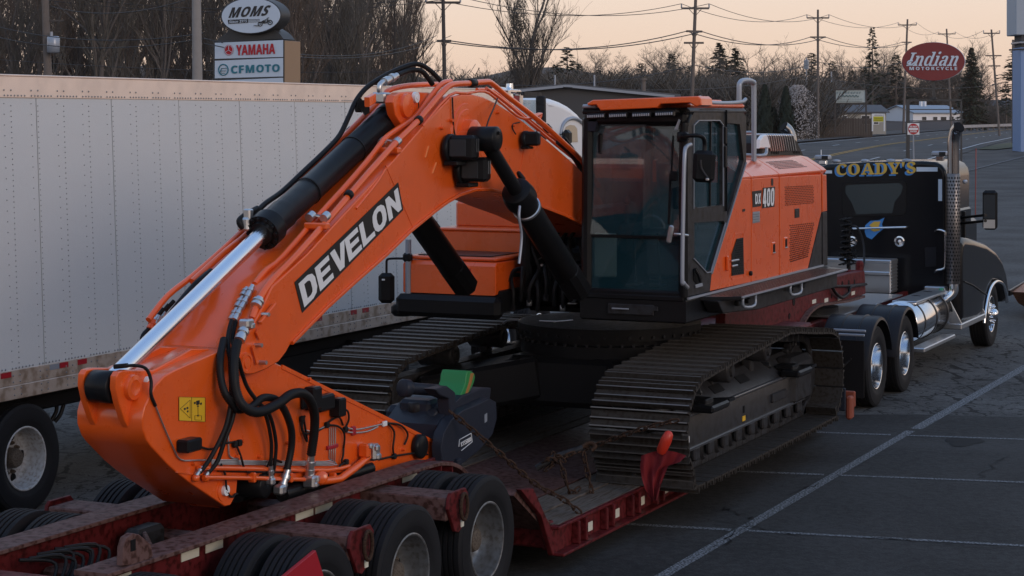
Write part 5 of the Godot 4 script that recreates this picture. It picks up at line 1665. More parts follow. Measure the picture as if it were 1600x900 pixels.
	part("mirror_mount", mb().cyl(T(1066, 206, -6.2), T(1066, 222, -6.2), 0.05, 14, 0.01).bx(T(1070, 213, -6.17), Vector3(0.08, 0.07, 0.08), 0.015), M.black, ex)
	var mo := T(1100, 260, -5.95)
	var mi := part("mirror", mb().bx(mo, Vector3(0.2, 0.29, 0.08), 0.035, Basis(Vector3.UP, 0.35) * Basis(Vector3(0, 0, 1), -0.05)), M.black, ex)
	part("mirror_stem", mb().tube(cm([mo + Vector3(-0.01, 0.06, 0.06), mo + Vector3(0.0, -0.02, 0.065), mo + Vector3(0.05, -0.1, 0.05)], 4), 0.012, 8), M.frame, mi)
	part("knob", mb().bx(mo + Vector3(0.05, -0.115, 0.05), Vector3(0.03, 0.025, 0.03), 0.006), M.zinc, mi)
	pipe(ex, p3([1075, 368, -6.15, 1062, 366, -6.2, 1054, 366, -6.25]), 0.012, M.zinc, "mirror_arm", 3)
	part("mirror", mb().bx(S(1047, 366, FRONT + 0.12), Vector3(0.05, 0.17, 0.03), 0.014, Basis(Vector3(0, 0, 1), -0.2)), M.zinc, ex)
	var wp := mb()
	wp.bar(S(1052, 212, FRONT + 0.03), S(1048, 290, FRONT + 0.03), 0.012, 0.02, Vector3(0, 0, 1))
	wp.bar(S(1048, 272, FRONT + 0.03), S(1045, 350, FRONT + 0.03), 0.02, 0.02, Vector3(0, 0, 1))
	wp.bx(S(1053, 275, FRONT + 0.03), Vector3(0.07, 0.09, 0.04), 0.012)
	part("wiper", wp, M.black, ex)
	part("far_mirror", mb().bx(S(938, 225, FRONT - 0.1), Vector3(0.05, 0.2, 0.04), 0.015), M.black, ex)
	# inside
	var st := mb()
	st.bx(Vector3(-6.72, 2.95, -18.68), Vector3(0.5, 0.75, 0.14), 0.05, Basis(X, 0.12))
	st.bx(Vector3(-6.72, 2.55, -18.4), Vector3(0.52, 0.14, 0.5), 0.05)
	st.bx(Vector3(-6.72, 3.42, -18.76), Vector3(0.28, 0.2, 0.1), 0.04)
	st.bx(Vector3(-6.72, 2.32, -18.45), Vector3(0.42, 0.35, 0.42), 0.03)
	part("seat", st, M.seat, ex)
	var cv := mb()
	for s in [-1.0, 1.0]:
		cv.bx(Vector3(-6.72 + s * 0.36, 2.52, -18.3), Vector3(0.14, 0.3, 0.55), 0.04)
		cv.cyl(Vector3(-6.72 + s * 0.36, 2.66, -18.1), Vector3(-6.72 + s * 0.34, 2.86, -18.06), 0.02, 8)
		cv.ball(Vector3(-6.72 + s * 0.34, 2.9, -18.06), 0.04, 8)
		cv.cyl(Vector3(-6.72 + s * 0.12, 2.1, -17.75), Vector3(-6.72 + s * 0.12, 2.62, -17.68), 0.012, 8)
		cv.bx(Vector3(-6.72 + s * 0.12, 2.12, -17.7), Vector3(0.12, 0.03, 0.22), 0.01)
	cv.bx(Vector3(-6.38, 2.95, -17.62), Vector3(0.06, 0.2, 0.22), 0.02)
	part("controls", cv, M.cabin, ex)
	part("seat_cover", mb().slab([Vector3(-6.98, 2.6, -18.28), Vector3(-6.97, 3.35, -18.5), Vector3(-6.86, 3.42, -18.52), Vector3(-6.6, 3.38, -18.5), Vector3(-6.5, 2.6, -18.26)], Vector3(0, 0, -0.02), 0.004), M.film, ex)
	part("document_bag", mb().bx(Vector3(-7.08, 2.4, -17.55), Vector3(0.22, 0.42, 0.05), 0.015, Basis(Vector3.UP, 0.2)), sm(0.16, 0.24, 0.22, 0.4), ex)


# ---------- wheels ----------
func tyre_profile(r: float, w: float, rim: float, grooves: int) -> Array:
	var p := [Vector2(-w * 0.4, rim), Vector2(-w * 0.47, rim + (r - rim) * 0.25), Vector2(-w * 0.5, rim + (r - rim) * 0.5), Vector2(-w * 0.48, r - 0.05), Vector2(-w * 0.44, r - 0.014), Vector2(-w * 0.4, r)]
	for i in grooves:
		var g := w * 0.8 * ((i + 1.0) / (grooves + 1.0) - 0.5)
		p.append_array([Vector2(g - 0.008, r + 0.002), Vector2(g - 0.005, r - 0.013), Vector2(g + 0.005, r - 0.013), Vector2(g + 0.008, r + 0.002)])
	p.append_array([Vector2(w * 0.4, r), Vector2(w * 0.44, r - 0.014), Vector2(w * 0.46, r - 0.03), Vector2(w * 0.475, r - 0.032), Vector2(w * 0.48, r - 0.05), Vector2(w * 0.5, rim + (r - rim) * 0.5), Vector2(w * 0.485, rim + (r - rim) * 0.3), Vector2(w * 0.48, rim + (r - rim) * 0.28), Vector2(w * 0.4, rim)])
	return p

# a dual wheel's outer wheel: tyre with a deep dish; axle along x, outside towards +x
func make_wheel(r: float, w: float, rim: float, dish: Material, hubm: Material, style: String) -> MeshInstance3D:
	var X := Vector3(1, 0, 0)
	var wh := part("wheel", mb().lathe(Vector3(), X, tyre_profile(r, w, rim, 4), 56, 0.75), M.rubber, self)
	var b := mb()
	var lip := w * 0.43
	if style == "steer":
		b.lathe(Vector3(), X, [Vector2(w * 0.36, rim + 0.012), Vector2(lip, rim + 0.012), Vector2(lip + 0.004, rim + 0.004), Vector2(lip, rim - 0.006), Vector2(w * 0.2, rim - 0.02), Vector2(w * 0.22, rim - 0.05), Vector2(w * 0.42, 0.17), Vector2(w * 0.45, 0.15), Vector2(w * 0.45, 0)], 48)
	else:
		b.lathe(Vector3(), X, [Vector2(w * 0.36, rim + 0.012), Vector2(lip, rim + 0.012), Vector2(lip + 0.004, rim + 0.004), Vector2(lip, rim - 0.006), Vector2(w * 0.1, rim - 0.022), Vector2(-w * 0.22, rim - 0.03), Vector2(-w * 0.32, rim - 0.06), Vector2(-w * 0.34, 0.1), Vector2(-w * 0.34, 0)], 48)
	var rm := part("rim", b, dish, wh)
	var deep := w * 0.44 if style == "steer" else -w * 0.34
	var hub := mb().lathe(Vector3(deep, 0, 0), X, [Vector2(0, 0.1), Vector2(0.09, 0.095), Vector2(0.12, 0.08), Vector2(0.13, 0.03), Vector2(0.13, 0)] if style != "steer" else [Vector2(0, 0.095), Vector2(0.07, 0.085), Vector2(0.1, 0.05), Vector2(0.105, 0)], 24)
	part("hub", hub, hubm, wh)
	var nuts := mb()
	for i in 10:
		var a := TAU * i / 10.0
		var q := Vector3(deep, sin(a) * 0.142, cos(a) * 0.142)
		nuts.lathe(q, X, [Vector2(-0.005, 0.021), Vector2(0.035, 0.018), Vector2(0.05, 0.01), Vector2(0.05, 0)], 8)
	part("wheel_nut", nuts, hubm, wh, "stuff")
	var holes := mb()
	for i in (10 if style == "steer" else 5 if style == "old" else 8):
		var a := TAU * (i + 0.5) / (10 if style == "steer" else 5 if style == "old" else 8)
		var rad := 0.205 if style != "steer" else 0.21
		var q := Vector3(deep - 0.03 + (0.024 if style == "steer" else 0.035), sin(a) * rad, cos(a) * rad)
		holes.lathe(q, X, [Vector2(0, 0.042 if style == "old" else 0.026), Vector2(0.002, 0.04 if style == "old" else 0.025), Vector2(0.002, 0)], 14)
	part("hand_hole", holes, M.pit, wh)
	remove_child(wh)
	return wh

func set_wheel(tpl: Node3D, parent: Node3D, at: Vector3, flip := false, turn := 0.0) -> void:
	var c: Node3D = tpl.duplicate()
	c.name = "wheel"
	parent.add_child(c, true)
	var bs := Basis(Vector3(1, 0, 0), turn)
	c.transform = Transform3D(Basis(Vector3.UP, PI) * bs if flip else bs, at - org[parent])


# ---------- the white box trailer and the lorry before it ----------
func box_trailer() -> void:
	var x := -11.87
	var tr := thing("box_trailer", "long white riveted box trailer standing behind the excavator", "trailer", Vector3(x, 0, -18))
	var z0 := -9.6
	var z1 := -26.2
	part("body", mb().bx(Vector3(x - 1.32, 2.62, (z0 + z1) / 2.0), Vector3(2.54, 2.5, z0 - z1 - 0.02), 0.02), M.panel, tr)
	part("roof", mb().bx(Vector3(x - 1.3, 4.06, (z0 + z1) / 2.0), Vector3(2.5, 0.08, z0 - z1 - 0.02), 0.02), M.white, tr)
	var rv := mb()
	var dot := func(p: Vector3, s: float) -> void:
		var q := [p + Vector3(0.009, 0, 0), p + Vector3(0, s, 0), p + Vector3(0, 0, s), p + Vector3(0, -s, 0), p + Vector3(0, 0, -s)]
		for i in 4:
			rv.face(q[0], q[1 + i], q[1 + (i + 1) % 4], p - Vector3(1, 0, 0))
	var pitch := 1.19
	var i0 := -5
	while -15.34 - pitch * (i0 + 1) > z1:
		var za := -15.34 - pitch * i0
		var zb := maxf(za - pitch, z1)
		if za < z0 + 0.1:
			part("panel", mb().bx(Vector3(x - 0.02, 2.62, (za + zb) / 2.0), Vector3(0.045 + 0.003 * (i0 % 2), 2.56, za - zb - 0.012), 0.004), M.panel, tr)
		i0 += 1
	var k := 0
	var z := z0 - 0.2
	while z > z1:
		z -= pitch / 3.0
		k += 1
		for j in 49:
			dot.call(Vector3(x + 0.006, 1.42 + j * 0.05, z), 0.0068)
			if j % 2 == 0:
				dot.call(Vector3(x + 0.006, 1.44 + j * 0.05, z + 0.1), 0.006)
		for s in [0.0, 0.1]:
			dot.call(Vector3(x + 0.014, 3.965, z + s), 0.011)
			for h in [1.31, 1.25, 1.19, 1.13]:
				dot.call(Vector3(x + (0.014 if h > 1.21 else 0.024), h, z + s), 0.011)
		for j in 8:
			if j != 5:
				dot.call(Vector3(x + 0.014, 3.915, z - j * 0.05), 0.011)
				dot.call(Vector3(x + 0.008, 1.378, z - j * 0.05), 0.012)
	part("rivet", rv, M.rivet, tr, "stuff")
	part("top_rail", mb().bx(Vector3(x - 0.02, 3.995, (z0 + z1) / 2.0), Vector3(0.06, 0.205, z0 - z1), 0.006), M.rail, tr)
	part("roof_lip", mb().bx(Vector3(x - 0.03, 4.105, (z0 + z1) / 2.0), Vector3(0.09, 0.018, z0 - z1), 0.005), M.rail, tr)
	part("bottom_rail", mb().bx(Vector3(x - 0.02, 1.29, (z0 + z1) / 2.0), Vector3(0.06, 0.14, z0 - z1), 0.005), M.railow, tr)
	part("bottom_rail", mb().bx(Vector3(x - 0.02, 1.155, (z0 + z1) / 2.0), Vector3(0.08, 0.13, z0 - z1), 0.006), M.railow, tr)
	# reflective tape
	for q in [[7, 23], [98, 112], [127, 141]]:
		var a := T(q[0], 590 - (q[0] - 7) * 0.2, x)
		var c := T(q[1], 590, x)
		part("red_tape", mb().bx(Vector3(x + 0.012, 1.325, (a.z + c.z) / 2.0), Vector3(0.004, 0.05, absf(a.z - c.z))), M.tapered, tr)
	part("white_tape", mb().bx(Vector3(x + 0.012, 1.325, -15.48), Vector3(0.004, 0.05, 0.16)), M.tubegrey, tr)
	for q in [[499, 508], [553, 562], [571, 581]]:
		var a := T(q[0], 500, x)
		var c := T(q[1], 500, x)
		part("red_tape", mb().bx(Vector3(x + 0.012, 1.325, (a.z + c.z) / 2.0), Vector3(0.004, 0.055, absf(a.z - c.z))), M.tapered, tr)
	for z2 in [-12.4, -18.2, -20.1, -23.0, -24.6]:
		part("red_tape", mb().bx(Vector3(x + 0.012, 1.325, z2), Vector3(0.004, 0.05, 0.3)), M.tapered, tr)
	# running gear
	var tpl := make_wheel(0.51, 0.28, 0.29, M.wheelwhite, M.hubdirt, "old")
	for zz in [-13.85, -15.07]:
		for xx in [x - 0.16, x - 0.5]:
			set_wheel(tpl, tr, Vector3(xx, 0.51, zz), false, zz)
		for xx in [x - 2.44, x - 2.1]:
			set_wheel(tpl, tr, Vector3(xx, 0.51, zz), true)
		part("axle", mb().cyl(Vector3(x - 0.3, 0.51, zz), Vector3(x - 2.3, 0.51, zz), 0.07, 12), M.pit, tr)
	tpl.free()
	var ug := mb()
	ug.bx(Vector3(x - 1.3, 0.98, -18.4), Vector3(2.3, 0.14, 15.0), 0.02)
	ug.bx(Vector3(x - 0.5, 0.85, -14.4), Vector3(0.12, 0.3, 2.6), 0.02)
	ug.bx(Vector3(x - 2.1, 0.85, -14.4), Vector3(0.12, 0.3, 2.6), 0.02)
	part("underframe", ug, M.pit, tr)
	part("air_line", mb().tube(cm([Vector3(x - 0.3, 1.0, -15.5), Vector3(x - 0.28, 0.98, -15.8), Vector3(x - 0.28, 0.86, -15.86), Vector3(x - 0.3, 0.76, -15.8)], 5), 0.02, 8).tube(cm([Vector3(x - 0.25, 1.08, -15.86), Vector3(x - 0.24, 1.0, -15.95), Vector3(x - 0.26, 0.82, -15.9), Vector3(x - 0.3, 0.74, -15.85)], 5), 0.02, 8), M.hose, tr)
	for s in [-0.55, -2.05]:
		part("landing_leg", mb().bx(Vector3(x + s, 0.62, -23.6), Vector3(0.13, 0.9, 0.13), 0.02).bx(Vector3(x + s, 0.17, -23.6), Vector3(0.25, 0.06, 0.3), 0.02).bar(Vector3(x + s, 0.55, -23.6), Vector3(x + s, 1.0, -22.9), 0.06, 0.06), M.frame, tr)
	part("splash_flap", mb().bx(Vector3(x - 0.35, 0.62, -21.4), Vector3(0.66, 0.72, 0.02), 0.006).bx(Vector3(x - 0.2, 0.72, -20.6), Vector3(0.06, 0.5, 1.7), 0.01), M.pit, tr)
	part("corner_post", mb().tube(cm([Vector3(x - 0.02, 1.1, z1), Vector3(x - 0.02, 3.95, z1), Vector3(x - 0.03, 4.08, z1 + 0.06), Vector3(x - 0.03, 4.1, z1 + 0.5)], 6), 0.05, 10), M.polish, tr)
	tr.rotation.z = 0.04
	# the white sleeper lorry that pulls it
	var lr := thing("sleeper_lorry", "white sleeper lorry with arched roof and dark side fairing beyond the orange boom", "lorry", Vector3(x - 1.3, 0, -28))
	var side := -11.9
	var roof := tp(side, [853, 330, 853, 156, 856, 153, 866, 154, 880, 159, 893, 166, 905, 176, 915, 189, 922, 205, 928, 230, 930, 330])
	part("sleeper", mb().slab(roof, Vector3(-2.3, 0, 0), 0.12, 0.8, 4), M.truckwhite, lr)
	part("nose", mb().bx(Vector3(x - 1.2, 1.5, -31.2), Vector3(2.0, 1.5, 3.2), 0.2), M.truckwhite, lr)
	part("side_fairing", mb().bar(T(845, 150, side + 0.02), T(847, 330, side + 0.02), 0.05, 0.16, Vector3(1, 0, 0), 0.02).bar(T(818, 146, side), T(845, 147, side), 0.05, 0.03, Vector3(1, 0, 0)), M.frame, lr)
	part("gap_panel", mb().slab(tp(side - 0.15, [820, 156, 845, 157, 845, 205, 820, 205]), Vector3(-0.03, 0, 0)), M.film, lr)
	var arc := mb()
	arc.tube(cm(tp(side + 0.01, [876, 210, 879, 196, 887, 187, 898, 185, 908, 190, 916, 198]), 5), 0.03, 8)
	part("stripe", arc, M.tubegrey, lr)
	part("door_panel", mb().slab(tp(side, [881, 206, 884, 198, 890, 195, 897, 196, 901, 201, 902, 222, 881, 222]), Vector3(0.012, 0, 0), 0.004), sm(0.5, 0.4, 0.28, 0.5), lr)
	part("mirror", mb().bx(T(886, 215, side + 0.1), Vector3(0.12, 0.24, 0.2), 0.05), M.black, lr)
	part("roof_cap", mb().slab(tp(side - 0.05, [795, 160, 795, 141, 798, 139, 814, 140, 818, 146, 818, 165, 814, 165, 814, 147, 799, 145, 799, 160]), Vector3(-0.1, 0, 0), 0.015), M.polish, lr)
	part("reflector", mb().slab(tp(side - 0.12, [800, 150, 813, 149, 813, 163, 800, 163]), Vector3(-0.02, 0, 0)), M.tapered, lr)
	var w2 := make_wheel(0.51, 0.28, 0.29, M.polish, M.polish, "dual")
	for zz in [-25.6, -26.9, -32.0]:
		set_wheel(w2, lr, Vector3(x - 0.16, 0.51, zz))
		set_wheel(w2, lr, Vector3(x - 2.44, 0.51, zz), true)
	w2.free()
	part("chassis", mb().bx(Vector3(x - 1.3, 0.85, -28.4), Vector3(0.9, 0.25, 8.0), 0.03), M.pit, lr)


# ---------- the black lorry ----------
func lorry() -> void:
	var X := Vector3(1, 0, 0)
	var Zb := Vector3(0, 0, 1)
	var lc := -7.6
	var lr := thing("black_lorry", "black day-cab lorry with yellow and blue lettering over its rear window", "lorry", Vector3(lc, 0, -29))
	var zr := -30.13
	# cab
	var out := []
	for q in [[1279, 505], [1279, 268], [1283, 260], [1292, 256.5], [1360, 252.5], [1440, 251.5], [1460, 253], [1471, 258], [1477, 266], [1479, 278], [1479, 505]]:
		out.append(S(q[0], q[1], zr))
	var cabm := part("cab", mb().slab(out, Vector3(0, 0, -1.7), 0.06, 0.75, 4), M.gloss, lr)
	part("cab_base", mb().bx(Vector3(lc, 0.8, -31.0), Vector3(1.9, 0.4, 1.7), 0.05), M.black, lr)
	var win := []
	for q in [[1321, 285], [1408, 282], [1414, 285], [1416, 291], [1415, 331], [1411, 336], [1322, 339], [1317, 334], [1316, 291]]:
		win.append(S(q[0], q[1], zr + 0.012))
	var wp := part("rear_window", mb().slab(win, Vector3(0, 0, -0.02), 0.004), M.hose, cabm)
	var gl := []
	for q in [[1325, 289], [1405, 286], [1411, 291], [1408, 303], [1398, 315], [1394, 333], [1338, 335], [1331, 318], [1321, 302], [1321, 292]]:
		gl.append(S(q[0], q[1], zr + 0.016))
	part("pane", mb().slab(gl, Vector3(0, 0, -0.003)), sm(0.03, 0.042, 0.046, 0.08), wp)  # lighter see-through shape between the seats, put into the pane colour
	# lettering across the top
	var o := zr + 0.006
	var l := mb()
	letters(l, "COADY'S", S(1304, 258, o), S(1428, 254, o), S(1304, 276.5, o), S(1428, 274, o), Zb, 0.003, "Droid Serif", 0.35, 0.0, 1)
	part("lettering_shade", l, M.blue, cabm)
	l = mb()
	letters(l, "COADY'S", S(1307, 256.5, o + 0.006), S(1431, 252.5, o + 0.006), S(1307, 274, o + 0.006), S(1431, 271, o + 0.006), Zb, 0.003, "Droid Serif", 0.35, 0.0, 1)
	part("lettering", l, M.gold, cabm)
	for q in [[1289, 266, 1300, 271], [1432, 261, 1465, 268]]:
		part("reflective_strip", mb().slab([S(q[0], q[1], o), S(q[2], q[1] + 0.3, o), S(q[2], q[3], o), S(q[0], q[3], o)], Vector3(0, 0, 0.003)), M.signface, cabm)
	part("reflective_strip", mb().slab([S(1466, 280, o), S(1472, 280, o), S(1472, 314, o), S(1466, 314, o)], Vector3(0, 0, 0.003)), M.signface, cabm)
	# painted emblem
	var em := []
	for q in [[1352, 352], [1360, 345], [1374, 344], [1382, 340], [1378, 350], [1380, 358], [1372, 364], [1362, 374], [1354, 370], [1351, 362]]:
		em.append(S(q[0], q[1], o))
	part("emblem", mb().slab(em, Vector3(0, 0, 0.002)), M.blue, cabm)
	em = []
	for q in [[1358, 352], [1366, 346], [1376, 346], [1373, 354], [1375, 360], [1366, 362], [1360, 359], [1364, 356]]:
		em.append(S(q[0], q[1], o + 0.004))
	part("emblem", mb().slab(em, Vector3(0, 0, 0.002)), M.gold, cabm)
	part("grab_bar", mb().tube(cm([S(1332, 358, o), S(1332, 357, o + 0.07), S(1340, 357, o + 0.08), S(1408, 355, o + 0.08), S(1415, 355, o + 0.07), S(1415, 356, o)], 4), 0.016, 8), M.chrome, lr)
	for q in [[1332, 377], [1406, 377]]:
		var p := S(q[0], q[1], o)
		var la := part("work_lamp", mb().lathe(p, Zb, [Vector2(0, 0.085), Vector2(0.03, 0.08), Vector2(0.035, 0.06), Vector2(0.025, 0.055), Vector2(0.02, 0)], 24), M.chrome, lr)
		part("bulb", mb().ball(p + Vector3(0, 0, 0.03), 0.025, 8), M.white, la)
	part("grab_handle", mb().tube(cm([S(1461, 361, o), S(1466, 359, o + 0.07), S(1474, 361, o + 0.09), S(1477, 368, o + 0.09), S(1477, 412, o + 0.09), S(1473, 420, o + 0.08), S(1464, 422, o + 0.07), S(1460, 426, o)], 4), 0.016, 8), M.chrome, lr)
	part("vent_plate", mb().slab([S(1445, 387, o), S(1463, 386, o), S(1463, 416, o), S(1446, 417, o)], Vector3(0, 0, 0.012), 0.004), M.fender, lr)
	# roof lamps
	for x in [1307, 1352, 1392, 1417]:
		part("marker_lamp", mb().ball(S(x, 252 - (x - 1300) * 0.01, zr - 0.3), 0.06, 10, Vector3(1.3, 0.5, 0.8)), M.tubegrey, lr)
	for q in [[1286, 246], [1469, 240]]:
		var p := S(q[0], q[1], zr - 0.25)
		var be := part("beacon", mb().bx(p, Vector3(0.24, 0.075, 0.16), 0.02), M.tubegrey, lr)
		part("bracket", mb().bx(p - Vector3(0, 0.075, 0), Vector3(0.12, 0.07, 0.1), 0.01), M.chrome, be)
		part("lens", mb().bx(p + Vector3(0.05, 0, 0.08), Vector3(0.1, 0.055, 0.01), 0.004), M.decal, be)
	part("wire_aerial", mb().cyl(S(1283, 243, zr - 0.2), S(1283, 234, zr - 0.2), 0.008, 6), M.white, lr)
	# exhaust stacks
	for s in 2:
		var sx := -6.46 if s == 0 else -8.98
		var so := 1.0 - 2.0 * s
		var b := mb()
		b.cyl(Vector3(sx, 1.2, -30.0), Vector3(sx, 2.86, -30.0), 0.1, 24, 0.01)
		var stk := part("stack_guard", b, M.guard, lr)
		var ho := mb()
		for i in 30:
			for j in 14:
				var a := TAU * (j + 0.5 * (i % 2)) / 14.0
				var n := Vector3(cos(a), 0, sin(a))
				var p := Vector3(sx, 1.26 + i * 0.053, -30.0) + n * 0.1015
				var t := Vector3(-n.z, 0, n.x) * 0.016
				ho.quad(p - t, p - Vector3(0, 0.019, 0), p + t, p + Vector3(0, 0.019, 0), n)
		part("guard_hole", ho, M.pit, stk, "stuff")
		part("stack_pipe", mb().tube(cm([Vector3(sx, 2.8, -30.0), Vector3(sx, 3.26, -30.0), Vector3(sx + 0.01 * so, 3.4, -29.995), Vector3(sx + 0.045 * so, 3.5, -29.97), Vector3(sx + 0.1 * so, 3.56, -29.92)], 6), 0.088, 22, false), M.darkchrome, lr)
		part("stack_mouth", mb().cyl(Vector3(sx + 0.099 * so, 3.559, -29.921), Vector3(sx + 0.106 * so, 3.566, -29.914), 0.084, 20), M.pit, lr)
		part("elbow", mb().tube(cm([Vector3(sx - 0.28 * (1 - 2 * s), 0.95, -29.85), Vector3(sx - 0.1 * (1 - 2 * s), 0.98, -29.95), Vector3(sx, 1.08, -30.0), Vector3(sx, 1.24, -30.0)], 6), 0.07, 16), M.chrome, lr)
	# frame and deck behind the cab
	var fr := mb()
	for x in [-7.22, -7.98]:
		fr.bx(Vector3(x, 0.92, -28.6), Vector3(0.09, 0.27, 9.4), 0.015)
	for z in [-24.4, -26.0, -27.6, -29.0]:
		fr.bx(Vector3(lc, 0.92, z), Vector3(0.7, 0.2, 0.12), 0.015)
	part("frame_rail", fr, M.red, lr)
	part("deck_plate", mb().bx(Vector3(-7.5, 1.085, -27.3), Vector3(0.98, 0.02, 3.6), 0.004), M.plate, lr)
	part("fifth_wheel", mb().lathe(Vector3(lc, 1.1, -25.9), Vector3.UP, [Vector2(0, 0), Vector2(0, 0.48), Vector2(0.08, 0.48), Vector2(0.08, 0)], 28), M.black, lr)
	var tb := mb().bx(Vector3(-7.88, 1.29, -29.72), Vector3(1.17, 0.46, 0.42), 0.012)
	var tbx := part("toolbox", tb, M.plate, lr)
	part("lid", mb().bx(Vector3(-7.88, 1.535, -29.72), Vector3(1.19, 0.06, 0.44), 0.015), M.plate, tbx)
	part("step", mb().bx(Vector3(-7.88, 1.36, -29.49), Vector3(1.17, 0.06, 0.05), 0.012), M.zinc, tbx)
	for i in 9:
		part("rib", mb().bx(Vector3(-7.29, 1.1 + i * 0.05, -29.72), Vector3(0.02, 0.02, 0.38), 0.006), M.zinc, tbx)
	# air lines coiled behind the cab
	for k in 6:
		var pts := []
		for i in 60:
			var a := i * 0.9
			pts.append(S(1317 + k * 2.4 + 5.0 * sin(i * 0.05 + k), 340 + i * 1.25, -29.3 + 0.02 * k) + Vector3(cos(a) * 0.05, 0, sin(a) * 0.05))
		part("air_line", mb().tube(pts, 0.011, 6), M.hose, lr)
	part("air_line", mb().tube(cm([S(1328, 352, -29.2), S(1340, 356, -29.0), S(1349, 380, -28.9), S(1350, 410, -28.6), S(1346, 425, -28.2)], 6), 0.016, 8), M.hose, lr)
	part("hose_post", mb().cyl(S(1326, 350, -29.25), S(1326, 425, -29.25), 0.03, 10), M.black, lr)
	# drive wheels and fenders
	var w := make_wheel(0.515, 0.28, 0.285, M.polish, M.chrome, "dual")
	for zz in [-25.16, -26.67]:
		for xx in [-6.52, -6.85]:
			set_wheel(w, lr, Vector3(xx, 0.515, zz), false, zz)
		for xx in [2 * lc + 6.52, 2 * lc + 6.85]:
			set_wheel(w, lr, Vector3(xx, 0.515, zz), true)
		part("axle", mb().cyl(Vector3(-6.7, 0.515, zz), Vector3(2 * lc + 6.7, 0.515, zz), 0.1, 14), M.pit, lr)
		for s in 2:
			var xo := -6.98 if s == 0 else 2 * lc + 6.34
			var fe := mb()
			var R := 0.64
			var pr := [Vector2(0, R - 0.02), Vector2(0, R)]
			for g in [0.2, 0.43]:
				pr.append_array([Vector2(g, R), Vector2(g + 0.006, R + 0.012), Vector2(g + 0.022, R + 0.012), Vector2(g + 0.028, R)])
			pr.append_array([Vector2(0.6, R), Vector2(0.63, R - 0.015), Vector2(0.64, R - 0.05), Vector2(0.62, R - 0.05), Vector2(0.6, R - 0.03), Vector2(0.0, R - 0.02)])
			fe.lathe(Vector3(xo, 0.52, zz), X, pr, 30, 0.7, PI + 0.25, TAU - 0.02)
			part("fender", fe, M.fender, lr)
	w.free()
	part("fender_bracket", mb().bx(Vector3(-6.75, 0.98, -24.46), Vector3(0.75, 0.03, 0.03), 0.006).bx(Vector3(-6.7, 1.03, -24.5), Vector3(0.66, 0.03, 0.03), 0.006), M.tubegrey, lr)
	part("mud_flap", mb().bx(Vector3(-6.7, 0.55, -24.5), Vector3(0.62, 0.72, 0.015), 0.004), M.hose, lr)
	part("tail_lamp", mb().bx(S(1275, 541, -24.47), Vector3(0.12, 0.07, 0.03), 0.01), M.tapered, lr)
	part("stay", mb().bar(S(1330, 560, -24.48), S(1300, 590, -24.48), 0.015, 0.02), M.frame, lr)
	# tank and steps
	part("fuel_tank", mb().cyl(Vector3(-6.74, 0.8, -27.6), Vector3(-6.74, 0.8, -29.85), 0.31, 36, 0.03), M.polish, lr)
	for z in [-28.0, -28.75, -29.5]:
		part("tank_strap", mb().lathe(Vector3(-6.74, 0.8, z), Vector3(0, 0, -1), [Vector2(0, 0.31), Vector2(0.001, 0.318), Vector2(0.06, 0.318), Vector2(0.061, 0.31)], 36), M.frame, lr)
	part("tank_cover", mb().bx(Vector3(-6.7, 1.09, -28.9), Vector3(0.36, 0.04, 2.0), 0.012), M.plate, lr)
	part("step_board", mb().bx(Vector3(-6.42, 0.47, -28.5), Vector3(0.2, 0.06, 2.0), 0.012), M.plate, lr)
	var sb := mb()
	sb.slab([Vector3(-6.8, 1.12, -30.0), Vector3(-6.6, 1.12, -30.0), Vector3(-6.34, 0.62, -30.0), Vector3(-6.34, 0.52, -30.0), Vector3(-6.8, 0.52, -30.0)], Vector3(0, 0, -0.03), 0.004)
	sb.slab([Vector3(-6.8, 1.12, -31.75), Vector3(-6.6, 1.12, -31.75), Vector3(-6.34, 0.62, -31.75), Vector3(-6.34, 0.52, -31.75), Vector3(-6.8, 0.52, -31.75)], Vector3(0, 0, -0.03), 0.004)
	sb.bx(Vector3(-6.48, 0.56, -30.88), Vector3(0.3, 0.09, 1.8), 0.015)
	sb.bx(Vector3(-6.74, 1.1, -30.88), Vector3(0.32, 0.1, 1.8), 0.015)
	sb.bar(Vector3(-6.64, 1.06, -30.88), Vector3(-6.44, 0.62, -30.88), 1.7, 0.03, Vector3(1, 0.4, 0))
	var sp := part("steps", sb, M.plate, lr)
	for i in 8:
		part("rib", mb().bx(Vector3(-6.425 - i * 0.0255, 0.64 + i * 0.055, -30.88), Vector3(0.03, 0.03, 1.66), 0.01), M.zinc, sp)
	part("green_valve", mb().bx(Vector3(-6.62, 1.1, -29.9), Vector3(0.06, 0.09, 0.06), 0.012), sm(0.05, 0.25, 0.16, 0.5), lr)
	# bonnet and wing
	var hood := mb()
	hood.slab([Vector3(-8.25, 1.0, -31.8), Vector3(-8.25, 1.95, -31.8), Vector3(-8.05, 2.12, -31.8), Vector3(-7.15, 2.12, -31.8), Vector3(-6.95, 1.95, -31.8), Vector3(-6.95, 1.0, -31.8)], Vector3(0, 0, -2.4), 0.08)
	part("bonnet", hood, M.gloss, lr)
	for s in 2:
		var xo := -6.37 if s == 0 else 2 * lc + 6.37 + 0.62
		var wing := tp(-6.37, [1503, 506, 1502, 400, 1504, 376, 1508, 370, 1522, 372, 1543, 379, 1558, 390, 1568, 405, 1574, 424, 1577, 446, 1577, 472, 1571, 472, 1569, 458, 1565, 447, 1558, 442, 1551, 444, 1545, 455, 1541, 472, 1538, 494, 1526, 504, 1514, 506])
		var pts := []
		for p in wing:
			pts.append(Vector3(xo, p.y, p.z))
		var wg := part("wing", mb().slab(pts, Vector3(-0.62, 0, 0), 0.13, 0.7, 5), M.wing, lr)
		var trim := []
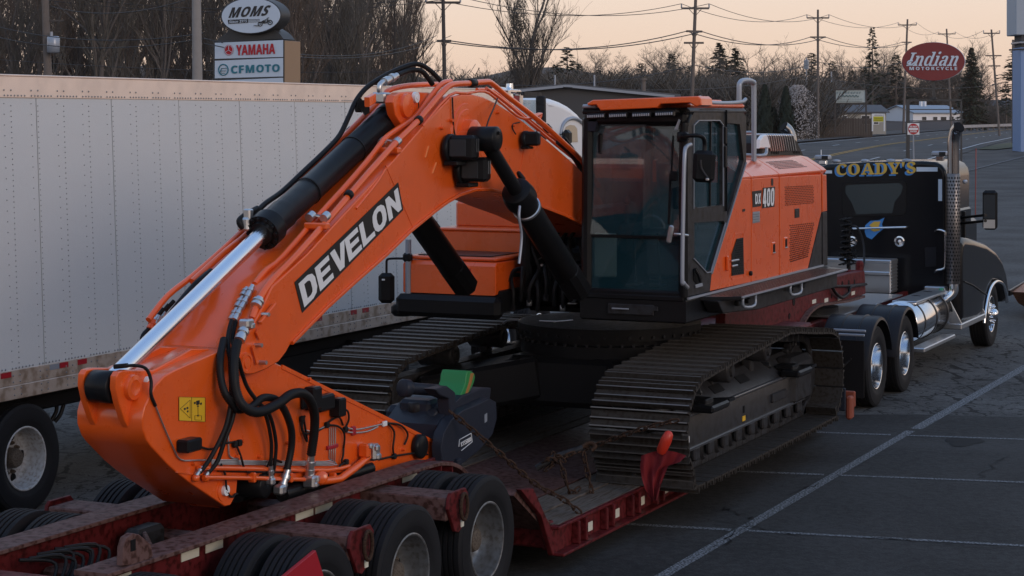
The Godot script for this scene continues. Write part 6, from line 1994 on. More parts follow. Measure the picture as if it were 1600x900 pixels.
		for p in cm(tp(-6.37, [1537, 505, 1538, 492, 1541, 472, 1546, 453, 1552, 443, 1559, 440, 1567, 445, 1571, 458, 1573, 472]), 4):
			trim.append(Vector3(xo + (0.004 if s == 0 else -0.624), p.y, p.z))
		part("wing_trim", mb().tube(trim, 0.03, 10), M.chrome, wg)
		part("bonnet_strap", mb().tube(cm(tp(-6.37, [1506, 440, 1520, 446, 1534, 456, 1541, 460]), 4).map(func(p): return Vector3(xo + (0.006 if s == 0 else -0.626), p.y, p.z)), 0.012, 8), M.hose, wg)
	part("cab_side", mb().bx(Vector3(-6.62, 1.65, -31.0), Vector3(0.12, 1.3, 1.6), 0.04), M.gloss, lr)
	var ws := make_wheel(0.52, 0.3, 0.285, M.polish, M.chrome, "steer")
	set_wheel(ws, lr, Vector3(-6.52, 0.52, -32.55), false, 0.3)
	set_wheel(ws, lr, Vector3(2 * lc + 6.52, 0.52, -32.55), true)
	ws.free()
	# mirror on its arms, whip aerial
	var mt := T(1547, 328, -6.0)
	var mr := part("mirror", mb().bx(mt, Vector3(0.22, 0.6, 0.12), 0.04, Basis(Vector3.UP, 0.2)), M.black, lr)
	part("pane", mb().bx(mt + Vector3(0.0, 0.05, 0.062), Vector3(0.17, 0.36, 0.006), 0.0, Basis(Vector3.UP, 0.2)), M.pane, mr)
	part("pane", mb().bx(mt + Vector3(0.0, -0.21, 0.062), Vector3(0.17, 0.13, 0.006), 0.0, Basis(Vector3.UP, 0.2)), M.zinc, mr)
	for y in [337, 346]:
		pipe(lr, [T(1504, y + 3, -6.55), T(1540, y - 1, -6.05)], 0.022, M.black, "mirror_arm", 1)
	part("mirror_post", mb().bar(T(1506, 330, -6.55), T(1506, 372, -6.55), 0.05, 0.05, X, 0.01), M.black, lr)
	part("side_lamp", mb().bx(T(1508, 284, -6.5), Vector3(0.06, 0.06, 0.16), 0.02), M.tubegrey, lr)
	part("whip_aerial", mb().cyl(T(1524, 340, -6.4), T(1525, 232, -6.4), 0.008, 6), sm(0.3, 0.06, 0.05, 0.5), lr)


# ---------- the red low trailer ----------
func low_trailer() -> void:
	var X := Vector3(1, 0, 0)
	var lt := thing("low_trailer", "worn red low-bed trailer with wooden deck carrying the excavator", "trailer", Vector3(C, 0, -17))
	var e := -6.44
	var fe := 2 * C - e
	# deck
	var dk := mb()
	for x in [-6.5, -6.95, -8.45, -8.9]:
		dk.bx(Vector3(x, 0.27, -18.8), Vector3(0.1, 0.18, 7.9), 0.01)
	dk.bx(Vector3(C, 0.25, -18.8), Vector3(1.3, 0.2, 7.9), 0.02)
	for i in 14:
		dk.bx(Vector3(C, 0.24, -15.2 - i * 0.55), Vector3(2.44, 0.1, 0.08), 0.008)
	part("deck_frame", dk, M.red, lt)
	var i0 := 0
	for x0 in [-8.94, -7.05]:
		for k in 4:
			var w := 0.147
			var x: float = x0 + 0.06 + k * 0.155 - (0.0 if x0 > -8 else 0.0)
			part("plank", mb().bx(Vector3(x + 0.02, 0.362 + 0.004 * ((i0 * 7) % 3), -18.75), Vector3(w, 0.04, 7.7 - 0.05 * (i0 % 3)), 0.006, Basis(Vector3.UP, 0.0006 * (i0 % 5 - 2))), M.wood, lt)
			i0 += 1
	part("deck_plate", mb().bx(Vector3(C, 0.368, -18.8), Vector3(1.22, 0.016, 7.8), 0.004), M.redtop, lt)
	# side rails with pockets and tape
	for s in 2:
		var xr := e if s == 0 else fe
		var sg := 1.0 if s == 0 else -1.0
		var rl := mb()
		rl.bx(Vector3(xr - 0.03 * sg, 0.26, -18.8), Vector3(0.05, 0.2, 7.9), 0.008)
		rl.bx(Vector3(xr + 0.02 * sg, 0.155, -18.8), Vector3(0.14, 0.025, 7.9), 0.006)
		rl.bx(Vector3(xr + 0.0 * sg, 0.37, -18.8), Vector3(0.09, 0.025, 7.9), 0.006)
		var ra := part("side_rail", rl, M.red, lt)
		for i in 12:
			var z := -15.25 - i * 0.62
			for zz in [z, z - 0.16]:
				part("stake_pocket", mb().bx(Vector3(xr + 0.03 * sg, 0.265, zz), Vector3(0.07, 0.19, 0.035), 0.006), M.red, ra)
			part("tape", mb().bx(Vector3(xr - 0.002 * sg, 0.24, z - 0.36), Vector3(0.008, 0.075, 0.13)), M.tape, ra)
	# the rear end steps up to the wheels
	for s in 2:
		var xr := e if s == 0 else fe
		var sg := 1.0 if s == 0 else -1.0
		var q := tp(e, [814, 765, 834, 763, 872, 848, 874, 870, 864, 868, 846, 806])
		var pts := []
		for p in q:
			pts.append(Vector3(xr, p.y, p.z))
		part("rear_cheek", mb().slab(pts, Vector3(-0.05 * sg, 0, 0), 0.008), M.red, lt)
	part("rear_ramp", mb().slab([Vector3(e - 0.06, 0.36, -15.0), Vector3(e - 0.06, 0.38, -14.95), Vector3(e - 0.06, 0.78, -14.25), Vector3(e - 0.06, 0.74, -14.2), Vector3(e - 0.06, 0.3, -14.9)], Vector3(fe - e + 0.12, 0, 0)), M.redtop, lt)
	part("cross_beam", mb().bx(Vector3(C, 0.3, -14.92), Vector3(2.4, 0.2, 0.2), 0.02), M.red, lt)
	# main beams of the rear
	for s in 2:
		var c := -7.205 if s == 0 else 2 * C + 7.205
		var sg := 1.0 if s == 0 else -1.0
		var prof := cm([Vector3(0, 1.01, -9.7), Vector3(0, 1.0, -12.0), Vector3(0, 0.99, -13.7), Vector3(0, 0.965, -14.2), Vector3(0, 0.87, -14.5), Vector3(0, 0.7, -14.7), Vector3(0, 0.45, -14.85)], 5)
		var top := []
		var bot := []
		for p in prof:
			top.append(Vector3(c + 0.125, p.y, p.z))
			bot.append(Vector3(c + 0.125, p.y - 0.03, p.z + (0.02 if p.z < -14.1 else 0.0)))
		bot.reverse()
		part("top_flange", mb().slab(top + bot, Vector3(-0.25, 0, 0), 0.006, 0.8), M.redtop, lt)
		var web := mb()
		web.bx(Vector3(c, 0.78, -11.95), Vector3(0.03, 0.42, 4.5), 0.004)
		web.slab([Vector3(c + 0.015, 0.97, -14.2), Vector3(c + 0.015, 0.57, -14.2), Vector3(c + 0.015, 0.3, -14.8), Vector3(c + 0.015, 0.6, -14.72), Vector3(c + 0.015, 0.86, -14.46)], Vector3(-0.03, 0, 0))
		web.bx(Vector3(c, 0.56, -11.95), Vector3(0.24, 0.03, 4.5), 0.005)
		for z in [-14.1, -14.3]:
			web.bx(Vector3(c + 0.07 * sg, 0.76, z), Vector3(0.1, 0.38, 0.02))
		part("beam_web", web, M.red, lt)
		for z in [-9.98, -10.72, -11.0, -12.15, -12.42, -13.75]:
			part("tape", mb().bx(Vector3(c + 0.019 * sg, 0.91, z), Vector3(0.006, 0.055, 0.2 if z > -12 else 0.24)), M.tape, lt)
	for z in [-10.55, -13.0, -11.75]:
		part("cross_beam", mb().bx(Vector3(C, 0.72, z), Vector3(0.9, 0.14, 0.2), 0.02), M.redtop, lt)
	part("brace", mb().bar(Vector3(-7.3, 0.86, -10.5), Vector3(-7.95, 0.8, -11.3), 0.03, 0.18, Vector3.UP, 0.006), M.redtop, lt)
	# outriggers between the wheels, with rings
	for s in 2:
		var sg := 1.0 if s == 0 else -1.0
		for z in [-13.12, -11.66]:
			var x0 := C + sg * 0.5
			var x1 := C + sg * 1.22
			var g := mb()
			g.bx(Vector3((x0 + x1) / 2.0, 0.85, z), Vector3(absf(x1 - x0), 0.17, 0.3), 0.01)
			var ou := part("outrigger", g, M.redtop, lt)
			var xe := C + sg * 1.25
			var pl := [Vector3(xe, 0.94, z + 0.15), Vector3(xe, 0.97, z + 0.12), Vector3(xe, 0.97, z - 0.12), Vector3(xe, 0.92, z - 0.17), Vector3(xe, 0.7, z - 0.09), Vector3(xe, 0.66, z), Vector3(xe, 0.68, z + 0.06), Vector3(xe, 0.86, z + 0.17)]
			var ep := part("end_plate", mb().slab(pl, Vector3(-0.03 * sg, 0, 0), 0.006), M.red, ou)
			var ring := []
			for i in 25:
				var a := TAU * i / 24.0
				ring.append(Vector3(xe + 0.035 * sg, 0.85 + 0.095 * sin(a), z - 0.02 + 0.055 * cos(a)))
			part("lashing_ring", mb().tube(ring, 0.014, 8, false), M.rusty, ou)
			part("ring_hole", mb().bx(Vector3(xe + 0.003 * sg, 0.85, z - 0.02), Vector3(0.01, 0.11, 0.045), 0.004), M.pit, ep)
			part("tape", mb().bx(Vector3(xe + 0.003 * sg, 0.72, z - 0.05), Vector3(0.008, 0.05, 0.045)), M.tape, ep)
	# rear corner
	var lug := tp(-7.1, [192, 884, 193, 856, 198, 840, 208, 833, 218, 835, 236, 850, 240, 868, 226, 882])
	var lg := part("tow_lug", mb().slab(lug, Vector3(-0.05, 0, 0), 0.006), M.redtop, lt)
	part("lug_hole", mb().bx(T(208, 852, -7.098), Vector3(0.006, 0.07, 0.05), 0.002), M.pit, lg)
	part("rear_beam", mb().bx(Vector3(C, 0.75, -9.72), Vector3(1.5, 0.36, 0.2), 0.02), M.red, lt)
	part("guard_plate", mb().slab([T(494, 860, -6.42), T(508, 905, -6.42), T(440, 905, -6.42)], Vector3(-0.03, 0, 0), 0.004), M.tapered, lt)
	part("end_plate", mb().bx(Vector3(2 * C + 7.1, 1.0, -9.5), Vector3(0.5, 0.1, 0.5), 0.03), M.tapered, lt)
	for k in 9:
		var o := Vector3(-8.0 + 0.03 * (k % 3), 0.82, -10.2 - 0.06 * k)
		part("air_line", mb().tube(cm([o + Vector3(-0.05, 0.1, 0.1), o + Vector3(0.08, 0.05 + 0.03 * (k % 2), -0.1), o + Vector3(0.1, -0.12, 0.05), o + Vector3(-0.02, -0.2, 0.15 - 0.05 * (k % 4)), o + Vector3(0.06, -0.3, -0.1)], 5), 0.012, 7), M.hose, lt)
	part("valve_box", mb().bx(Vector3(-7.98, 0.76, -11.35), Vector3(0.16, 0.3, 0.3), 0.03), M.frame, lt)
	part("tag", mb().bx(Vector3(-7.9, 0.64, -10.5), Vector3(0.02, 0.08, 0.12)), M.tubegrey, lt)
	# wheels
	var w := make_wheel(0.49, 0.27, 0.285, M.wheelgrey, M.hubdirt, "dual")
	for zz in [-13.63, -12.37, -11.11, -9.85]:
		for xx in [-6.575, -6.9]:
			set_wheel(w, lt, Vector3(xx, 0.5, zz), false, zz * 3.0)
			set_wheel(w, lt, Vector3(2 * C - xx, 0.5, zz), true)
		part("axle", mb().cyl(Vector3(-6.7, 0.5, zz), Vector3(2 * C + 6.7, 0.5, zz), 0.08, 14), M.pit, lt)
	w.free()
	part("hydraulic_leg", mb().cyl(Vector3(C, 0.62, -10.2), Vector3(C, 0.62, -14.0), 0.1, 16), M.pit, lt)
	# gooseneck over the lorry's drive wheels
	for s in 2:
		var x := -7.1 if s == 0 else 2 * C + 7.1
		var sg := 1.0 if s == 0 else -1.0
		var q := tp(-7.1, [1130, 560, 1134, 490, 1180, 474, 1231, 453, 1328, 427, 1351, 423, 1353, 459, 1344, 463, 1320, 470, 1292, 474, 1278, 476, 1266, 482, 1255, 494, 1247, 510, 1240, 530, 1236, 560])
		var pts := []
		for p in q:
			pts.append(Vector3(x, p.y, p.z))
		var gn := part("gooseneck", mb().slab(pts, Vector3(-0.12 * sg, 0, 0), 0.012, 0.9), M.red, lt)
		var lip := []
		for p in cm(tp(-7.1, [1344, 463, 1320, 470, 1292, 474, 1278, 476, 1266, 482, 1255, 494, 1247, 510, 1240, 530]), 3):
			lip.append(Vector3(x + 0.02 * sg, p.y, p.z))
		var lb := mb()
		for i in lip.size() - 1:
			lb.bar(lip[i], lip[i + 1], 0.1, 0.03, Vector3.UP)
		part("lower_flange", lb, M.redtop, gn)
		if s == 0:
			for h in [[1294, 446], [1305, 445], [1316, 444], [1326, 442], [1335, 441]]:
				part("slot", mb().cyl(T(h[0], h[1], -7.1), T(h[0], h[1], -7.1) + Vector3(0.004, 0, 0), 0.04, 12), M.pit, gn)
			for h in [[1233, 494, 0.035], [1240, 470, 0.06], [1299, 463, 0.025]]:
				part("slot", mb().cyl(T(h[0], h[1], -7.1), T(h[0], h[1], -7.1) + Vector3(0.005, 0, 0), h[2], 14), M.pit, gn)
			for h in [[1272, 471], [1291, 469], [1312, 466], [1333, 458]]:
				part("tape", mb().bx(T(h[0], h[1], -7.097), Vector3(0.006, 0.05, 0.17)), M.tape, gn)
			part("hose_loop", mb().tube(cm(tp(-7.05, [1300, 448, 1306, 458, 1316, 465, 1326, 458, 1330, 448, 1352, 444]), 5), 0.022, 8).tube(cm(tp(-7.06, [1296, 447, 1320, 447, 1340, 445, 1354, 444]), 4), 0.016, 8), M.hose, gn)
	part("neck_top", mb().bx(Vector3(C, 1.5, -25.6), Vector3(1.1, 0.05, 3.4), 0.01), M.redtop, lt)
	part("neck_end", mb().bx(Vector3(C, 1.43, -27.2), Vector3(1.1, 0.3, 0.06), 0.01).bx(T(1343, 418, -7.2), Vector3(0.1, 0.2, 0.12), 0.03), M.red, lt)
	part("neck_box", mb().bx(Vector3(C, 0.75, -23.0), Vector3(1.9, 0.95, 0.9), 0.03), M.red, lt)
	part("corner_guard", mb().bx(Vector3(-6.0, 0.5, -22.22), Vector3(0.2, 0.18, 0.06), 0.01).bx(Vector3(-5.93, 0.42, -22.1), Vector3(0.07, 0.26, 0.14), 0.02), sm(0.22, 0.045, 0.02, 0.7), lt)
	part("flap", mb().bx(Vector3(-6.25, 0.52, -22.0), Vector3(0.6, 0.26, 0.03), 0.01), M.navy, lt)


# ---------- chains, binder and flag ----------
func chain(called: String, label: String, pts: Array, group: String) -> void:
	var ch := thing(called, label, "chain", pts[0], group)
	var loop := []
	for i in 17:
		var a := TAU * i / 16.0
		loop.append(Vector3(0.019 * cos(a), 0, 0.036 * sin(a) + (0.014 if sin(a) > 0 else -0.014 if sin(a) < 0 else 0.0)))
	var link := mb().tube(loop, 0.0085, 6, false).mesh()
	var p := resample(cm(pts, 10), 0.074)
	for i in p.size() - 1:
		var z: Vector3 = (p[i + 1] - p[i]).normalized()
		var x := z.cross(Vector3.UP if absf(z.y) < 0.95 else Vector3.RIGHT).normalized()
		var y := z.cross(x)
		var bs := Basis(x, y, z) * Basis(Vector3(0, 0, 1), PI / 2.0 * (i % 2) + 0.4)
		put("link", link, M.rusty, ch, Transform3D(bs, (p[i] + p[i + 1]) / 2.0))

func chains() -> void:
	var z := -16.45
	var gr := "rusty chains that tie the excavator down"
	chain("chain", "long rusty chain slanting from the dark coupler down to the deck edge", [T(703, 643, -7.28), T(730, 665, -7.17), T(775, 703, -6.95), T(835, 755, -6.75), T(880, 780, -6.55), T(912, 806, -6.42)], gr)
	chain("chain", "rusty chain running across the front of the near track", [S(852, 735, z + 0.3), S(885, 712, z + 0.2), S(930, 696, z), S(965, 683, z), S(1010, 668, z), S(1062, 656, z - 0.05)], gr)
	chain("chain", "short rusty chain loop hanging from the load binder over the deck", [S(868, 712, z + 0.25), S(878, 730, z + 0.3), S(884, 752, z + 0.35), S(893, 772, z + 0.3), S(905, 762, z + 0.2)], gr)
	chain("chain", "rusty chain end hanging straight down before the track shoes", [S(912, 708, z + 0.1), S(917, 735, z + 0.1), S(924, 765, z + 0.15), S(927, 795, z + 0.15)], gr)
	chain("chain", "heap of rusty chain bunched on top of the load binder", [S(848, 722, z + 0.28), S(860, 716, z + 0.3), S(870, 720, z + 0.24), S(862, 712, z + 0.2), S(876, 714, z + 0.26), S(882, 722, z + 0.22)], gr)
	var bi := thing("load_binder", "dark steel load binder lever lying among rusty chains before the track", "load binder", S(880, 705, z + 0.15))
	part("lever", mb().tube([S(838, 732, z + 0.3), S(868, 714, z + 0.22), S(910, 700, z + 0.08)], 0.03, 10), M.frame, bi)
	part("hook", mb().tube(cm([S(905, 702, z + 0.1), S(920, 692, z + 0.05), S(930, 697, z + 0.05), S(924, 704, z + 0.08)], 5), 0.02, 8), M.rusty, bi)
	# the red warning flag with its bright grip
	var fl := thing("warning_flag", "red cloth warning flag with bright orange grip hanging on the track", "flag", S(1040, 690, z + 0.06))
	var a := S(1033, 706, z + 0.08)
	var b := S(1046, 676, z + 0.08)
	part("grip", mb().lathe(a, b - a, [Vector2(-0.02, 0), Vector2(-0.015, 0.03), Vector2(0.01, 0.046), Vector2(0.12, 0.05), Vector2(0.18, 0.04), Vector2(0.2, 0.02), Vector2(0.203, 0)], 18), M.flagtop, fl)
	var rows := []
	var left := [[1002, 712], [1000, 730], [1003, 748], [1008, 764], [1014, 778], [1020, 784]]
	var right := [[1072, 712], [1062, 722], [1044, 728], [1036, 748], [1030, 766], [1026, 782]]
	for i in 6:
		var r := []
		for j in 25:
			var t := j / 24.0
			var fold := sin(t * 13.0 + i * 0.7) * 0.022 + sin(t * 29.0 - i * 1.3) * 0.008
			r.append(S(lerpf(left[i][0], right[i][0], t), lerpf(left[i][1], right[i][1], t) - 8.0 * sin(t * PI) * (1.0 if i == 0 else 0.0), z + 0.07 + fold))
		rows.append(r)
	var fb := mb().sheet(rows, Vector3(0, 0, 1))
	var back := []
	for r in rows:
		back.append(r.map(func(p): return p - Vector3(0, 0, 0.006)))
	fb.sheet(back, Vector3(0, 0, -1))
	part("cloth", fb, M.flag, fl)


# ---------- buildings beyond the lot ----------
func house(called: String, label: String, at: Vector3, turn: float, sz: Vector3, rise: float, wins: Array, wall: Material, roofm: Material) -> Node3D:
	# sz: length along local x, wall height, depth along local z; the long side faces +z
	var h := thing(called, label, "house" if called.contains("house") else "building", Vector3())
	h.position = at
	h.rotation.y = turn
	org[h] = Vector3()
	part("wall", mb().slab([Vector3(-sz.x / 2, 0, sz.z / 2), Vector3(-sz.x / 2, sz.y, sz.z / 2), Vector3(-sz.x / 2, sz.y + rise, 0), Vector3(-sz.x / 2, sz.y, -sz.z / 2), Vector3(-sz.x / 2, 0, -sz.z / 2)], Vector3(sz.x, 0, 0)), wall, h)
	for s in [-1.0, 1.0]:
		var o := sz.z * 0.06
		var k: float = rise / (sz.z / 2)
		part("roof", mb().slab([Vector3(-sz.x / 2 - 0.3, sz.y - o * k + 0.06, s * (sz.z / 2 + o)), Vector3(-sz.x / 2 - 0.3, sz.y + rise + 0.06, 0), Vector3(-sz.x / 2 - 0.3, sz.y + rise + 0.2, 0), Vector3(-sz.x / 2 - 0.3, sz.y - o * k + 0.2, s * (sz.z / 2 + o))], Vector3(sz.x + 0.6, 0, 0)), roofm, h)
	for w in wins:   # [side, along, height of the middle, width, height]; side 0 the long one, 1 the gable at +x
		var c := Vector3(w[1], w[2], sz.z / 2 + 0.02) if w[0] == 0 else Vector3(sz.x / 2 + 0.02, w[2], w[1])
		var bs := Basis() if w[0] == 0 else Basis(Vector3.UP, PI / 2)
		var f := part("window", mb().bx(c, Vector3(w[3] + 0.16, w[4] + 0.16, 0.06), 0.01, bs), M.white, h)
		part("pane", mb().bx(c + bs.z * 0.035, Vector3(w[3], w[4], 0.01), 0.0, bs), M.pane, f)
		part("glazing_bar", mb().bx(c + bs.z * 0.045, Vector3(w[3], 0.05, 0.012), 0.0, bs), M.white, f)
	return h

func far_buildings() -> void:
	var t := deg_to_rad(YAW)
	var b1 := house("low_building", "low dark grey building with a shallow pale-edged roof beyond the excavator cab", foot(900, 104) + fwd * 8.0, t - PI / 2 - 0.06, Vector3(16.0, 3.8, 10.6), 0.5, [], M.shed, M.shingle)
	part("chimney", mb().cyl(Vector3(7.0, 3.9, -4.0), Vector3(7.0, 4.75, -4.0), 0.12, 10).cyl(Vector3(7.0, 4.7, -4.0), Vector3(7.0, 4.8, -4.0), 0.18, 10), M.pole, b1)
	for x in [-1.4, 0.7]:
		part("vent_pipe", mb().cyl(Vector3(6.0, 4.0, x), Vector3(6.0, 5.0, x), 0.05, 8), M.tubegrey, b1)
	for s in [-1.0, 1.0]:
		part("rake_trim", mb().bar(Vector3(8.3, 3.82, s * 5.6), Vector3(8.3, 4.38, 0), 0.05, 0.13), M.tubegrey, b1)
	var h1 := house("white_house", "white house with bluish roof beyond the maroon oval sign", foot(1440, 330), t + 0.62, Vector3(11.5, 2.7, 7.0), 1.1, [[0, 3.3, 1.5, 1.0, 1.2], [0, 1.4, 1.5, 1.3, 1.1], [0, -0.6, 1.5, 1.0, 1.1], [0, -3.2, 1.5, 1.0, 1.1], [1, 2.2, 1.6, 0.9, 1.3], [1, 1.0, 1.6, 0.7, 1.3], [1, -0.6, 1.6, 0.5, 1.1], [1, -1.8, 1.6, 0.7, 1.3]], M.siding, M.blueroof)
	part("chimney", mb().bx(Vector3(-0.6, 4.2, 0.4), Vector3(0.4, 0.9, 0.4)).bx(Vector3(0.3, 4.2, 0.4), Vector3(0.4, 0.9, 0.4)), M.siding, h1)
	var h2 := house("porch_house", "small white house with gabled porch beside the blue building", foot(1568, 400), t - 0.7, Vector3(8.5, 3.3, 6.5), 2.0, [[0, -2.2, 1.6, 1.2, 1.2], [1, 1.4, 1.6, 1.2, 1.2], [1, -1.2, 3.6, 0.9, 0.9], [0, 1.2, 1.6, 1.0, 1.2]], M.siding, M.shingle)
	part("porch", mb().slab([Vector3(-6.5, 0, 3.0), Vector3(-6.5, 2.3, 3.0), Vector3(-6.5, 2.8, 0.5), Vector3(-6.5, 0, 0.5)], Vector3(4.0, 0, 0)), M.siding, h2)
	var h3 := house("bungalow", "low cream bungalow half hidden behind the dark board fence", foot(1322, 225), t + 0.1, Vector3(7.5, 2.5, 6.0), 0.7, [[0, -2.6, 1.7, 0.7, 0.9], [0, -1.0, 1.7, 0.5, 0.9], [0, 1.4, 1.7, 0.9, 0.9], [0, 2.6, 1.7, 0.5, 0.9]], sm(0.34, 0.32, 0.28, 0.7), M.shingle)
	h3.set_meta("category", "house")
	# board fence
	var a := foot(1244, 190)
	var b := foot(1362, 196)
	var fe := thing("board_fence", "dark brown board fence under the pale billboard", "fence", a)
	for i in 46:
		var p := a.lerp(b, i / 45.0)
		part("board", mb().bx(p + Vector3(0, 0.95 + 0.03 * sin(i * 3.1), 0), Vector3(0.15, 1.9, 0.03), 0.006, Basis(Vector3.UP, t)), M.fence, fe)
	for i in 5:
		part("post", mb().bx(a.lerp(b, i / 4.0) + Vector3(0, 0.95, 0) + fwd * 0.1, Vector3(0.12, 2.0, 0.12), 0.01), M.fence, fe)
	# guard rail
	var g0 := foot(1498, 262)
	var g1 := foot(1588, 330)
	var gr := thing("guard_rail", "pale steel guard rail along the road by the blue building", "guard rail", g0)
	part("rail", mb().bar(g0 + Vector3(0, 0.75, 0), g1 + Vector3(0, 0.75, 0), 0.08, 0.4), M.tubegrey, gr)
	for i in 12:
		part("post", mb().bx(g0.lerp(g1, i / 11.0) + Vector3(0, 0.45, 0) + fwd * 0.1, Vector3(0.15, 0.9, 0.15), 0.01), M.pole, gr)
	# blue building on the right edge
	var o := foot(1594, 128)
	var bb := thing("blue_building", "tall building with blue side wall and grey fascia at the lot's right edge", "building", o)
	var bs := Basis(Vector3.UP, t)
	var w := o + rgt * 6.0 + fwd * 1.0
	part("wall", mb().bx(w + Vector3(0, 3.3, 0), Vector3(12.0, 6.8, 2.0), 0.05, bs), M.bluewall, bb)
	part("recess", mb().bx(w + Vector3(0, 7.1, 0), Vector3(11.8, 0.8, 1.8), 0.02, bs), M.shed, bb)
	part("fascia", mb().bx(w + Vector3(-0.1, 9.6, -0.1) - rgt * 0.1, Vector3(12.3, 4.2, 2.4), 0.05, bs), M.greywall, bb)
	part("trim", mb().bx(w + Vector3(0, 7.02, 0), Vector3(12.15, 0.12, 2.15), 0.02, bs), M.tubegrey, bb)
	part("lamp_arm", mb().bar(o + Vector3(-0.6, 6.55, 0), o + Vector3(0.4, 6.6, 0), 0.08, 0.1).bx(o + Vector3(-0.5, 6.55, 0), Vector3(0.4, 0.1, 0.2), 0.02), M.signblack, bb)
	for i in 3:
		part("window", mb().bx(w + Vector3(0, 2.4, 0) + bs * Vector3(-3.5 + i * 3.5, 0, 1.02), Vector3(2.2, 1.8, 0.06), 0.01, bs), M.pane, bb)
	# the corner of a plough that just comes into the picture
	var pl := thing("plough_blade", "weathered orange steel plough blade with black edge at the right frame edge", "plough", T(1592, 476, -6.9))
	var pv := mb().slab(tp(-6.9, [1580, 456, 1600, 441, 1660, 420, 1680, 470, 1660, 500, 1604, 482, 1590, 474]), Vector3(0.5, 0, 0), 0.02)
	part("blade", pv, worn(sm(0.36, 0.15, 0.07, 0.6), M.redtop.albedo_texture, 1.0), pl)
	part("edge", mb().bar(T(1577, 458, -6.9), T(1662, 407, -6.9), 0.1, 0.04, Vector3(1, 0, 0)), M.black, pl)
	part("support", mb().bx(T(1640, 470, -6.7), Vector3(0.4, 0.9, 0.3), 0.03), M.frame, pl)
	# wooded rise behind everything
	var hill := mb()
	var rows := []
	for q in [[300, 0.0], [318, 4.0], [336, 8.0], [360, 10.5], [400, 12.0], [520, 0.0]]:
		var r := []
		for i in 40:
			var u := -150.0 + i * 5.6
			var f := smoothstep(-160.0, -120.0, u) * (1.0 - 0.75 * smoothstep(20.0, 56.0, u))
			r.append(at_plan(u * q[0] / 300.0, q[0], q[1] * f * (0.9 + 0.12 * sin(u * 0.21) + 0.06 * sin(u * 0.9)) - (0.3 if q[1] == 0.0 else 0.0)))
		rows.append(r)
	hill.sheet(rows, Vector3.UP)
	solo("hill", hill, M.scrub, Vector3(), "", "", "", "structure")


# ---------- trees ----------
func bare_tree(h: float, sd: int, wide: float, twiggy := 1.0) -> Array:
	var r := RandomNumberGenerator.new()
	r.seed = sd
	var wood := mb()
	var twig := mb()
	var stack := []
	stack.append([Vector3(0, -0.2, 0), Vector3(r.randf_range(-0.06, 0.06), 1, r.randf_range(-0.06, 0.06)).normalized(), h * 0.5, h * 0.009 + 0.025, 0])
	while stack.size() > 0:
		var s = stack.pop_back()
		var at: Vector3 = s[0]
		var dir: Vector3 = s[1]
		var l: float = s[2]
		var rad: float = s[3]
		var lev: int = s[4]
		var seg := 4 if lev < 2 else 3 if lev < 3 else 2
		var pts := [at]
		var rr := [rad]
		for i in seg:
			dir = (dir + Vector3(r.randf_range(-1, 1), r.randf_range(-0.5, 0.9), r.randf_range(-1, 1)) * (0.1 if lev == 0 else 0.2)).normalized()
			at += dir * l / seg
			pts.append(at)
			rr.append(maxf(rad * (1.0 - (i + 1.0) / seg * (0.45 if lev == 0 else 0.62)), 0.006))
		if lev < 2:
			wood.tube(pts, rad, 6, false, rr)
		else:
			twig.tube(pts, rad, 3, false, rr)
		if lev < 4:
			var n: int = [11, 6, 6, int(4 * twiggy)][lev]
			for i in n:
				var t := r.randf_range(0.14 if lev == 0 else 0.2, 1.0)
				var k := mini(int(t * seg), seg - 1)
				var p: Vector3 = pts[k].lerp(pts[k + 1], t * seg - k)
				var d: Vector3 = (pts[k + 1] - pts[k]).normalized()
				var side := Vector3(r.randf_range(-1, 1), r.randf_range(-0.2, 0.4), r.randf_range(-1, 1)).normalized()
				var nd := (d * r.randf_range(0.5, 1.0) + side * wide * r.randf_range(0.6, 1.2) + Vector3(0, 0.25, 0)).normalized()
				stack.append([p, nd, l * [0.62, 0.55, 0.5, 0.5][lev] * r.randf_range(0.7, 1.15), maxf(rr[k] * 0.62, 0.009), lev + 1])
			if lev == 0:
				stack.append([at, dir, l * 0.75, rr[seg], 1])
	return [wood, twig]

func conifer(h: float, rad: float, sd: int, dense: int, ragged: float, low := 0.08) -> Array:
	var r := RandomNumberGenerator.new()
	r.seed = sd
	var wood := mb().tube([Vector3(0, -0.2, 0), Vector3(0.03, h * 0.5, 0), Vector3(0, h * 0.98, 0)], 0.1, 6, false, [h * 0.014 + 0.02, h * 0.009 + 0.02, 0.015])
	var leaf := mb()
	for i in dense:
		var t := low + (1.0 - low) * (i + r.randf()) / dense
		var y := h * t
		var l := rad * pow(1.0 - t, 0.75) * r.randf_range(1.0 - ragged, 1.0 + ragged * 0.4) + 0.12
		var a := r.randf() * TAU
		var o := Vector3(cos(a), r.randf_range(-0.12, 0.3 if ragged > 0.4 else 0.1), sin(a)).normalized()
		var sd2 := o.cross(Vector3.UP).normalized()
		var n := 5 + int(l * 4.0)
		for k in n:
			var f := (k + r.randf()) / n
			if ragged > 0.4 and f < 0.35:
				continue
			var p := Vector3(0, y, 0) + o * l * f - Vector3(0, 0.22 * l * f * f, 0)
			for m in 3:
				var d := (o * r.randf_range(0.2, 1.0) + sd2 * r.randf_range(-1, 1) + Vector3(0, r.randf_range(-0.45, 0.35), 0)).normalized()
				var wv := d.cross(Vector3(r.randf_range(-1, 1), 1, r.randf_range(-1, 1))).normalized() * r.randf_range(0.05, 0.11) * (1.0 + h * 0.02)
				var e := p + d * r.randf_range(0.22, 0.5) * (0.7 + l * 0.2)
				var nn := (o + Vector3.UP * 0.6 + Vector3(r.randf_range(-0.4, 0.4), 0, r.randf_range(-0.4, 0.4))).normalized()
				leaf.tri(p - wv, p + wv, e, nn, nn, nn)
	return [wood, leaf]

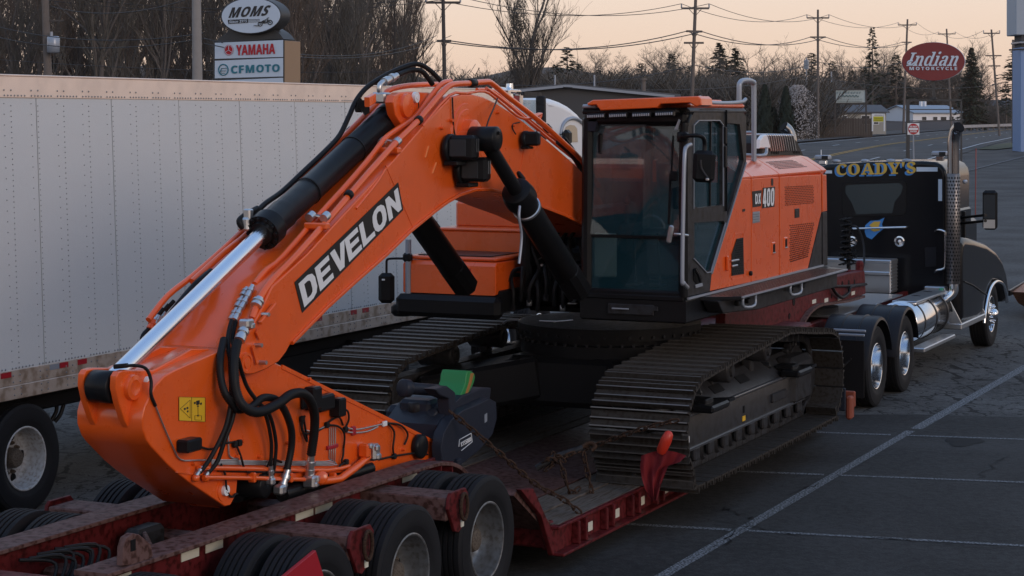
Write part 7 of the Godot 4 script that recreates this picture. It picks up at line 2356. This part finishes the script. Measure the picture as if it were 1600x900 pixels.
# a clipped shape full of small leaves: radius by height fraction
func leafy(h: float, shape: Callable, count: int, size: float, sd: int) -> Array:
	var r := RandomNumberGenerator.new()
	r.seed = sd
	var leaf := mb()
	for i in count:
		var t := sqrt(r.randf()) if r.randf() < 0.3 else r.randf()
		var R: float = shape.call(t)
		var a := r.randf() * TAU
		var q := R * (1.0 - 0.45 * pow(r.randf(), 2.0)) * (1.0 + 0.16 * sin(a * 5.0 + t * 19.0) + 0.1 * sin(a * 9.0 - t * 31.0))
		var p := Vector3(cos(a) * q, h * t, sin(a) * q)
		var n := Vector3(cos(a), r.randf_range(-0.1, 0.9), sin(a)).normalized()
		var d := (Vector3.UP + Vector3(r.randf_range(-1, 1), r.randf_range(-0.5, 0.5), r.randf_range(-1, 1)) * 0.9).normalized()
		var w := n.cross(d).normalized() * size * 0.35
		leaf.tri(p - w, p + w, p + d * size * r.randf_range(0.7, 1.4), n, n, n)
	return [mb().tube([Vector3(0, -0.2, 0), Vector3(0, h * 0.6, 0)], h * 0.02, 6), leaf]

func plant(called: String, label: String, cat: String, shape: Array, at: Vector3, bark: Material, leafm: Material, group := "") -> Node3D:
	var t := thing(called, label, cat, Vector3(), group)
	part("trunk", shape[0], bark, t)
	part("crown", shape[1], leafm, t)
	t.position = at
	return t

func trees() -> void:
	# leafless wood behind the white trailer
	var protos := []
	var lab := "leafless tree in the dense wood behind the white box trailer"
	var gr := "leafless trees behind the box trailer"
	var labels := 0
	var spots := []
	for i in 46:
		spots.append([-70.0 + i * 15.4 + rng.randf_range(-9, 9), rng.randf_range(112, 165)])
	spots.append_array([[20, 104], [150, 100], [205, 108], [262, 102], [380, 106], [470, 100], [520, 104], [575, 108], [612, 118], [650, 128]])
	for i in 14:
		spots.append([-420.0 + i * 25.0, 118.0 + 11.0 * (i % 4)])
	for i in 6:
		protos.append(bare_tree(15.5, 40 + i, 0.5, 1.26))
	var nodes := []
	for i in spots.size():
		var s = spots[i]
		var at := foot(s[0], s[1])
		var k := rng.randf_range(0.85, 1.2) * (0.72 if s[0] > 590 else 0.85 if s[0] > 480 else 1.0)
		var xf := Transform3D(Basis(Vector3.UP, rng.randf() * TAU).scaled(Vector3(k, k * rng.randf_range(0.95, 1.1), k)), at)
		if i < 6:
			var n := plant("bare_tree", lab, "tree", protos[i], at, M.bark, M.twigred if i % 3 == 0 else M.twig, gr)
			n.transform = xf
			nodes.append(n)
		else:
			copy(nodes[i % 6], lab, xf)
	# lower trees farther off, behind the excavator and the road
	lab = "bare pale tree in the far line of trees beyond the road"
	gr = "bare trees beyond the road"
	var wide_nodes := []
	for i in 4:
		var wt := bare_tree(11.0, 140 + i, 0.85, 1.26)
		var wn := plant("bare_tree", lab, "tree", wt, foot(660 + i * 230, 300), M.bark, M.twig, gr)
		wn.scale = Vector3(1.25, 0.9, 1.25)
		wide_nodes.append(wn)
	for i in 132:
		var x := 640.0 + i * 7.0 + rng.randf_range(-14, 14)
		var d := rng.randf_range(225, 330)
		if x > 1290:
			d = rng.randf_range(350, 400)
		if x > 1540:
			continue
		var k := rng.randf_range(0.62, 0.86) * d / 260.0 * (0.8 if x < 900 else 1.0)
		var c := copy(wide_nodes[i % 4], lab, Transform3D(Basis(Vector3.UP, rng.randf() * TAU).scaled(Vector3(k * 1.7, k * 1.2, k * 1.7)), foot(x, d)))
		c.set_meta("group", gr)
	# the lone tree with vines
	var vine := bare_tree(15.0, 91, 0.5, 1.6)
	var r := RandomNumberGenerator.new()
	r.seed = 5
	for i in 1500:
		var y := 3.5 + 6.5 * r.randf()
		var a := r.randf() * TAU
		var q := 0.15 + 0.75 * r.randf() * (1.0 - absf(y - 6.8) / 4.5)
		var p := Vector3(cos(a) * q, y, sin(a) * q)
		vine[1].tube([p, p + Vector3(r.randf_range(-0.3, 0.3), r.randf_range(-0.6, 0.1), r.randf_range(-0.3, 0.3))], 0.012, 3, false)
	var vt := plant("vine_tree", "tall bare tree wound with hanging vines, alone against the pale sky", "tree", vine, foot(812, 118), M.bark, M.twig)
	vt.scale = Vector3.ONE * 0.95
	# conifers
	var pine := conifer(12.0, 2.6, 3, 120, 0.65, 0.3)
	var fir := conifer(12.0, 2.7, 8, 210, 0.25, 0.04)
	var gp := "pines in the far line of trees"
	var pn := plant("pine_tree", "ragged dark pine rising over the far line of bare trees", "tree", pine, foot(886, 230), M.bark, M.pine, gp)
	pn.scale = Vector3(1.4, 0.84, 1.4)
	for s in [[1050, 260, 0.95, ""], [1024, 270, 0.8, ""], [868, 250, 0.8, ""], [905, 255, 0.82, ""], [935, 262, 0.76, ""], [985, 258, 0.7, ""], [1002, 262, 0.84, ""], [1078, 270, 0.82, ""], [1180, 275, 0.7, ""], [1300, 350, 1.1, ""], [1240, 280, 0.72, ""], [770, 250, 0.55, ""], [842, 240, 0.62, ""], [960, 250, 0.66, ""], [1268, 280, 1.02, ""], [1400, 350, 1.2, ""], [1330, 350, 0.95, ""], [915, 240, 0.68, ""], [1572, 330, 0.7, ""], [1590, 300, 1.25, ""]]:
		copy(pn, "ragged dark pine rising over the far line of bare trees", Transform3D(Basis(Vector3.UP, s[0]).scaled(Vector3(1.45, 0.9, 1.45) * s[2]), foot(s[0], s[1])))
	var w := copy(pn, "tall open-crowned pine left of the maroon oval sign", Transform3D(Basis(Vector3.UP, 1.0).scaled(Vector3(1.0, 1.18, 1.0)), foot(1363, 270)))
	w.remove_meta("group")
	var f1 := plant("fir_tree", "dense dark spruce towering right of the maroon oval sign", "tree", conifer(12.0, 2.9, 8, 330, 0.22, 0.03), foot(1518, 300), M.bark, M.pine)
	f1.scale = Vector3(1.02, 1.04, 1.02)
	var f2 := plant("spruce_tree", "pointed spruce above the cab roof, left one of the pair", "tree", fir, foot(1124, 262), M.bark, M.pine)
	f2.scale = Vector3(1.35, 0.98, 1.35)
	copy(f2, "pointed spruce above the cab roof, right one of the pair", Transform3D(Basis(Vector3.UP, 2.0).scaled(Vector3(1.3, 0.92, 1.3)), foot(1149, 262)))
	# clipped evergreens and the tree in blossom
	var cone := func(t: float) -> float: return 0.82 * pow(maxf(1.0 - t, 0.0), 0.62) * (0.75 + 0.5 * minf(t * 5.0, 0.5))
	var y1 := plant("cone_evergreen", "dark clipped cone evergreen, first right of the grey cab rail", "evergreen", leafy(4.35, cone, 9000, 0.16, 4), foot(1195, 150), M.bark, M.yew)
	copy(y1, "dark clipped cone evergreen in front of the blossoming tree", Transform3D(Basis(Vector3.UP, 1.0).scaled(Vector3(0.95, 0.97, 0.95)), foot(1228, 150)))
	copy(y1, "low dark evergreen squeezed between two taller clipped cones", Transform3D(Basis(Vector3.UP, 2.0).scaled(Vector3(0.85, 0.62, 0.85)), foot(1209, 151)))
	var dome := func(t: float) -> float: return 1.75 * sqrt(maxf(1.0 - pow(absf(t - 0.25) / 0.78, 2.0), 0.0))
	var bl := leafy(4.75, dome, 4200, 0.1, 9)
	for i in 500:
		var a := r.randf() * TAU
		var t := r.randf_range(0.15, 1.0)
		var R: float = dome.call(t)
		bl[0].tube([Vector3(0, 0.8, 0), Vector3(cos(a) * R * 0.6, 4.75 * t * 0.8 + 0.5, sin(a) * R * 0.6), Vector3(cos(a) * R, 4.75 * t, sin(a) * R)], 0.012, 3, false)
	plant("blossom_tree", "round grey-white tree in blossom behind the clipped evergreens", "tree", bl, foot(1246, 172), M.twig, M.blossom)
	# undergrowth
	var tuft := mb()
	for i in 260:
		var a := r.randf() * TAU
		var q := sqrt(r.randf()) * 1.4
		var p := Vector3(cos(a) * q, 0, sin(a) * q)
		var d := Vector3(r.randf_range(-0.9, 0.9), 1.0, r.randf_range(-0.9, 0.9)) * r.randf_range(0.7, 2.2)
		tuft.tube([p, p + d * 0.5 + Vector3(r.randf_range(-0.1, 0.1), 0, 0), p + d], 0.016, 3, false)
		for k in 3:
			var b0 := p + d * r.randf_range(0.3, 0.9)
			tuft.tube([b0, b0 + Vector3(r.randf_range(-0.6, 0.6), r.randf_range(0.1, 0.7), r.randf_range(-0.6, 0.6))], 0.009, 3, false)
	var tm := tuft.mesh()
	var mm := MultiMesh.new()
	mm.transform_format = MultiMesh.TRANSFORM_3D
	mm.mesh = tm
	var places := []
	for i in 380:
		places.append([r.randf_range(-300 if i % 4 == 0 else -90, 690), r.randf_range(108, 180), r.randf_range(0.8, 1.6)])
	for i in 330:
		places.append([r.randf_range(640, 1240), r.randf_range(185, 290), r.randf_range(1.5, 2.9)])
	for i in 110:
		places.append([r.randf_range(1240, 1560), r.randf_range(346, 420), r.randf_range(1.2, 2.2)])
	mm.instance_count = places.size()
	for i in places.size():
		mm.set_instance_transform(i, Transform3D(Basis(Vector3.UP, r.randf() * TAU).scaled(Vector3(places[i][2] * 1.2, places[i][2], places[i][2] * 1.2)), foot(places[i][0], places[i][1])))
	var mi := MultiMeshInstance3D.new()
	mi.name = "undergrowth"
	mi.multimesh = mm
	mi.material_override = M.twig
	add_child(mi)
	meta(mi, "brown leafless undergrowth along the foot of the trees", "undergrowth", "", "stuff")
	# wood out of view behind the camera; darkens low horizon light and mirrored glass
	var mw := MultiMesh.new()
	mw.transform_format = MultiMesh.TRANSFORM_3D
	mw.mesh = pine[1].mesh()
	mw.instance_count = 46
	for i in 46:
		var a := deg_to_rad(YAW + 95.0 + i * 3.6 + r.randf_range(-2, 2))
		var q := r.randf_range(42, 66)
		mw.set_instance_transform(i, Transform3D(Basis(Vector3.UP, r.randf() * TAU).scaled(Vector3.ONE * r.randf_range(0.4, 0.65)), Vector3(-sin(a) * q, 0, -cos(a) * q)))
	var mo := MultiMeshInstance3D.new()
	mo.name = "unseen_treeline"
	mo.multimesh = mw
	mo.material_override = M.pine
	add_child(mo)
	meta(mo, "unseen dark wood behind the camera, dimming low light and mirrored in glass", "wood", "", "stuff")
	# weeds on the verge behind the lorry's roof
	for s in [[1380, 250, 60, "weeds poking up just left of the do-not-enter sign"], [1412, 252, 58, "small weed clump beside the foot of the oval sign's post"]]:
		var o := G(s[0], 266.0)
		var g := mb()
		for i in 70:
			var p := o + Vector3(r.randf_range(-0.35, 0.35), 0, r.randf_range(-0.35, 0.35))
			g.tube([p, p + Vector3(r.randf_range(-0.2, 0.2), r.randf_range(0.2, 0.6), r.randf_range(-0.2, 0.2))], 0.012, 3, false)
		solo("weed_clump", g, sm(0.05, 0.07, 0.02, 0.9), o, s[3], "weeds")


# ---------- poles and wires ----------
func pole(label: String, x: float, d: float, ytop: float, lean: float, r: float, arms: Array, m: Material) -> Node3D:
	var base := foot(x, d)
	var p := thing("utility_pole", label, "utility pole", base)
	var top := D(x + lean, ytop, d)
	part("post", mb().tube([base - Vector3(0, 0.3, 0), base.lerp(top, 0.5), top], r, 10, true, [r, r * 0.88, r * 0.72]), m, p)
	var ends := []
	for a in arms:   # [row, half width in metres, pins?]
		var c := D(x + lean * (HORIZON + 30 - a[0]) / (HORIZON + 30 - ytop), a[0], d)
		var dirn := rgt.rotated(Vector3.UP, a[3] if a.size() > 3 else 0.0)
		var l: Vector3 = c - dirn * a[1]
		var q: Vector3 = c + dirn * a[1]
		var am := part("crossarm", mb().bar(l, q, 0.11, 0.13), m, p)
		part("brace", mb().bar(c - dirn * a[1] * 0.5, c - Vector3(0, 0.5, 0), 0.04, 0.04).bar(c + dirn * a[1] * 0.5, c - Vector3(0, 0.5, 0), 0.04, 0.04), m, am)
		if a[2]:
			for e in [l, q]:
				part("insulator", mb().cyl(e, e + Vector3(0, 0.3, 0), 0.05, 8), M.tubegrey, am)
		ends.append([l + Vector3(0, 0.3, 0), q + Vector3(0, 0.3, 0), c])
	p.set_meta("ends", 0)
	p.remove_meta("ends")
	org["ends_%d" % int(x)] = ends
	return p

func wire(a: Vector3, b: Vector3, sag: float, r: float, label: String, group: String) -> void:
	var pts := []
	for i in 17:
		var t := i / 16.0
		pts.append(a.lerp(b, t) - Vector3(0, sag * 4.0 * t * (1.0 - t), 0))
	solo("overhead_wire", mb().tube(pts, r, 4, false), M.wire, a, label, "wire", group)

func poles() -> void:
	var pa := pole("leaning brown pole with a grey transformer over the trailer's rear", 84, 70, -60, -16, 0.17, [[-40, 1.1, true]], M.pole)
	part("transformer", mb().cyl(D(86, 83, 70) - fwd * 0.25, D(86, 57, 70) - fwd * 0.25, 0.22, 16, 0.04).cyl(D(83, 57, 70) - fwd * 0.25, D(83, 50, 70) - fwd * 0.25, 0.05, 8), M.tubegrey, pa)
	part("bracket", mb().bar(D(68, 33, 70), D(100, 32, 70), 0.06, 0.06), M.poledark, pa)
	pole("thick pale wooden pole just left of the shop pylon sign", 312, 52, -70, -6, 0.16, [], M.polepale)
	pole("dark pole with crossarm above the boom's black hoses", 697, 110, -16, -5, 0.13, [[4, 0.95, true], [64, 0.4, false]], M.poledark)
	pole("tall pole with three crossarms above the cab roof", 1078, 130, -2, 9, 0.14, [[13, 0.9, true], [49, 0.6, false, 0.5], [67, 0.65, false]], M.pole)
	pole("wooden pole standing on the verge right of the blossoming tree", 1278, 178, 15, 0, 0.13, [[28, 0.98, true], [58, 0.7, false]], M.pole)
	pole("wooden pole whose foot stands left of the maroon oval sign", 1411, 240, 30, 7, 0.15, [[39, 1.1, true], [66, 0.6, false]], M.pole)
	pole("pole whose crossarm shows above the maroon oval sign", 1487, 290, 45, -8, 0.16, [[53, 1.25, true]], M.pole)
	pole("leaning pole with three crossarms left of the blue building", 1562, 210, 46, -13, 0.13, [[52, 0.85, true], [87, 0.85, false], [103, 0.65, false]], M.pole)
	pole("brown pole close against the blue building's wall", 1583, 150, 62, 0, 0.12, [], M.pole)
	var pj := pole("thin grey pole with a small box near its top", 1260, 196, 90, 0, 0.09, [], M.tubegrey)
	part("box", mb().bx(D(1260, 101, 195.6), Vector3(0.45, 0.9, 0.3), 0.03), M.tubegrey, pj)
	pole("short grey pole behind the pale billboard's left leg", 1301, 215, 112, -2, 0.1, [], M.tubegrey)
	var E := func(x: int, i: int) -> Array: return org["ends_%d" % x][i]
	var chainp := [[697, 1078], [1078, 1278], [1278, 1411], [1411, 1487], [1487, 1562]]
	var names := ["from the dark pole to the three-armed pole", "from the three-armed pole to the verge pole", "from the verge pole towards the oval sign", "between the two poles behind the oval sign", "from the sign's pole to the leaning pole"]
	for i in chainp.size():
		var a: Array = E.call(chainp[i][0], 0)
		var b: Array = E.call(chainp[i][1], 0)
		for s in 2:
			wire(a[s], b[s], 0.9, 0.02, ["first", "second"][s] + " thin overhead wire strung high " + names[i], "wires strung along the road")
		if i < 3:
			var a2: Array = E.call(chainp[i][0], 1)
			var b2: Array = E.call(chainp[i][1], 1)
			for s in 2:
				wire(a2[s] - Vector3(0, 0.3, 0), b2[s] - Vector3(0, 0.3, 0), 0.8, 0.03, ["first", "second"][s] + " thicker cable strung below the wires " + names[i], "cables strung along the road")
			wire(a2[2] - Vector3(0, 2.2, 0), b2[2] - Vector3(0, 2.2, 0), 0.7, 0.028, "lowest sagging cable " + names[i], "cables strung along the road")
	var e0: Array = E.call(697, 0)
	var e1: Array = E.call(697, 1)
	for s in 2:
		wire(D(-60, -30 + 12 * s, 96), e0[s], 1.0, 0.018, ["upper", "lower"][s] + " thin overhead wire crossing before the leafless wood", "wires before the wood")
		wire(D(-60, 25 + 18 * s, 74), D(318, 52 + 8 * s, 60), 0.5, 0.014, ["lower", "lowest"][s] + " thin overhead wire from the transformer pole to the pale pole", "wires at the transformer pole")
		wire(D(318, 60 + 8 * s, 60), e1[s], 0.8, 0.016, ["upper", "lower"][s] + " overhead cable crossing behind the shop pylon sign", "cables behind the pylon sign")
		wire(D(80, -20 + 30 * s, 70), D(318, -50 + 40 * s, 60), 0.4, 0.014, ["topmost", "second"][s] + " thin wire from the transformer pole to the pale pole", "wires at the transformer pole")
	wire(D(-20, 92, 90), D(700, 110, 100), 0.3, 0.016, "low wire passing before the foot of the leafless wood", "wires before the wood")
	wire(D(880, 136, 102), D(1260, 118, 180), 0.6, 0.02, "low wire over the roof of the dark grey building", "low wires")
	wire(D(1260, 118, 180), D(1560, 132, 240), 0.8, 0.024, "low wire passing behind the foot of the oval sign", "low wires")


# ---------- signs ----------
func signs() -> void:
	shop_sign()
	oval_sign()
	# do-not-enter sign
	var d := 98.0
	var o := D(1427, 201, d)
	var n := -fwd
	var ds := thing("no_entry_sign", "square white DO NOT ENTER sign with red disc by the sign post", "road sign", o)
	part("board", mb().slab([D(1418, 192.5, d), D(1436.5, 192.5, d), D(1436.5, 210.5, d), D(1418, 210.5, d)], fwd * 0.02, 0.004), M.white, ds)
	var c := D(1427.3, 201.5, d - 0.01)
	part("disc", mb().lathe(c, n, [Vector2(0, 0.265), Vector2(0.006, 0.265), Vector2(0.006, 0)], 32), M.lettred, ds)
	part("bar", mb().slab([D(1420, 200, d - 0.03), D(1434.5, 200, d - 0.03), D(1434.5, 203, d - 0.03), D(1420, 203, d - 0.03)], fwd * 0.005), M.white, ds)
	var l := mb()
	letters(l, "DO NOT", D(1421.5, 196.4, d - 0.03), D(1433.3, 196.4, d - 0.03), D(1421.5, 199.2, d - 0.03), D(1433.3, 199.2, d - 0.03), n, 0.006, "Droid Sans", 0.6)
	letters(l, "ENTER", D(1422.3, 204, d - 0.03), D(1432.5, 204, d - 0.03), D(1422.3, 206.8, d - 0.03), D(1432.5, 206.8, d - 0.03), n, 0.006, "Droid Sans", 0.6)
	part("lettering", l, M.white, ds)
	var fo := foot(1428, d)
	part("post", mb().bar(fo, Vector3(o.x, o.y + 0.25, o.z) + fwd * 0.03, 0.05, 0.05), M.tubegrey, ds)
	# pale billboard on dark legs
	d = 186.0
	var bb := thing("billboard", "pale weathered billboard on dark legs over the board fence", "billboard", D(1328, 151, d))
	part("panel", mb().slab([D(1305.5, 141, d), D(1352, 140.5, d), D(1352, 160, d), D(1305.5, 161, d)], fwd * 0.12, 0.01), sm(0.4, 0.46, 0.46, 0.6), bb)
	var fr := mb()
	for s in [[1304.5, 140, 1353, 139.5], [1304.5, 161.5, 1353, 161]]:
		fr.bar(D(s[0], s[1], d - 0.05), D(s[2], s[3], d - 0.05), 0.1, 0.1)
	for s in [[1304.6, 1304.6], [1353, 1353.5]]:
		fr.bar(D(s[0], 139, d), D(s[1], 207, d), 0.14, 0.14, n)
	part("frame", fr, M.poledark, bb)
	var mk := mb()
	for i in 9:   # worn, unreadable lettering
		var x := 1308.5 + i * 4.4
		mk.bar(D(x, 143.5, d - 0.06), D(x + (0.6 if i % 2 else -0.4), 146.4, d - 0.06), 0.03, 0.06, n)
		mk.bar(D(x, 143.6, d - 0.06), D(x + 2.0, 143.6, d - 0.06), 0.02, 0.05, n)
		mk.bar(D(x + 1.0, 154.5, d - 0.06), D(x + 3.2, 154.7, d - 0.06), 0.02, 0.07, n)
		mk.bar(D(x + 0.2, 158, d - 0.06), D(x + 3.4, 158, d - 0.06), 0.02, 0.08, n)
	var wv := []
	for i in 40:
		wv.append(D(1314 + i * 0.72, 150 + 1.5 * sin(i * 0.9), d - 0.06))
	mk.tube(wv, 0.03, 4, false)
	part("worn_lettering", mk, sm(0.12, 0.2, 0.2, 0.6), bb)
	# small board on white posts
	d = 186.0
	var rs := thing("notice_board", "small white notice board with yellow panel on two white posts", "notice board", D(1372, 185, d))
	part("board", mb().slab([D(1362.5, 177.5, d), D(1382, 177.5, d), D(1382, 191, d), D(1362.5, 191, d)], fwd * 0.05, 0.005), M.white, rs)
	part("yellow_panel", mb().slab([D(1364.5, 182, d - 0.02), D(1380.5, 182, d - 0.02), D(1380.5, 190, d - 0.02), D(1364.5, 190, d - 0.02)], fwd * 0.01), sm(0.5, 0.48, 0.02, 0.6), rs)
	var nb := mb()
	for y in [179.6, 184.6, 187.6]:
		nb.bar(D(1366, y, d - 0.04), D(1379, y, d - 0.04), 0.02, 0.06, n)
	part("worn_lettering", nb, M.lettblack, rs)
	for x in [1363.2, 1381.6]:
		part("post", mb().bar(D(x, 178, d), D(x, 205, d), 0.12, 0.12, n), M.white, rs)

func shop_sign() -> void:
	var d0 := 62.45
	var d1 := 61.55
	var at := func(x: float, y: float, off := 0.0) -> Vector3:   # on the sign's face
		return D(x, y, lerpf(d0, d1, (x - 335.0) / 107.0) - off)
	var right: Vector3 = (at.call(442, 100) - at.call(335, 100)).normalized()
	right.y = 0
	right = right.normalized()
	var n := right.cross(Vector3.UP).normalized()
	if n.dot(fwd) > 0:
		n = -n
	var ps := thing("pylon_sign", "pylon shop sign with white oval MOMS top and brand panels", "sign", at.call(390, 100))
	# cabinet
	var g: Vector3 = foot(390, 62)
	var c0: Vector3 = at.call(333, 66)
	var c1: Vector3 = at.call(444, 61)
	var yt: float = at.call(390, 63).y
	var pts := [Vector3(c0.x, g.y, c0.z), Vector3(c0.x, yt, c0.z), Vector3(c1.x, yt, c1.z), Vector3(c1.x, g.y, c1.z)]
	part("cabinet", mb().slab(pts, -n * 1.05, 0.02), M.signblack, ps)
	var sp := c1 - n * 0.52 + right * 0.01
	part("side_panel", mb().bx(Vector3(sp.x, (g.y + yt) / 2.0, sp.z), Vector3(0.03, yt - g.y - 0.05, 1.0), 0.005, Basis(right, Vector3.UP, right.cross(Vector3.UP))), M.signtan, ps)
	# shoulders under the oval
	var sh := []
	for q in [[338, 66], [340, 60], [352, 54], [358, 46], [424, 44], [432, 49], [438, 54], [443, 61]]:
		sh.append(at.call(q[0], q[1], -0.15))
	part("shoulder", mb().slab(sh, -n * 0.75, 0.01), M.signblack, ps)
	for i in 3:
		var y0: float = [67.0, 95.0, 126.0][i]
		var y1: float = [92.0, 122.5, 150.0][i]
		part("face_panel", mb().slab([at.call(335.5, y0, 0.02), at.call(442, y0 - 4.5, 0.02), at.call(442, y1 - 3.0, 0.02), at.call(335.5, y1, 0.02)], -n * 0.03, 0.004), M.signface, ps)
	# oval
	var ov := []
	var ov2 := []
	for i in 48:
		var a := TAU * i / 48.0
		ov.append(at.call(392 + 47.5 * cos(a), 24.5 - 29.0 * sin(a) - 0.02 * 47.5 * cos(a), 0.1))
		ov2.append(at.call(392 + 45.5 * cos(a), 24.5 - 27.2 * sin(a) - 0.02 * 45.5 * cos(a), 0.13))
	part("oval_rim", mb().slab(ov, -n * 0.62, 0.02), M.signblack, ps)
	part("oval_face", mb().slab(ov2, -n * 0.02, 0.003), M.signface, ps)
	var l := mb()
	letters(l, "MOMS", at.call(358, 12, 0.14), at.call(424, 8, 0.14), at.call(357, 28, 0.14), at.call(421, 24, 0.14), n, 0.006, "Droid Sans", 0.5, 0.35, 1)
	part("lettering", l, M.lettblack, ps)
	part("ribbon", mb().slab([at.call(356, 31, 0.14), at.call(388, 29.5, 0.14), at.call(388, 35.5, 0.14), at.call(357, 37.5, 0.14)], n * 0.006), M.lettblack, ps)
	l = mb()
	letters(l, "Since 1975", at.call(358, 31.7, 0.155), at.call(386, 30.4, 0.155), at.call(358, 36.4, 0.155), at.call(386, 35, 0.155), n, 0.004, "Droid Serif", 0.0, 0.2)
	part("lettering", l, M.signface, ps)
	var mc := mb()
	for k in 3:
		mc.bar(at.call(389, 30.5 + k * 2.0, 0.145), at.call(406, 30 + k * 2.0, 0.145), 0.01, 0.008, n)
	for q in [[406.5, 37.5, 3.2], [422, 35, 3.4]]:
		var ring := []
		for i in 19:
			var a := TAU * i / 18.0
			ring.append(at.call(q[0] + q[2] * cos(a), q[1] + q[2] * sin(a), 0.145))
		mc.tube(ring, 0.014, 5, false)
		mc.bx(at.call(q[0], q[1], 0.145), Vector3(0.03, 0.03, 0.03))
	for s in [[406, 36, 412, 32], [412, 32, 418, 30], [418, 30, 422, 35], [408, 34, 416, 36], [416, 36, 419, 31], [417, 29, 420, 27.5], [397, 39.5, 406, 40.5]]:
		mc.bar(at.call(s[0], s[1], 0.145), at.call(s[2], s[3], 0.145), 0.012, 0.05, n)
	mc.bx(at.call(412.5, 34.5, 0.145), Vector3(0.1, 0.08, 0.02))
	part("motorcycle_emblem", mc, M.lettblack, ps)
	# panels
	l = mb()
	letters(l, "YAMAHA", at.call(369, 70.5, 0.04), at.call(430, 68, 0.04), at.call(369, 86.5, 0.04), at.call(430, 84, 0.04), n, 0.006, "Droid Sans", 0.5)
	part("lettering", l, M.lettred, ps)
	var em: Vector3 = at.call(357.5, 78.3, 0.035)
	part("round_emblem", mb().lathe(em, n, [Vector2(0, 0.165), Vector2(0.004, 0.165), Vector2(0.004, 0)], 28), M.lettred, ps)
	var fk := mb()
	for k in 3:
		var a := TAU * k / 3.0 + PI / 2
		var up2 := Vector3.UP * sin(a) + right * cos(a)
		fk.bar(em + n * 0.006, em + n * 0.006 + up2 * 0.14, 0.01, 0.03, n)
	var rg := []
	for i in 25:
		var a := TAU * i / 24.0
		rg.append(em + n * 0.006 + (Vector3.UP * sin(a) + right * cos(a)) * 0.145)
	fk.tube(rg, 0.008, 5, false)
	part("tuning_forks", fk, M.signface, ps)
	l = mb()
	letters(l, "CFMOTO", at.call(361, 102.5, 0.04), at.call(437, 100, 0.04), at.call(361, 115, 0.04), at.call(437, 112, 0.04), n, 0.006, "Droid Sans", 0.5, 0.0, 2)
	var lg := part("lettering", l, M.teal, ps)
	var e2: Vector3 = at.call(349, 109, 0.035)
	rg = []
	for i in 29:
		var a := TAU * i / 28.0
		rg.append(e2 + (Vector3.UP * sin(a) + right * cos(a)) * 0.17)
	var cf := mb().tube(rg, 0.018, 6, false)
	for s in [[-0.12, -0.09, -0.06, 0.05], [-0.06, 0.05, 0.13, 0.05], [-0.09, -0.03, 0.1, -0.03], [-0.1, -0.1, 0.06, -0.1]]:
		cf.bar(e2 + right * s[0] + Vector3.UP * s[1] + n * 0.004, e2 + right * s[2] + Vector3.UP * s[3] + n * 0.004, 0.008, 0.035, n)
	part("round_emblem", cf, M.teal, ps)

func oval_sign() -> void:
	var d := 100.0
	var n := -fwd
	var os := thing("oval_sign", "maroon oval INDIAN MOTORCYCLE sign on a black post and frame", "sign", D(1459, 96, d))
	var ov := []
	var ov2 := []
	for i in 56:
		var a := TAU * i / 56.0
		ov.append(D(1459 + 49.5 * cos(a), 96 - 30.5 * sin(a), d))
		ov2.append(D(1458.5 + 49.0 * cos(a), 96 - 30.0 * sin(a), d - 0.02))
	part("edge", mb().slab(ov, fwd * 0.35 + rgt * 0.06, 0.01), M.signface, os)
	part("face", mb().slab(ov2, fwd * 0.05, 0.005), M.maroon, os)
	var l := mb()
	letters(l, "Indian", D(1418, 80.5, d - 0.05), D(1499, 80.5, d - 0.05), D(1416, 103, d - 0.05), D(1496, 103, d - 0.05), n, 0.01, "Droid Serif", 0.0, 0.36, 0)
	# flourish of the script's capital
	l.tube(cm([D(1431, 96, d - 0.05), D(1424, 101, d - 0.05), D(1418, 99.5, d - 0.05), D(1420, 95.5, d - 0.05), D(1426, 95, d - 0.05)], 5), 0.04, 6)
	part("lettering", l, M.signface, os)
	l = mb()
	letters(l, "MOTORCYCLE", D(1421, 104.5, d - 0.05), D(1495.5, 104.5, d - 0.05), D(1421, 109.5, d - 0.05), D(1495.5, 109.5, d - 0.05), n, 0.01, "Droid Sans", 0.4, 0.0, 9)
	part("lettering", l, M.signface, os)
	var f := mb()
	f.bar(D(1459, 126, d + 0.15), D(1459, 156, d + 0.15), 0.12, 0.12, n)
	f.bar(D(1417, 157, d + 0.15), D(1503, 156.5, d + 0.15), 0.08, 0.1)
	f.bx(D(1459, 154, d + 0.15), Vector3(0.3, 0.12, 0.2))
	f.bar(D(1418, 171, d + 0.15), D(1500, 171, d + 0.15), 0.04, 0.05)
	f.bar(D(1418, 189, d + 0.15), D(1500, 188, d + 0.15), 0.04, 0.05)
	f.bar(D(1418.5, 155, d + 0.15), foot(1418.5, d + 0.15), 0.16, 0.16, n)
	f.bar(D(1502, 155, d + 0.15), foot(1502, d + 0.15), 0.08, 0.08, n)
	part("frame", f, M.signblack, os)
